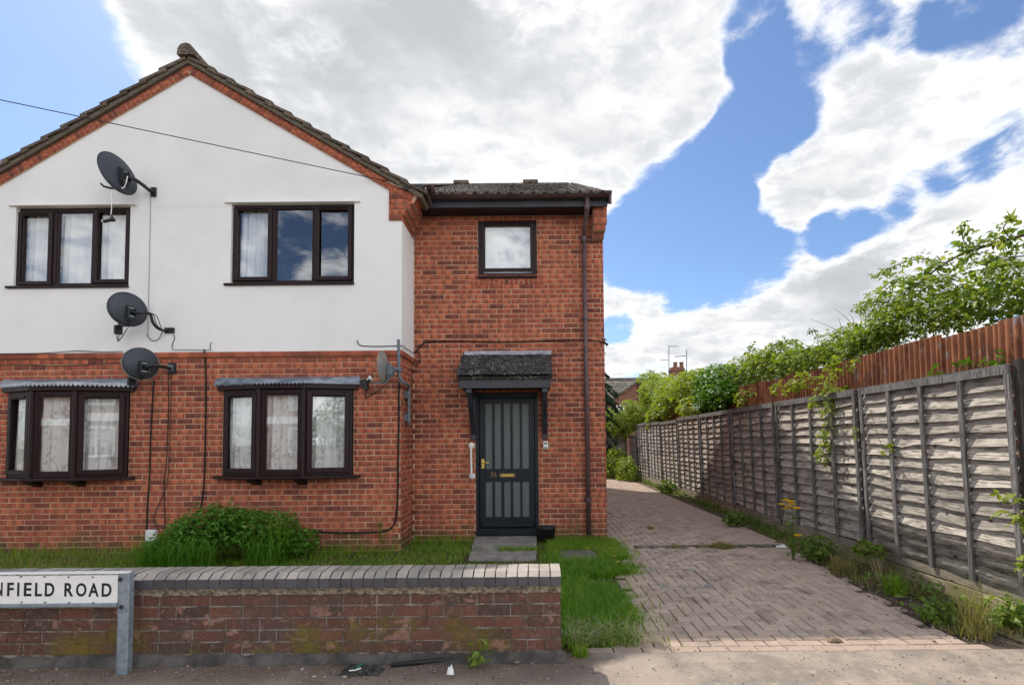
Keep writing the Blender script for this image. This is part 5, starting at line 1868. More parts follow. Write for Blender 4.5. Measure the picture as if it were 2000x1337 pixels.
# ================================================================== street sign
sy = 3.235
sg = thing('street_sign', 'white street name sign on a galvanised post in front of the garden wall', 'street sign', at(239, 1300, sy))
zb = 0.0
t0, t1 = at(228, 1200, sy).x, at(250, 1200, sy).x
zt = at(239, 1119, sy).z
zs0, zs1 = at(100, 1178, sy).z, at(100, 1120, sy).z
MB().box(t0, t1, sy, sy + 0.05, -0.05, zt).build('post', M['steel'], sg, bevel=0.006)
sx0 = -4.9
MB().box(sx0, t0 - 0.002, sy + 0.004, sy + 0.012, zs0, zs1 - 0.012).build('plate', M['sign_white'], sg)
MB().box(sx0, t1 - 0.004, sy - 0.010, sy + 0.03, zt + 0.0005, zt + 0.010).build('top_rail', M['sign_white'], sg, bevel=0.002)  # white instead of steel: light on the rail put into its colour
MB().box(sx0, t0 - 0.002, sy - 0.006, sy + 0.03, zs0 - 0.022, zs0 - .001).build('bottom_rail', M['steel'], sg, bevel=0.003)
MB().box(sx0, sx0 + 0.07, sy + .013, sy + 0.06, -0.05, zt).build('post', M['steel'], sg, bevel=0.006)
k = 5.8115
for ch_, a, b2 in (('N', -62, 22), ('F', 76, 150), ('I', 190, 213), ('E', 266, 352), ('L', 392, 471), ('D', 504, 611), ('R', 726, 827), ('O', 858, 976), ('A', 999, 1117), ('D', 1150, 1262)):
    q0, q1 = at(a / k, 1100 + 296 / k, sy).x, at(b2 / k, 1100 + 296 / k, sy).x
    yt, yb_ = (215, 369)
    xm = (a + b2) / 2 / k
    dz = 0.0
    z0, z1 = at(xm, 1100 + (yb_ + xm * .035) / k, sy).z, at(xm, 1100 + (yt + xm * .035) / k, sy).z
    text_obj('letter', ch_, M['sign_black'], sg, q0, q1, z0, z1, sy + 0.0035, 0.022, 0.0012)
for (a, b2) in ((236, 148), (503, 150), (776, 151), (1052, 153), (244, 437), (509, 440), (781, 443), (1057, 444)):
    p = at(a / k, 1100 + b2 / k, sy)
    MB().tube([(p.x, sy + .0035, p.z), (p.x, sy - .002, p.z)], 0.0045, 6).build('bolt', M['black_plastic'], sg)
for (a, b2) in ((1368, 178), (1378, 490)):
    p = at(a / k, 1100 + b2 / k, sy)
    MB().cbox((p.x, sy - .003, p.z), (0.022, 0.006, 0.022), Matrix.Rotation(.4, 3, 'Y')).build('bolt', M['black_plastic'], sg)

# ================================================================== driveway paving
random.seed(5)


def paver_shape(seed):
    r = random.Random(seed)
    c = 0.03
    v = [(-.5, -.5, -.5), (.5, -.5, -.5), (.5, .5, -.5), (-.5, .5, -.5), (-.5, -.5, .38), (.5, -.5, .38), (.5, .5, .38), (-.5, .5, .38),
         (-.5 + .025, -.5 + .05, .5 + r.uniform(-.04, .04)), (.5 - .025, -.5 + .05, .5 + r.uniform(-.04, .04)), (.5 - .025, .5 - .05, .5 + r.uniform(-.04, .04)), (-.5 + .025, .5 - .05, .5 + r.uniform(-.04, .04))]
    f = [(0, 1, 5, 4), (1, 2, 6, 5), (2, 3, 7, 6), (3, 0, 4, 7), (4, 5, 9, 8), (5, 6, 10, 9), (6, 7, 11, 10), (7, 4, 8, 11), (8, 9, 10, 11)]
    return shape(v, f)


PV = [paver_shape(k) for k in range(5)]
PL = []
w_ = 0.1005


def drive_left(y):
    if y > 7.4:
        return 1.06
    if y > 6.5:
        return 1.0 + 0.02 * math.sin(y * 9)
    if y > 5.2:
        return 0.92 + 0.05 * math.sin(y * 7)
    return 0.93 - max(0, 5.2 - y) * 0.235


def drive_right(y):
    return 3.02 + max(0, min(y, 9) - 3.9) * 0.115 if y < 9 else min(3.60, 3.606)


mhf = [atz(1260.5, 1110.5), atz(1353, 1110.5), atz(1394, 1145.5), atz(1289, 1145.5)]
for iy in range(-2, 170):
    for ix in range(-8, 32):
        c4 = (ix - iy) % 4
        if c4 == 0:
            hx, hy, l, h = ix + 1.0, iy + 0.5, 0.2, 0.1
        elif c4 == 3:
            hx, hy, l, h = ix + 0.5, iy + 1.0, 0.1, 0.2
        else:
            continue
        X, Y = 0.62 + hx * w_, 3.60 + hy * w_
        if Y < 3.60 + 0.02 or Y > 19.4 or X < drive_left(Y) - 0.05 or X > drive_right(Y):
            continue
        if 6.86 < Y < 7.0 and X > 1.3:
            continue
        Z = -0.006 + random.uniform(-.003, .003)
        horiz = c4 == 0
        a = random.uniform(-.02, .02)
        ux = Vector((math.cos(a), math.sin(a), random.uniform(-.012, .012)))
        uy = Vector((-math.sin(a), math.cos(a), random.uniform(-.012, .012)))
        if not horiz:
            ux, uy = uy, -ux
        PL.append((random.choice(PV), mat4((X, Y, Z - 0.022), ux * 0.1915, uy * 0.0920, Vector((0, 0, 0.05))), drive))
for ix in range(-8, 32):                      # cut half blocks where the pattern meets the edging
    if (ix + 1) % 4 == 3:
        X = 0.62 + (ix + .5) * w_
        if drive_left(3.65) - .05 < X < drive_right(3.65):
            PL.append((random.choice(PV), mat4((X, 3.60 + .5 * w_, -0.006 - .022), (0.0935, 0, 0), (0, 0.0935, 0), (0, 0, 0.05)), drive))
x = 0.42
while x < 3.2:                                # edging course by the pavement
    PL.append((random.choice(PV), mat4((x, 3.553, -0.006 - .022), (0.193, 0, 0), (0, 0.090, 0), (0, 0, 0.05)), drive))
    x += 0.2005
pieces('paver', 'paving', PL, M['paver'], drive, 300)

# drain channel and manhole frame
dc = thing('drain_channel', 'narrow slotted drain channel running across the driveway', 'drain', (2.3, 6.93, 0))
mb = MB()
mb.box(1.32, 3.36, 6.875, 6.887, -.05, 0.004).box(1.32, 3.36, 6.973, 6.985, -.05, 0.004)
mb.build('channel_frame', M['old_mortar'], dc)
mb = MB()
x = 1.335
while x < 3.35:
    mb.box(x, x + 0.016, 6.8875, 6.9725, -0.02, 0.002)
    x += 0.034
mb.build('grating', M['old_mortar'], dc)
MB().box(1.32, 3.36, 6.8872, 6.9728, -0.05, -0.03).build('channel_bed', M['black_plastic'], dc)
mh = thing('manhole_cover', 'recessed manhole cover with thin steel rim set in the driveway paving', 'manhole cover', (1.5, 5.3, 0))
P = [Vector((p.x, p.y, 0.006)) for p in mhf]
for i in range(4):
    a, b2 = P[i], P[(i + 1) % 4]
    u = (b2 - a).normalized()
    nn = Vector((-u.y, u.x, 0))
    MB().add([a + nn * .006 - Vector((0, 0, .03)), b2 + nn * .006 - Vector((0, 0, .03)), b2 - nn * .006 - Vector((0, 0, .03)), a - nn * .006 - Vector((0, 0, .03)), a + nn * .006, b2 + nn * .006, b2 - nn * .006, a - nn * .006],
             [(0, 1, 2, 3), (7, 6, 5, 4), (0, 4, 5, 1), (2, 6, 7, 3), (1, 5, 6, 2), (3, 7, 4, 0)]).build('rim', M['kerb'], mh)
cen = (P[0] + P[1] + P[2] + P[3]) / 4
for p in P:
    q = p.lerp(cen, 0.14)
    MB().box(q.x - .04, q.x + .04, q.y - .03, q.y + .03, -0.02, 0.0075).build('lifting_key', M['kerb'], mh)

# ================================================================== timber fence
random.seed(21)
fence = thing('fence', 'weathered grey waney lap fence panels along the right side of the driveway', 'fence', (3.86, 11, 0))


def board_shape(seed, n=12):
    """1 m long, 1 m high board along +Y, wavy lower edge, standing proud at the bottom (towards -X)"""
    r = random.Random(seed)
    a1, a2, p1, p2 = r.uniform(.04, .15), r.uniform(.03, .09), r.uniform(0, 6), r.uniform(0, 6)
    dip, dpos = r.choice([0, 0, .12, .2]), r.uniform(.2, .8)
    vs = []
    for i in range(n + 1):
        t = i / n
        e = a1 * math.sin(t * 5 + p1) + a2 * math.sin(t * 13 + p2) + r.uniform(-.02, .02) - dip * math.exp(-((t - dpos) / .05) ** 2)
        vs.append((-0.042 + r.uniform(-.006, .004), t, e))
    for i in range(n + 1):
        vs.append((-0.002, i / n, 1.18))
    for i in range(n + 1):
        vs.append((vs[i][0] + 0.014, i / n, vs[i][2]))
    k = n + 1
    fs = [(i + 1, i, i + k, i + k + 1) for i in range(n)] + [(i, i + 1, i + 1 + 2 * k, i + 2 * k) for i in range(n)]
    return shape(vs, fs)


BS = [board_shape(k) for k in range(9)]
FX = 3.86
LEAN = 0.045 / 1.8
FB, FT = [], []
joints = [3.93, 5.87, 7.93, 9.75, 11.62, 13.45, 15.3, 17.15, 19.0]
fz0, fz1 = 0.215, 2.015


def fp(y, z, out=0.0):
    return Vector((FX - (z - fz0) * LEAN - out, y, z))


def fence_panel(y0, y1, z0, z1, nb, nbat, wob=0.0):
    pn = part('fence_panel', fence, (FX, (y0 + y1) / 2, z0))
    W = y1 - y0 - 0.03
    h = (z1 - 0.06 - z0) / nb
    z = z0
    for k in range(nb):
        hh = h * random.uniform(.94, 1.06)
        sag = random.uniform(-.006, .006)
        y_, flip = y0 + 0.015, random.random() < .5
        O = fp(y_, z0 + h * k, 0.0)
        FB.append((random.choice(BS), mat4(O, (1, 0, 0), (0, W, sag + wob * W), (0, 0, hh * 1.03)), pn))
    pr = 0.044
    mb = MB()
    a, b2 = fp(y0 + .012, z1 - 0.065, pr), fp(y1 - .012, z1 - 0.065, pr)
    dz, dx = Vector((-0.065 * LEAN, 0, 0.065)), Vector((0.024, 0, 0))
    wv = Vector((0, 0, wob * W))
    def bar(a, b2, d1, d2):
        mb.add([a, b2, b2 + d1, a + d1, a - d2, b2 - d2, b2 + d1 - d2, a + d1 - d2], [(0, 1, 2, 3), (7, 6, 5, 4), (4, 5, 1, 0), (3, 2, 6, 7), (0, 3, 7, 4), (1, 5, 6, 2)])
    bar(a, b2 + wv, dz, dx)
    mb.build('top_rail', M['batten'], pn)
    mb = MB()
    a, b2 = fp(y0 + .0, z1 + .0, -.03), fp(y1 - .0, z1 + .0, -.03)
    bar(a, b2 + wv, Vector((0, 0, .016)), Vector((.095, 0, 0)))
    mb.build('capping', M['batten'], pn)
    for q in range(nbat + 1):
        yy = y0 + 0.035 + (y1 - y0 - 0.07) * q / nbat
        mb = MB()
        wd = 0.021
        c = wob * (yy - y0)
        lo, hi = fp(yy, z0 - .012, pr), fp(yy, z1 - 0.066, pr)
        tw = random.uniform(-.008, .008)
        mb.add([lo + Vector((0, -wd, c)), lo + Vector((0, wd, c)), hi + Vector((0, wd + tw, c)), hi + Vector((0, -wd + tw, c)),
                lo + Vector((-.024, -wd, c)), lo + Vector((-.024, wd, c)), hi + Vector((-.024, wd + tw, c)), hi + Vector((-.024, -wd + tw, c))],
               [(0, 1, 2, 3), (7, 6, 5, 4), (0, 4, 5, 1), (1, 5, 6, 2), (2, 6, 7, 3), (3, 7, 4, 0)])
        mb.build('batten', M['batten'], pn)
    return pn


for i in range(len(joints) - 1):
    fence_panel(joints[i] + .03, joints[i + 1] - .03, fz0, fz1 + (0.0, .0, .0, .0, .0, -.04, -.02, .03)[i], 15, 4 if i else 4, (0, 0, 0, .0, .004, 0, .01, -.01)[i])
fence_panel(19.05, 20.4, fz0, 1.62, 11, 3)
for i, y in enumerate(joints):
    zt_ = fz1 + (0.045 if i == 0 else -0.02)
    lo, hi = fp(y, -.1), fp(y, zt_)
    MB().add([lo + Vector((dx, dy, 0)) for dx, dy in ((-.035, -.028), (.055, -.028), (.055, .028), (-.035, .028))] + [hi + Vector((dx, dy, 0)) for dx, dy in ((-.035, -.028), (.055, -.028), (.055, .028), (-.035, .028))],
             [(0, 3, 2, 1), (4, 5, 6, 7), (0, 1, 5, 4), (1, 2, 6, 5), (2, 3, 7, 6), (3, 0, 4, 7)]).build('fence_post', M['post'], fence)
for i in range(len(joints) - 1):              # gravel boards
    y0, y1 = joints[i] + .028, joints[i + 1] - .028
    MB().box(FX - .035, FX - .008, y0, y1, 0.115 + random.uniform(-.01, .01), fz0 - 0.004).build('gravel_board', M['gravel_board'], fence, bevel=0.003)
pieces('board', 'boarding', FB, M['board'], fence, 300)
bw = thing('concrete_footing', 'low mossy concrete footing under the wooden fence', 'footing', (FX, 11, 0))
mb = MB()
ys = [3.7 + 0.35 * i for i in range(48)]
for i in range(len(ys) - 1):
    mb.box(FX - .055 + random.uniform(-.004, .004), FX + .05, ys[i], ys[i + 1] - .0005, -.1, 0.108 + random.uniform(-.006, .004))
mb.build('footing', M['old_wall'], bw)
# return fence across the far end
bf = thing('end_fence', 'short pale lap fence across the far end of the driveway', 'fence', (3.0, 21.4, 0))
mb = MB()
for k in range(10):
    z = 0.2 + k * 0.145
    mb.add([(2.2, 21.37, z), (3.85, 21.37, z), (3.85, 21.40, z + .17), (2.2, 21.40, z + .17), (2.2, 21.39, z), (3.85, 21.39, z)], [(0, 1, 2, 3), (4, 5, 1, 0)])
    mb.build('board', M['board'], bf)
    mb = MB()
for k in range(5):
    MB().box(2.2 + k * .4, 2.245 + k * .4, 21.33, 21.369, 0.1, 1.7).build('batten', M['batten'], bf)

# ================================================================== rusty corrugated fence beyond
ci = thing('corrugated_fence', 'tall rusty corrugated iron fence behind the wooden fence', 'fence', (4.22, 12, 0))


def iron_shape(n=9, per=6):
    vs, fs = [], []
    k = n * per
    for z in (0.0, 1.0):
        for i in range(k + 1):
            t = i / k
            vs.append((0.012 * math.sin(t * n * 2 * math.pi), t, z))
    for i in range(k):
        fs.append((i, i + 1, i + k + 2, i + k + 1))
    return shape(vs, fs)


IS = iron_shape()
IL = []
random.seed(3)
y = 3.2
while y < 20.5:
    h = 2.50 + random.uniform(-.03, .03) - max(0, y - 13) * 0.02
    t = random.uniform(-.006, .006)
    IL.append((IS, mat4((4.22 + random.uniform(-.006, .006), y, 0.0), (1, 0, 0), (0, 0.70, t), (random.uniform(-.02, .02), t, h)), ci))
    y += 0.655
pieces('iron_sheet', 'iron_sheets', IL, M['rust'], ci, 60)
for y in (5.2, 9.2, 13.2, 17.2):
    MB().box(4.26, 4.33, y, y + .07, 0, 2.3).build('fence_post', M['post'], ci)
MB().box(4.25, 4.30, 3.2, 20.6, 2.1, 2.17).box(4.25, 4.30, 3.2, 20.6, 1.0, 1.07).build('rail', M['post'], ci)

# ================================================================== houses: one beyond the drive, one over the road
bh = thing('distant_house', 'distant brick house with tiled roof and chimney beyond the end of the driveway', 'house', (8, 34, 0))
YB = 32.0
rzz = at(1300, 737, 36).z
gx = at(1247, 745, YB)
gl = at(1203, 775, YB)
wx = gx.x - gl.x
MB().box(gx.x + wx * 1.3, 20, YB + 2, 42, 0, rzz - 2.2).box(0.0, gx.x - wx * 1.3 - .01, YB + 2, 42, 0, rzz - 2.2).build('main_wall', M['far_brick'], bh)
mb = MB()
hw = wx * 1.3
hz = gx.z - (gx.z - gl.z) * 1.3
mb.add([(gx.x - hw, YB, 0), (gx.x + hw, YB, 0), (gx.x + hw, YB, hz), (gx.x, YB, gx.z), (gx.x - hw, YB, hz), (gx.x - hw, 38, 0), (gx.x + hw, 38, 0), (gx.x + hw, 38, hz), (gx.x, 38, gx.z), (gx.x - hw, 38, hz)],
       [(0, 1, 2, 3, 4), (9, 8, 7, 6, 5), (0, 4, 9, 5), (1, 6, 7, 2)])
mb.build('gable_wall', M['far_brick'], bh)
bm_ = MB()
for sgn in (-1, 1):
    e = Vector((gx.x + sgn * (hw + .25), 0, hz - (gx.z - hz) / hw * .25))
    a = Vector((gx.x, 0, gx.z))
    for (dz0, dz1) in ((0.0, 0.16),):
        bm_.add([a + Vector((0, YB - .2, dz0)), e + Vector((0, YB - .2, dz0)), e + Vector((0, YB - .2, dz1)), a + Vector((0, YB - .2, dz1)), a + Vector((0, 38, dz0)), e + Vector((0, 38, dz0)), e + Vector((0, 38, dz1)), a + Vector((0, 38, dz1))],
                [(0, 1, 2, 3), (7, 6, 5, 4), (3, 2, 6, 7), (0, 4, 5, 1), (1, 5, 6, 2)])
bm_.build('gable_roof', M['roof_tile'], bh)
mb = MB()
n = 13
for k in range(n):                           # courses of the main roof facing the drive
    t0, t1 = k / n, (k + 1) / n
    y0_, y1_ = 33.4 + 3.4 * t0, 33.4 + 3.4 * t1
    z0_, z1_ = rzz - 2.4 * (1 - t0), rzz - 2.4 * (1 - t1)
    mb.add([(-.5, y0_, z0_ + .05), (20.5, y0_, z0_ + .05), (20.5, y1_, z1_), (-.5, y1_, z1_), (-.5, y0_, z0_ - .02), (20.5, y0_, z0_ - .02)], [(0, 1, 2, 3), (4, 5, 1, 0)])
mb.add([(-.5, 36.8, rzz), (20.5, 36.8, rzz), (20.5, 42.5, rzz - 3.6), (-.5, 42.5, rzz - 3.6)], [(0, 1, 2, 3)])
mb.box(-.5, 20.5, 36.7, 36.95, rzz - .02, rzz + .10)
mb.build('main_roof', M['roof_tile'], bh)
q = rect(1200, 1222, 791, 815, YB)
wq = part('window', bh, ((q[0] + q[1]) / 2, YB, q[2]))
MB().ring(q[0], q[1], q[2] - .3, q[3], 0.10, YB - .03, YB + .05).box((q[0] + q[1]) / 2 - .04, (q[0] + q[1]) / 2 + .04, YB - .03, YB + .05, q[2] - .19, q[3] - .11).build('frame', M['white_plastic'], wq)
MB().box(q[0] + .101, q[1] - .101, YB - .008, YB - .002, q[2] - .2, q[3] - .1).build('pane', M['glass'], wq)
MB().tube([at(1247.5, 746, YB - .08), at(1247.5, 800, YB - .08)], 0.06, 6).build('drainpipe', M['gutter'], bh)
q = rect(1313, 1336, 716, 745, 37)
mb = MB().box(q[0], q[1], 37, 37.8, rzz - .6, q[3]).box(q[0] - .07, q[1] + .07, 36.93, 37.87, q[3] - .28, q[3] - .12)
ckm = mb.build('chimney', M['far_brick'], bh)
for px in (1319, 1331):
    c = at(px, 716, 37.4)
    MB().lathe((c.x, 37.4, q[3]), [(0.17, 0), (0.14, .32), (0.17, .33), (0.17, .40), (.10, .40)], 10).build('chimney_pot', M['far_brick'], ckm)
for (px, top_py, bot_py, lab, hor) in ((1306.5, 674, 735, 'taller thin television aerial left of the distant chimney', [(1290, 1306, 703), (1306, 1326, 676)]),
                                     (1341, 683, 737, 'shorter television aerial right of the distant chimney', [(1318, 1341, 694)])):
    a, b2 = at(px, bot_py + 8, 37.2), at(px, top_py, 37.2)
    ta = thing('tv_aerial', lab, 'aerial', a)
    MB().tube([a, b2], 0.035, 5).build('mast', M['steel'], ta)
    for h0, h1, hy in hor:
        MB().tube([at(h0, hy + (3 if h0 == 1318 else 0), 37.2), at(h1, hy, 37.2)], 0.028, 5).build('boom', M['steel'], ta)

oh = thing('opposite_house', 'brick houses with white windows across the road, seen mirrored in the bay windows', 'house', (-20, -15, 0))
MB().box(-36, -7, -24, -15, -.1, 5.2).build('wall', M['far_brick'], oh)
MB().prism([(-14.6, 5.1), (-19.5, 8.4), (-24.4, 5.1)], 'x', -36.4, -6.6).build('roof', M['tile'], oh)
MB().box(-36.1, -6.9, -14.995, -14.95, 2.55, 2.95).build('band_course', M['render'], oh)
for k in range(7):
    xx = -34 + k * 4.0
    for z0, z1 in ((0.9, 2.3), (3.3, 4.7)):
        wq = part('window', oh, (xx, -15, z0))
        mb = MB().ring(xx, xx + 2.0, z0, z1, 0.09, -14.99, -14.93)
        mb.box(xx + .6, xx + .68, -14.99, -14.93, z0 + .0901, z1 - .0901).box(xx + 1.3, xx + 1.38, -14.99, -14.93, z0 + .0901, z1 - .0901)
        mb.build('frame', M['white_plastic'], wq)
        MB().box(xx + .091, xx + 1.909, -14.985, -14.98, z0 + .091, z1 - .091).build('pane', M['glass'], wq)


# ================================================================== grass
random.seed(31)
rng = np.random.default_rng(31)


def grass(name, P, h, w, mat, parent=None, bend=0.5, kind='stuff', lean=None):
    """P (N,3) roots, h (N) blade lengths. Curved tapering blades of three faces."""
    N = len(P)
    az = rng.uniform(0, 2 * math.pi, N)
    d = np.stack([np.cos(az), np.sin(az), np.zeros(N)], 1)
    if lean is not None:
        d = d * 0.7 + np.array(lean)
    s = np.stack([-np.sin(az), np.cos(az), np.zeros(N)], 1) * (w * rng.uniform(.6, 1.3, N))[:, None]
    b = (bend * rng.uniform(.2, 1.6, N))[:, None]
    hh = h[:, None]
    z = np.array([0, 0, 1.0])
    p1 = P + z * hh * .5 + d * hh * b * .18
    p2 = P + z * hh * (1 - .22 * np.minimum(b, 1.5)) + d * hh * b * .72
    V = np.stack([P - s, P + s, p1 - s * .75, p1 + s * .75, p2], 1).reshape(-1, 3)
    base = (np.arange(N) * 5)[:, None]
    loops = np.concatenate([base + np.array([0, 1, 3, 2]), base + np.array([2, 3, 4])], 1).ravel()
    tot = np.tile([4, 3], N)
    st = np.concatenate([[0], np.cumsum(tot)[:-1]])
    me = bpy.data.meshes.new(name)
    me.vertices.add(len(V))
    me.vertices.foreach_set('co', V.astype(np.float32).ravel())
    me.loops.add(len(loops))
    me.loops.foreach_set('vertex_index', loops.astype(np.int32))
    me.polygons.add(len(st))
    me.polygons.foreach_set('loop_start', st.astype(np.int32))
    me.polygons.foreach_set('loop_total', tot.astype(np.int32))
    me.update(calc_edges=True)
    return link(name, me, parent, mat, kind)


def scatter(n, x0, x1, y0, y1, keep=None):
    P = np.stack([rng.uniform(x0, x1, n), rng.uniform(y0, y1, n), np.full(n, -0.012)], 1)
    if keep is not None:
        P = P[np.array([keep(p[0], p[1]) for p in P])]
    return P


def clumpy(P, f=3.1, s=1.7):
    return 0.5 + 0.25 * (np.sin(P[:, 0] * f + 1.3 * np.sin(P[:, 1] * s)) + np.sin(P[:, 1] * f * 1.3 + 2 * np.cos(P[:, 0] * s)))


SL1 = [atz(930, 1046), atz(1048, 1066)]
def off_slabs(x, y):
    if -0.90 < x < 0.02 and (6.02 < y < 6.52 or 6.70 < y < 7.6):
        return random.random() < (0.012 if y > 6.6 else 0.02)
    if 0.24 < x < 0.80 and 6.05 < y < 6.66:
        return random.random() < 0.02
    return True


def lawn_ok(x, y):
    if x < XC + 0.03 and y > YG - 0.01:
        return False
    return off_slabs(x, y)


P = scatter(46000, -8.6, 0.14, 3.58, 7.48, lawn_ok)
h = 0.035 + 0.045 * clumpy(P) * rng.uniform(.5, 1.5, len(P))
edge = np.where(P[:, 0] < XC, YG - P[:, 1], YE - P[:, 1])
h = h + np.where(edge < 0.35, (0.35 - edge) * 0.30 * rng.uniform(.2, 1.6, len(P)), 0)
grass('grass', P, h, 0.0032, M['grass'], None, 0.8)
P = scatter(9000, -8.6, 0.14, 3.58, 7.48, lambda x, y: lawn_ok(x, y) and math.sin(x * 2.3) + math.sin(y * 3.1 + x) > 0.3)
grass('grass', P, 0.03 + 0.07 * rng.uniform(0, 1, len(P)), 0.0030, M['deep_grass'], None, 0.9)
P = scatter(2600, -8.6, -5.2, 5.6, 6.78)
grass('dry_grass', P, 0.05 + 0.07 * rng.uniform(0, 1, len(P)), 0.003, M['dry_grass'], None, 0.9)


def patch(x, y):
    x = x + random.gauss(0, .045)
    if random.random() < .10:
        x -= random.expovariate(1 / .10)
    if y < 5.05:
        r = 0.58 + 0.20 * math.sin((y - 3.5) * 1.7) + 0.05 * math.sin(y * 19)
        return gxr + 0.01 < x < r
    if y < 5.35:
        return x < 0.42 + 0.06 * math.sin(y * 15)
    if y < 6.15:
        return x < 1.08 + 0.05 * math.sin(y * 23) - 2.2 * (y - 5.72) ** 2 and off_slabs(x, y)
    return x < 1.12 + .04 * math.sin(y * 17) and off_slabs(x, y)


P = scatter(26000, 0.14, 1.3, 3.6, 7.45, patch)
h = 0.045 + 0.085 * rng.uniform(.1, 1, len(P)) * (0.4 + clumpy(P, 4.2, 3.0))
h = np.where((P[:, 1] > 6.3), h * 0.9, h)
grass('grass', P, h, 0.0038, M['grass'], None, 1.15)
P = scatter(9000, 0.14, 1.3, 3.6, 6.2, patch)
grass('grass', P, 0.06 + 0.10 * rng.uniform(0, 1, len(P)), 0.0036, M['deep_grass'], None, 1.1)
P = scatter(500, -0.5, 0.0, 6.54, 6.72)
grass('grass', P, 0.05 + 0.09 * rng.uniform(0, 1, len(P)), 0.0036, M['grass'], None, 0.9)
P = scatter(420, 0.2, 0.85, 3.58, 3.85, lambda x, y: random.random() < 1.2 - (x - .2) and x > .2)
P[:, 2] = 0.004 + rng.uniform(0, .03, len(P))
grass('cut_grass', P, 0.06 + 0.07 * rng.uniform(0, 1, len(P)), 0.0020, M['hay'], None, 3.2)
# moss and little weeds in the joints beside the grass
P = scatter(2600, 0.6, 1.35, 3.6, 7.4, lambda x, y: x > drive_left(y) - .05 and random.random() < math.exp(-(x - drive_left(y)) * 9))
grass('joint_weeds', P, 0.02 + 0.035 * rng.uniform(0, 1, len(P)), 0.003, M['grass'], None, 1.0)

# ================================================================== leaves
def leaf1(fold=0.12):
    v = [(0, 0, 0), (-.24, .28, fold), (-.27, .52, fold * .9), (-.13, .80, fold * .3), (0, 1.0, -.12), (.13, .80, fold * .3), (.27, .52, fold * .9), (.24, .28, fold), (0, .45, 0.0), (0, .76, -.03)]
    f = [(0, 8, 1), (1, 8, 2), (2, 8, 9, 3), (3, 9, 4), (0, 7, 8), (7, 6, 8), (6, 5, 9, 8), (5, 4, 9)]
    return v, f


def leaf_multi(parts):
    V, Fc = [], []
    for (ang, s, off) in parts:
        v, f = leaf1()
        c, sn_ = math.cos(ang), math.sin(ang)
        n = len(V)
        V += [((x * c - y * sn_) * s + off[0], (x * sn_ + y * c) * s + off[1], z * s + off[2]) for x, y, z in v]
        Fc += [tuple(i + n for i in q) for q in f]
    return shape(V, Fc)


LEAF = leaf_multi([(0, 1, (0, 0, 0))])
TRI = leaf_multi([(0, .62, (0, .38, 0)), (1.25, .55, (0, .34, .01)), (-1.25, .55, (0, .34, .01))])
PIN = leaf_multi([(0, .42, (0, .62, 0)), (1.0, .40, (0, .45, 0)), (-1.0, .40, (0, .45, 0)), (1.1, .38, (0, .15, 0)), (-1.1, .38, (0, .15, 0))])


def palm_leaf():
    pts, n = [], 5
    for k in range(11):
        a = math.pi * (-0.62 + 1.24 * k / 10) + math.pi / 2
        r = (0.62 if k % 2 == 0 else 0.34) * (1.25 if k == 5 - 1 or k == 6 else 1.0)
        if k == 4 or k == 6:
            r = .95 if k == 4 else .95
        pts.append((r * math.cos(a) * 0.9, 0.32 + r * math.sin(a), 0.06 * math.sin(k * 2.0)))
    v = [(0, 0, 0), (0, .32, 0)] + pts
    f = [(1, 2 + k, 3 + k)[::-1] for k in range(10)] + [(0, 2, 1), (0, 1, 12)]
    return shape(v, f)


MAPLE = palm_leaf()


def leaf_frame(c, size, out=None, upb=0.9, droop=0.2):
    n = Vector((random.gauss(0, .55), random.gauss(0, .55), upb + random.gauss(0, .35)))
    if out is not None:
        n += out * 0.5
    n.normalize()
    d = Vector((random.gauss(0, 1), random.gauss(0, 1), random.gauss(0, .4) - droop))
    if out is not None:
        d += out * 0.7
    d = (d - n * d.dot(n))
    d = d.normalized() if d.length > 1e-4 else n.orthogonal()
    s = n.cross(d) * -1
    s = d.cross(n)
    z = s.cross(d)
    return mat4(c, s * size, d * size, z * size)


def foliage(parent, blobs, n, size, mat, shapes, rest='foliage', singles=0, upb=0.9, shell=0.45, sv=0.35, droop=0.2, name='leaf', keep=None):
    its = []
    wt = [b[2] for b in blobs]
    for _ in range(n):
        c, r, _w = random.choices(blobs, wt)[0]
        while True:
            v = Vector((random.uniform(-1, 1), random.uniform(-1, 1), random.uniform(-1, 1)))
            l = v.length
            if l < 1 and (l > shell or random.random() < 0.25):
                break
        p = Vector(c) + Vector((v.x * r[0], v.y * r[1], v.z * r[2]))
        if keep and not keep(p):
            continue
        s = size * random.uniform(1 - sv, 1 + sv)
        its.append((random.choice(shapes), leaf_frame(p, s, v, upb, droop), parent))
    if singles:
        pieces(name, rest, its, mat, parent, singles)
    else:
        joined(rest, [(a, b2) for a, b2, _ in its], mat, parent)


def sprays(parent, pts, n, size, mat, shapes, rest='foliage', singles=0, spread=0.06, name='leaf', droop=0.3):
    """leaves along a stem"""
    its = []
    for _ in range(n):
        t = random.random() * (len(pts) - 1)
        i = min(int(t), len(pts) - 2)
        p = Vector(pts[i]).lerp(Vector(pts[i + 1]), t - i)
        o = Vector((random.gauss(0, 1), random.gauss(0, 1), random.gauss(0, .7)))
        o.normalize()
        its.append((random.choice(shapes), leaf_frame(p + o * spread * random.uniform(.2, 1), size * random.uniform(.6, 1.3), o, .8, droop), parent))
    if singles:
        pieces(name, rest, its, mat, parent, singles)
    else:
        joined(rest, [(a, b2) for a, b2, _ in its], mat, parent)


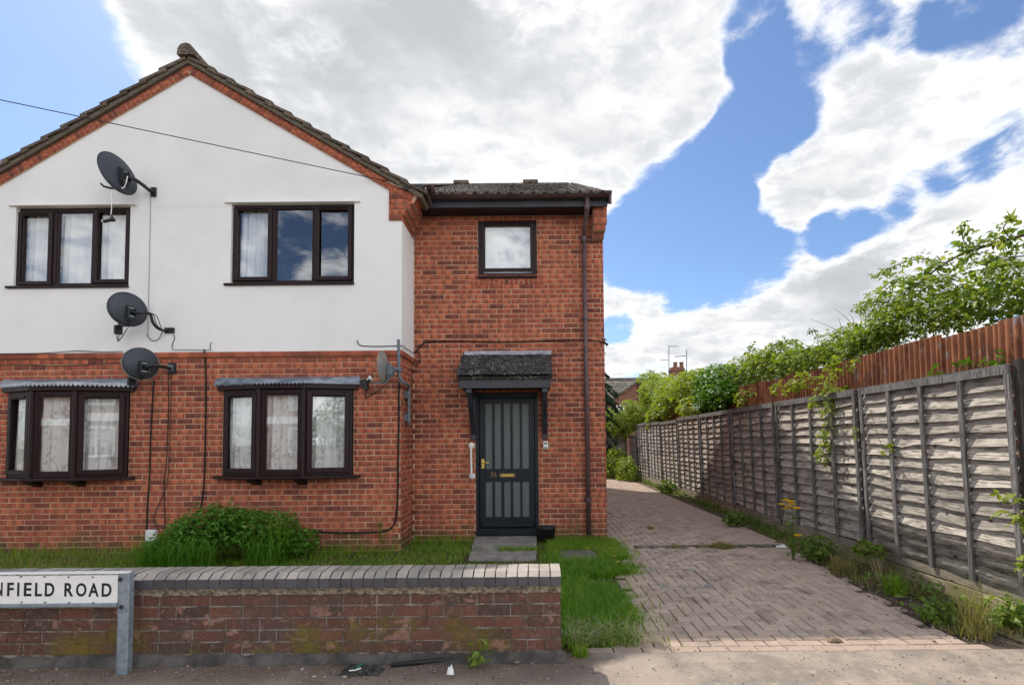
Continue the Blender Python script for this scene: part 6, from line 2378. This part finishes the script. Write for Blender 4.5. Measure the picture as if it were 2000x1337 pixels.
# shrub and long grass on the lawn
random.seed(41)
shr = thing('shrub', 'low spreading dark green shrub under the right bay window', 'shrub', (-3.9, 6.4, 0))
def sb(px, py, y, rx, ry, rz, w):
    return (at(px, py, y), (rx, ry, rz), w)
foliage(shr, [sb(420, 1025, 6.35, .42, .36, .26, 5), sb(380, 1045, 6.2, .36, .36, .24, 4), sb(470, 1030, 6.4, .40, .34, .25, 5), sb(525, 1035, 6.4, .36, .32, .27, 4), sb(575, 1055, 6.4, .30, .30, .17, 3), sb(340, 1062, 6.1, .26, .36, .17, 2)],
        5200, 0.062, M['shrub'], [TRI, LEAF, PIN], singles=60, upb=1.2, shell=.55)
mb = MB()
for k in range(26):
    x = random.uniform(-4.6, -3.1)
    mb.tube(spline([(x, 6.4, -.02), (x + random.uniform(-.1, .1), 6.35, .25), (x + random.uniform(-.25, .25), 6.3 + random.uniform(-.2, .2), random.uniform(.35, .55))], 3), [.006] * 6 + [.003], 4)
mb.build('stems', M['bark'], shr)
for k in range(26):
    x0_, y0_ = random.uniform(-4.55, -3.0), 6.35 + random.uniform(-.2, .2)
    zb_ = .30 if x0_ > -3.4 else .42
    e = Vector((x0_ + random.uniform(-.18, .18), y0_ - random.uniform(0, .2), zb_ + random.uniform(.12, .34)))
    q = spline([(x0_, y0_, .15), Vector((x0_, y0_, .15)).lerp(e, .6) + Vector((0, 0, .05)), e], 3)
    MB().tube(q, [.004, .0036, .0032, .003, .0026, .0022, .0016], 4).build('shoot', M['weed'], shr)
    sprays(shr, q[2:], 14, .055, M['shrub'] if k % 3 else M['bramble'], [LEAF, TRI], rest='foliage', spread=.05)
tuft = thing('grass_tuft', 'arching tuft of long grass in front of the shrub on the lawn', 'grass tuft', (-4.3, 5.9, 0))
def tuft_pts(c, r, n):
    a, q = rng.uniform(0, 6.283, n), np.sqrt(rng.uniform(0, 1, n)) * r
    return np.stack([c[0] + np.cos(a) * q, c[1] + np.sin(a) * q, np.full(n, -0.01)], 1)
P = np.concatenate([tuft_pts((-4.25, 5.95), .35, 900), tuft_pts((-3.95, 5.75), .25, 350), tuft_pts((-3.25, 6.15), .25, 380)])
grass('blades', P, rng.uniform(.25, .55, len(P)), 0.0048, M['deep_grass'], tuft, 1.25, kind='stuff')
P = tuft_pts((-3.2, 6.3), .12, 120)
grass('tall_blades', P, rng.uniform(.45, .75, len(P)), 0.006, M['grass'], tuft, 0.6)
# thin weeds against the brick
for (px, y, hgt, lab) in ((745, 6.72, .46, 'thin seeding weed against the bricks near the gable corner'), (1128, 7.35, .55, 'thin reddish weed left of the downpipe foot'), (500, 6.7, .42, 'pale weed behind the right end of the shrub')):
    p = Vector((at(px, 1060, y).x, y, -.01))
    t = thing('weed', lab, 'weed', p)
    mb = MB()
    tips = []
    for k in range(7):
        q = p + Vector((random.uniform(-.08, .08), random.uniform(-.04, .02), 0))
        e = q + Vector((random.uniform(-.10, .10), random.uniform(-.03, .02), hgt * random.uniform(.6, 1.1)))
        mb.tube(spline([q, q.lerp(e, .5) + Vector((random.uniform(-.03, .03), 0, 0)), e], 3), [.0028, .0026, .0024, .0022, .002, .0018, .0012], 4)
        tips.append([q.lerp(e, .4), e])
    mb.build('stems', M['dry_stem'] if px != 745 else M['weed'], t)
    for tp_ in tips:
        sprays(t, tp_, 14, .022, M['weed'], [LEAF], rest='leaves', spread=.02)

# ---- growth over the iron fence
random.seed(51)


def top_keep(p):
    return not (4.16 < p.x < 4.28 and p.z < 2.5)


def bush(label, blobs, n, size, mat, stems, singles=0, shapes=None, cat='bush', name='bramble_bush', upb=.9, shell=.4, group='bushes growing over the rusty fence', stem_r=.008):
    c = blobs[0][0]
    t = thing(name, label, cat, (4.6, c[1], 0), group)
    foliage(t, blobs, n, size, M[mat], shapes or [TRI, LEAF, PIN], singles=singles, upb=upb, keep=top_keep, shell=shell)
    mb = MB()
    for s in stems:
        s = spline(s, 4)
        m = len(s)
        mb.tube(s, [stem_r * (1 - .75 * k / m) + .0015 for k in range(m)], 5)
    mb.build('stems', M['bark'], t, True)
    return t


def A(px, py, X):
    return atx(px, py, X)


# near right mass
root = Vector((5.0, 6.2, 0))
blobs = [(A(1990, 560, 4.75), (.40, .5, .30), 5), (A(1930, 590, 4.7), (.38, .5, .24), 5), (A(1850, 610, 4.65), (.35, .55, .22), 5), (A(1780, 625, 4.6), (.33, .5, .22), 4), (A(1720, 640, 4.5), (.30, .45, .22), 4),
         (A(1900, 545, 4.7), (.35, .5, .20), 2), (A(1800, 575, 4.65), (.30, .45, .20), 2.4), (A(1730, 590, 4.6), (.28, .4, .18), 2)]
b1 = bush('tall arching bramble over the rusty iron at the right edge of the picture', blobs, 2500, .088, 'bramble',
          [[root, (4.9, 6.0, 2.0), A(1800, 610, 4.65), A(1700, 590, 4.5)], [root, (4.8, 5.2, 2.2), A(1900, 560, 4.7)], [(5.0, 5.0, 0), A(1990, 600, 4.8), A(1960, 540, 4.7)]], 120)
cane = [A(2040, 450, 4.7), A(2000, 459, 4.7), A(1935, 478, 4.7), A(1870, 500, 4.68), A(1810, 540, 4.66), A(1775, 575, 4.65), A(1750, 620, 4.6)]
MB().tube(spline(cane, 5), [.016 - .0003 * k for k in range(31)], 6).build('cane', M['bark'], b1, True)
sprays(b1, cane[1:], 260, .085, M['bramble'], [TRI, LEAF], rest='foliage', singles=60, spread=.17)
for k, pts in enumerate(([(1970, 462), (1960, 445), (1972, 430)], [(1900, 490), (1880, 465), (1885, 440)], [(1850, 515), (1800, 505), (1745, 520), (1710, 540)], [(1800, 545), (1750, 545), (1715, 570)], [(1830, 530), (1870, 560), (1895, 580)], [(2000, 500), (1940, 505), (1925, 520)], [(1760, 590), (1705, 590), (1680, 600)],
                         [(1720, 610), (1690, 605), (1672, 595)])):
    q = [A(x, y, 4.66) for x, y in pts]
    MB().tube(spline(q, 4), .006, 5).build('twig', M['bark'], b1, True)
    sprays(b1, q, (30, 45, 110, 80, 60, 60, 50, 40)[k], .075, M['bramble'], [TRI, LEAF], spread=.10)
joined('leaf', [(MAPLE, mat4(A(1974, 436, 4.66), (.15, 0, .02), (.03, .02, .14), (0, -.15, 0)))], M['lime'], b1, None)
# bare twigs standing out against the sky
mb = MB()
for a, b2 in (((1650, 655), (1580, 622)), ((1672, 645), (1628, 601)), ((1668, 640), (1657, 610)), ((1682, 640), (1672, 603)), ((1640, 660), (1637, 620)), ((1690, 640), (1684, 610))):
    mb.tube(spline([A(*a, 4.5), A((a[0] + b2[0]) / 2 + 4, (a[1] + b2[1]) / 2 - 2, 4.5), A(*b2, 4.5)], 4), [.006 - .0005 * k for k in range(9)], 4)
mb.build('bare_twigs', M['dry_stem'], b1)

blobs = [(A(1690, 672, 4.45), (.30, .5, .20), 4), (A(1640, 682, 4.40), (.30, .55, .18), 5), (A(1590, 700, 4.4), (.30, .6, .17), 5), (A(1640, 655, 4.5), (.2, .4, .12), 1.5), (A(1720, 655, 4.45), (.25, .35, .16), 3)]
b2_ = bush('lower bramble spilling over the rusty iron left of the arching one', blobs, 1700, .085, 'bramble', [[(4.9, 7.6, 0), (4.7, 7.4, 2), A(1640, 680, 4.4)]], 40)
for pts in ([(1600, 690), (1596, 660), (1588, 640)], [(1588, 650), (1580, 645)], [(1520, 690), (1532, 672), (1533, 655)]):
    q = [A(x, y, 4.45) for x, y in pts]
    MB().tube(spline(q, 3), .005, 4).build('twig', M['bark'], b2_)
    sprays(b2_, q, 26, .05, M['shrub'], [LEAF], spread=.05)
# hanging vine in front of the lap fence
vine = thing('bramble_vine', 'bright green bramble shoot hanging down the wooden fence panels', 'vine', A(1610, 720, 3.95), 'bramble shoots hanging over the wooden fence')
main = [A(1640, 690, 4.15), A(1625, 712, 3.98), A(1618, 740, 3.74), A(1620, 790, 3.72), A(1618, 830, 3.72), A(1610, 870, 3.72), A(1603, 900, 3.72)]
MB().tube(spline(main, 4), .006, 5).build('stem', M['bark'], vine, True)
sprays(vine, main, 150, .085, M['lime'], [TRI, LEAF], singles=70, spread=.08)
sd2 = [A(1612, 740, 3.74), A(1594, 775, 3.70), A(1590, 800, 3.70)]
MB().tube(spline(sd2, 4), .004, 5).build('stem', M['bark'], vine, True)
sprays(vine, sd2, 40, .08, M['lime'], [TRI, LEAF], singles=20, spread=.06)
v2 = thing('bramble_vine', 'small bramble shoots right of the long hanging one on the fence', 'vine', A(1665, 850, 3.75), 'bramble shoots hanging over the wooden fence')
for pts in ([(1690, 740), (1672, 780), (1664, 830), (1670, 850)], [(1700, 800), (1722, 870), (1735, 876)]):
    q = [A(x, y, 3.74) for x, y in pts]
    MB().tube(spline(q, 4), .003, 4).build('stem', M['bark'], v2)
    sprays(v2, q[2:], 12, .07, M['lime'], [TRI, LEAF], spread=.05)
v3 = thing('bramble_vine', 'leafy shoots in front of the rusty iron above the hanging vine', 'vine', A(1560, 740, 4.1), 'bramble shoots hanging over the wooden fence')
foliage(v3, [(A(1530, 755, 4.02), (.08, .5, .12), 3), (A(1570, 745, 4.02), (.08, .4, .14), 3), (A(1640, 715, 4.02), (.08, .3, .16), 3), (A(1640, 760, 4.0), (.07, .15, .06), 1)], 200, .085, M['lime'], [TRI, LEAF], singles=30)
v4 = thing('ivy_sprig', 'leafy sprig against the rusty iron at far right', 'vine', A(1870, 715, 4.15))
for pts in ([(1850, 722), (1880, 712), (1895, 716)], [(1930, 715), (1935, 695), (1945, 680)], [(1945, 712), (1955, 705)], [(1800, 732), (1825, 726), (1850, 727)]):
    q = [A(x, y, 4.12) for x, y in pts]
    MB().tube(spline(q, 3), .004, 4).build('stem', M['bark'], v4)
    sprays(v4, q, 7, .09, M['shrub'], [LEAF, TRI], spread=.03)

# middle and far growth
blobs = [(A(1560, 705, 4.5), (.35, .8, .22), 4), (A(1500, 715, 4.5), (.38, 1.0, .28), 5), (A(1455, 725, 4.5), (.4, 1.2, .34), 5), (A(1520, 690, 4.55), (.3, .8, .2), 3), (A(1452, 772, 4.08), (.08, .5, .16), .5)]
b3 = bush('mid green bramble bank between the hanging vine and the chimney', blobs, 2300, .105, 'bramble', [[(4.9, 10.5, 0), (4.7, 10.5, 2), A(1500, 715, 4.5)]])
for pts in ([(1462, 700), (1465, 685), (1470, 672)], [(1500, 690), (1510, 675), (1520, 668)]):
    q = [A(x, y, 4.5) for x, y in pts]
    MB().tube(spline(q, 3), .008, 4).build('twig', M['bark'], b3)
    sprays(b3, q, 30, .10, M['bramble'], [TRI, LEAF], spread=.10)
blobs = [(A(1405, 745, 4.4), (.45, 1.2, .40), 4), (A(1408, 772, 4.1), (.20, .7, .34), 3), (A(1385, 782, 4.1), (.24, .8, .30), 3)]
bush('dark green ivy clump bulging over the wooden fence top', blobs, 2800, .13, 'shrub', [[(4.9, 12.2, 0), (4.7, 12.2, 2), A(1410, 745, 4.4)]], name='ivy_bush')
blobs = [(A(1330, 768, 4.6), (.8, 2.0, .60), 5), (A(1290, 760, 4.8), (.7, 1.6, .66), 4), (A(1360, 756, 4.6), (.6, 1.4, .50), 4), (A(1270, 772, 4.6), (.4, 1.0, .68), 3), (A(1300, 793, 4.1), (.3, 1.0, .40), 2.2), (A(1350, 793, 4.1), (.25, .9, .26), 1.2), (A(1278, 815, 3.95), (.18, .4, .40), 1.6), (A(1265, 740, 4.8), (.4, .8, .35), 1.2)]
bush('big yellow green elder bush hiding the distant house roof', blobs, 3900, .18, 'lime', [[(4.9, 16, 0), (4.8, 16, 2), A(1330, 745, 4.6)], [(4.9, 17, 0), (4.8, 17, 2), A(1290, 745, 4.8)]], shapes=[PIN, TRI], cat='bush', name='elder_bush', stem_r=.03)
blobs = [(A(1215, 830, 3.6), (.6, 1.0, .55), 4), (A(1195, 820, 3.4), (.5, .8, .6), 3), (A(1245, 815, 3.9), (.35, .7, .5), 3), (A(1230, 800, 4.2), (.4, .7, .5), 2)]
bush('pale green shrub beyond the end of the driveway', blobs, 2600, .15, 'lime', [[(3.7, 22.5, 0), A(1215, 830, 3.6)]], shapes=[PIN, TRI, LEAF], name='pale_shrub', group=None)
blobs = [(Vector((3.25, 18.3, .35)), (.35, .8, .5), 3), (Vector((3.05, 19.2, .6)), (.45, .7, .6), 3), (Vector((2.7, 19.6, .35)), (.5, .6, .4), 2)]
bush('leafy green weeds crowding the far end of the driveway', blobs, 2400, .11, 'lime', [[(3.1, 18.8, 0), (3.1, 18.8, .6)]], shapes=[LEAF, TRI], name='weed_bank', group=None, upb=.4)

# conifer behind the house corner
con = thing('conifer', 'dark blue green conifer with drooping branches behind the house corner', 'tree', (2.45, 21.0, 0))
MB().tube([(2.45, 21, 0), (2.45, 21, 3.0), (2.45, 21, 6.2)], [.16, .11, .02], 8).build('trunk', M['bark'], con, True)
its = []
mb = MB()
for k in range(70):
    z = random.uniform(0.9, 6.0)
    a = random.uniform(0, 6.283)
    L = (0.35 + (6.2 - z) * 0.24) * random.uniform(.75, 1.1)
    L = min(L, 1.15)
    e = Vector((2.45 + math.cos(a) * L, 21 + math.sin(a) * L, z - L * .45))
    m_ = Vector((2.45 + math.cos(a) * L * .5, 21 + math.sin(a) * L * .5, z + .02))
    pts = spline([(2.45, 21, z), m_, e], 5)
    mb.tube(pts, [.018 - .0014 * q for q in range(len(pts))], 4)
    for _ in range(55):
        t = random.uniform(.15, 1) * (len(pts) - 1)
        i = min(int(t), len(pts) - 2)
        p = pts[i].lerp(pts[i + 1], t - i)
        d = Vector((math.cos(a) + random.gauss(0, .5), math.sin(a) + random.gauss(0, .5), -1.0 + random.gauss(0, .25))).normalized()
        n = Vector((random.gauss(0, 1), random.gauss(0, 1), .2))
        n = (n - d * n.dot(d)).normalized()
        s = d.cross(n)
        q = random.uniform(.14, .26)
        its.append((LEAF, mat4(p, s * q * .55, d * q, n * q)))
mb.build('branches', M['bark'], con)
joined('crown', its, M['conifer'], con)

# ================================================================== weeds along the foot of the fence
random.seed(61)


def strip(n, y0, y1, f):
    y = y0 + (y1 - y0) * rng.uniform(0, 1, n) ** 1.4
    w = np.array([max(.05, 3.80 - drive_right(q)) for q in y])
    x = 3.80 - w * rng.uniform(0, 1, n) ** f
    return np.stack([x, y, np.full(n, -.005)], 1)


P = strip(6500, 3.75, 18.5, .8)
c = clumpy(P, 2.2, 1.1)
P = P[c > .34]
grass('verge_grass', P, 0.03 + .11 * rng.uniform(0, 1, len(P)) * clumpy(P, 2.9, 2.2), .0042, M['dry_grass'], None, 1.0)
P = strip(4200, 4.2, 19, .6)
P = P[clumpy(P, 1.7, 1.9) > .5]
grass('verge_grass', P, 0.04 + .12 * rng.uniform(0, 1, len(P)), .0042, M['weed'], None, 1.0)
its = []
for _ in range(1500):
    y = 4.0 + 15 * random.random() ** 1.3
    x = 3.74 - random.random() ** 1.5 * max(.12, 3.74 - drive_right(y))
    if math.sin(y * 3.1) + math.sin(y * 7.7 + 1) < -.2:
        continue
    its.append((random.choice([LEAF, TRI]), leaf_frame((x, y, random.uniform(.01, .13)), random.uniform(.03, .075), None, 1.0)))
joined('undergrowth', its, M['weed'], None)


def weed(name, label, px, py, n, size, hgt, r, mat='weed', shapes=None, blades=0, bh=.3, bm='grass', cat='weed', X=None):
    p = atz(px, py)
    t = thing(name, label, cat, p, 'weeds along the foot of the fence')
    if n:
        foliage(t, [(p + Vector((0, 0, hgt * .55)), (r, r, hgt * .5), 1)], n, size, M[mat], shapes or [TRI, LEAF], singles=min(40, n), upb=.7, shell=.2)
        mb = MB()
        for k in range(9):
            a = random.uniform(0, 6.28)
            mb.tube([p + Vector((random.uniform(-.02, .02), random.uniform(-.02, .02), -.01)), p + Vector((math.cos(a) * r * .6, math.sin(a) * r * .6, hgt * random.uniform(.5, .95)))], [.004, .0015], 4)
        mb.build('stems', M['weed'], t)
    if blades:
        grass('blades', tuft_pts((p.x, p.y), r * .8, blades), rng.uniform(.35, 1.0, blades) * bh, .0035, M[bm], t, .75)
    return t


weed('weed', 'bushy bright green weed by the fence right of the yellow flowers', 1597, 1096, 220, .07, .30, .17)
t = weed('weed', 'woody stemmed young shrub with a leafy top against the fence footing', 1722, 1135, 0, .07, .3, .1)
pb_ = atz(1722, 1140)
mb = MB()
tops = []
for dx in (-.06, -.02, .03, .06):
    e = atx(1702 + dx * 120, 1068 + abs(dx) * 100, 3.60)
    mb.tube(spline([pb_ + Vector((dx * .6, dx, -.01)), pb_.lerp(e, .5) + Vector((dx * .5, 0, 0)), e], 4), [.008 - .0005 * k for k in range(9)], 5)
    tops.append(e)
mb.build('woody_stems', M['dry_stem'], t)
foliage(t, [(tops[1], (.12, .14, .07), 1)], 90, .085, M['bramble'], [TRI, LEAF], singles=40)
weed('grass_tuft', 'grass tuft below the leafy young shrub by the fence', 1748, 1158, 30, .05, .15, .12, blades=160, bh=.28, cat='grass tuft')
weed('weed', 'low green weed patch between two grass tufts by the near fence panel', 1835, 1212, 130, .055, .14, .15, blades=60, bh=.18)
weed('grass_tuft', 'tallest seeding grass tuft by the near fence panel', 1905, 1232, 0, .05, .3, .15, blades=110, bh=.50, bm='dry_grass', cat='grass tuft')
weed('grass_tuft', 'yellowed dry grass tuft at the foot of the tallest grass', 1900, 1240, 0, .05, .3, .13, blades=160, bh=.20, bm='dry_grass', cat='grass tuft')
weed('weed', 'broad leaved weed at the bottom right corner of the fence', 1980, 1225, 110, .085, .22, .17, 'bramble')
weed('weed', 'small leafy weed halfway along the drive below the fence', 1434, 1027, 140, .075, .24, .16)
weed('weed', 'leafy weed near the far fence panels', 1303, 962, 160, .10, .35, .25)
weed('grass_tuft', 'yellowish grass tuft by the fence left of the young shrub', 1645, 1120, 0, .05, .3, .14, blades=260, bh=.28, bm='dry_grass', cat='grass tuft')
weed('grass_tuft', 'flattened yellow grass tuft growing on the drain channel', 1411, 1068, 0, .05, .3, .16, blades=420, bh=.11, bm='dry_grass', cat='grass tuft')
weed('grass_tuft', 'tiny grass tuft left along the drain channel', 1318, 1067, 0, .05, .3, .07, blades=120, bh=.07, bm='dry_grass', cat='grass tuft')
weed('grass_tuft', 'tiny grass tuft alone on the paving beyond the drain', 1271, 1032, 0, .05, .3, .07, blades=110, bh=.09, bm='dry_grass', cat='grass tuft')
# sprig at the right edge of the frame
sp = thing('bramble_sprig', 'yellow green bramble sprig sticking in from the right edge', 'vine', atx(2010, 1010, 3.55))
for pts in ([(2030, 1000), (1998, 985), (1975, 968), (1960, 962)], [(2020, 1010), (1990, 1005), (1962, 998)], [(2030, 1030), (2000, 1020), (1985, 1018)], [(2040, 1110), (2000, 1105), (1990, 1100)]):
    q = [atx(x, y, 3.58) for x, y in pts]
    MB().tube(spline(q, 4), .004, 5).build('stem', M['bark'], sp, True)
    sprays(sp, q, 16, .085, M['lime'], [LEAF, TRI], singles=12, spread=.05)
# ragwort
rg = thing('ragwort', 'tall yellow flowering ragwort standing before the fence', 'flower', atz(1549, 1093))
p = atz(1549, 1093)
Xr = p.x
hd = [atx(a, b2, Xr) for a, b2 in ((1534, 977), (1527, 986), (1540, 990), (1548, 985), (1556, 992), (1533, 994), (1559, 1046), (1545, 980))]
mb = MB()
for e in hd:
    mb.tube(spline([p, p.lerp(e, .6) + Vector((.012, 0, 0)), e], 4), [.005 - .0004 * k for k in range(9)], 5)
mb.build('stems', M['weed'], rg, True)
for e in hd:
    its = []
    for c in range(8):
        cc = e + Vector((random.uniform(-.022, .022), random.uniform(-.022, .022), random.uniform(-.008, .012)))
        for k in range(8):
            a = k * .785
            its.append((LEAF, mat4(cc, Vector((-math.sin(a), math.cos(a), 0)) * .020, Vector((math.cos(a), math.sin(a), .3)) * .036, Vector((0, 0, .02)))))
    joined('flower_head', its, M['petal'], rg, None)
sprays(rg, [p, p.lerp(hd[2], .5), p.lerp(hd[2], .85)], 40, .06, M['weed'], [LEAF, PIN], spread=.05)
for (px, py, lab) in ((1195, 1070, 'yellow dandelion farthest back by the driveway edge'), (1200, 1085, 'yellow dandelion in the middle of the grass by the driveway edge'), (1206, 1097, 'yellow dandelion nearest the driveway in the grass patch'), (1147, 1070, 'lone yellow dandelion behind the dark paving slab')):
    p = atz(px, py, .10)
    f_ = thing('dandelion', lab, 'flower', (p.x, p.y, 0), 'dandelions by the driveway')
    MB().tube([(p.x, p.y, -.01), (p.x, p.y, p.z)], .002, 4).build('stem', M['weed'], f_)
    joined('flower_head', [(LEAF, mat4(p, Vector((-math.sin(k), math.cos(k), 0)) * .012, Vector((math.cos(k), math.sin(k), .25)) * .02, Vector((0, 0, .02)))) for k in [q * .7 for q in range(9)]], M['petal'], f_, None)

# weeds at the foot of the garden wall
random.seed(71)
for (px, py, n, size, hgt, r, lab, mt) in ((936, 1302, 26, .055, .16, .06, 'leafy nettle at the foot of the garden wall by the black pipe', 'bramble'), (893, 1283, 24, .035, .08, .06, 'small bright weed behind the black pipe end', 'weed'),
                                           (842, 1282, 18, .03, .06, .06, 'tiny weed at the wall foot behind the pipe middle', 'weed'), (527, 1288, 22, .03, .07, .06, 'tiny weed at the wall foot right of the sign post', 'weed'),
                                           (655, 1272, 40, .022, .17, .06, 'faint feathery weed against the bricks of the garden wall', 'shrub')):
    p = atz(px, py)
    t = thing('weed', lab, 'weed', p, 'weeds at the foot of the garden wall')
    foliage(t, [(p + Vector((0, 0, hgt * .55)), (r, r * .7, hgt * .5), 1)], n, size, M[mt], [LEAF, TRI], singles=n, upb=.8, shell=.1)
    MB().tube([p + Vector((0, 0, -.01)), p + Vector((.01, 0, hgt))], [.003, .0015], 4).build('stem', M['weed'], t)
p = atz(1133, 1280)
t = thing('grass_tuft', 'bright little grass tuft at the pavement edge by the wall end', 'grass tuft', p)
grass('blades', tuft_pts((p.x, p.y), .05, 110), rng.uniform(.05, .13, 110), .004, M['grass'], t, .6)

# ================================================================== litter and stones on the pavement
def ico(seed):
    bm_2 = bmesh.new()
    bmesh.ops.create_icosphere(bm_2, subdivisions=1, radius=.5)
    r = random.Random(seed)
    v = [tuple(Vector((q.co.x, q.co.y * .8, q.co.z * .6)) * r.uniform(.72, 1.15)) for q in bm_2.verts]
    f = [tuple(w.index for w in q.verts) for q in bm_2.faces]
    bm_2.free()
    return shape(v, f)


ST = [ico(k) for k in range(5)]
def stone_m(x, y, s):
    a = random.uniform(0, 6.28)
    return mat4((x, y, s * .22), (math.cos(a) * s, math.sin(a) * s, 0), (-math.sin(a) * s, math.cos(a) * s, 0), (0, 0, s))
its = []
for _ in range(2300):
    y = 3.33 - abs(random.gauss(0, .16)) if random.random() < .75 else random.uniform(2.7, 3.45)
    x = random.uniform(-4.3, .35)
    its.append((random.choice(ST), stone_m(x, y, min(.026, .004 + random.expovariate(1 / .0045)))))
for _ in range(1500):
    x, y = random.uniform(.2, 3.9), random.uniform(2.8, 3.6)
    its.append((random.choice(ST), stone_m(x, y, min(.016, .003 + random.expovariate(1 / .003)))))
for _ in range(500):
    y = random.uniform(3.7, 9)
    its.append((random.choice(ST), stone_m(random.uniform(1, drive_right(y)), y, min(.02, .004 + random.expovariate(1 / .004)))))
for _ in range(700):
    y = random.uniform(3.6, 6)
    its.append((random.choice(ST), stone_m(drive_right(y) + random.gauss(.1, .12), y, .006 + random.expovariate(1 / .006))))
joined('gravel', its, M['stone'], None)
for (px, py, s, lab) in ((496, 1298, .035, 'round brown stone on the pavement right of the sign post'), (616, 1293, .045, 'flat orange stone below the garden wall'), (788, 1300, .035, 'grey stone just under the black pipe'), (833, 1295, .05, 'larger pale stone against the black pipe'),
                         (848, 1313, .04, 'brown stone below the black pipe middle'), (1009, 1296, .06, 'dark stone near the right end of the wall'), (672, 1324, .05, 'orange brick chip in front of the black bag'), (614, 1323, .04, 'black stone left of the black bag')):
    p = atz(px, py)
    o = joined('stone', [(ST[int(px) % 5], mat4((p.x, p.y, s * .2), (s, 0, 0), (0, s * .8, 0), (0, 0, s * .8)))], M['stone'], None, None)
    tag(o, lab, 'stone', 'stones on the pavement')
its = []
mb = MB()
for _ in range(60):
    x, y = random.uniform(-4.2, -1.2), 3.30 - abs(random.gauss(0, .08))
    a, L = random.gauss(0, .6), random.uniform(.05, .25)
    mb.tube([(x, y, .008), (x + math.cos(a) * L * .5, y + math.sin(a) * L * .5 + random.uniform(-.01, .01), .014), (x + math.cos(a) * L, y + math.sin(a) * L, .006)], [.0022, .002, .001], 4)
mb.build('twig_litter', M['dry_stem'], None, kind='stuff')
a, b2 = atz(764, 1298, .012), atz(915, 1282, .03)
tag(MB().tube([a, a.lerp(b2, .5), b2], .014, 10).build('black_pipe', M['black_plastic'], None, True), 'length of thin black pipe lying along the foot of the garden wall', 'pipe')
p = atz(705, 1312)
def crumple(name, c, rx, ry, rz, mat, seed, n=9):
    r = random.Random(seed)
    vs, fs = [], []
    for j in range(n):
        for i in range(n):
            u, v = i / (n - 1) * 2 - 1, j / (n - 1) * 2 - 1
            e = (1 - max(abs(u), abs(v)) ** 3)
            vs.append(Vector(c) + Vector((u * rx * (1 + r.uniform(-.15, .15)), v * ry * (1 + r.uniform(-.2, .2)), .004 + rz * e * r.uniform(.2, 1))))
    for j in range(n - 1):
        for i in range(n - 1):
            q = j * n + i
            fs.append((q, q + 1, q + n + 1, q + n))
    mb = MB().add(vs, fs)
    return mb.build(name, mat, None)
rag = crumple('plastic_bag', p, .125, .055, .05, M['rag'], 4, 13)
tag(rag, 'crumpled black plastic bag with green and white print on the pavement', 'bag')
MB().tube(spline([p + Vector((-.02, -.03, .035)), p + Vector((0, -.01, .05)), p + Vector((.01, .03, .045))], 3), .005, 4).build('green_print', simple('green_print', (.02, .20, .10), None, 5, .6), rag)
MB().tube(spline([p + Vector((-.06, -.04, .03)), p + Vector((-.02, -.045, .035)), p + Vector((.01, -.03, .04))], 3), .004, 4).build('white_print', M['paper'], rag)
tag(crumple('crumpled_paper', atz(880, 1315), .022, .022, .055, M['paper'], 8, 7), 'small crumpled white paper on the pavement below the black pipe', 'litter')
tag(crumple('paper_scrap', atz(1527, 1068), .07, .05, .04, M['paper'], 9, 7), 'torn white paper scrap among weeds at the fence foot', 'litter')
tag(crumple('dry_leaf', atz(1631, 1251), .05, .025, .03, M['dry_stem'], 10, 5), 'curled brown leaf at the pavement edge of the driveway', 'litter')

# garden trees across the road, mirrored in the windows
random.seed(81)
for (x, y, h_, lab) in ((-3.0, -19, 4.6, 'round green tree across the road left of the camera, seen only in reflections'), (2.5, -18, 4.0, 'lower green tree across the road nearer the drive, seen only in reflections')):
    t = thing('garden_tree', lab, 'tree', (x, y, 0))
    MB().tube([(x, y, -.1), (x, y, h_ * .6)], [.16, .08], 8).build('trunk', M['bark'], t, True)
    foliage(t, [((x, y, h_ * .7), (1.7, 1.7, h_ * .36), 3), ((x - .9, y + .4, h_ * .5), (1.1, 1.1, 1.0), 1), ((x + .9, y, h_ * .55), (1.1, 1.1, 1.1), 1)], 2600, .22, M['shrub'], [PIN, TRI], rest='crown')
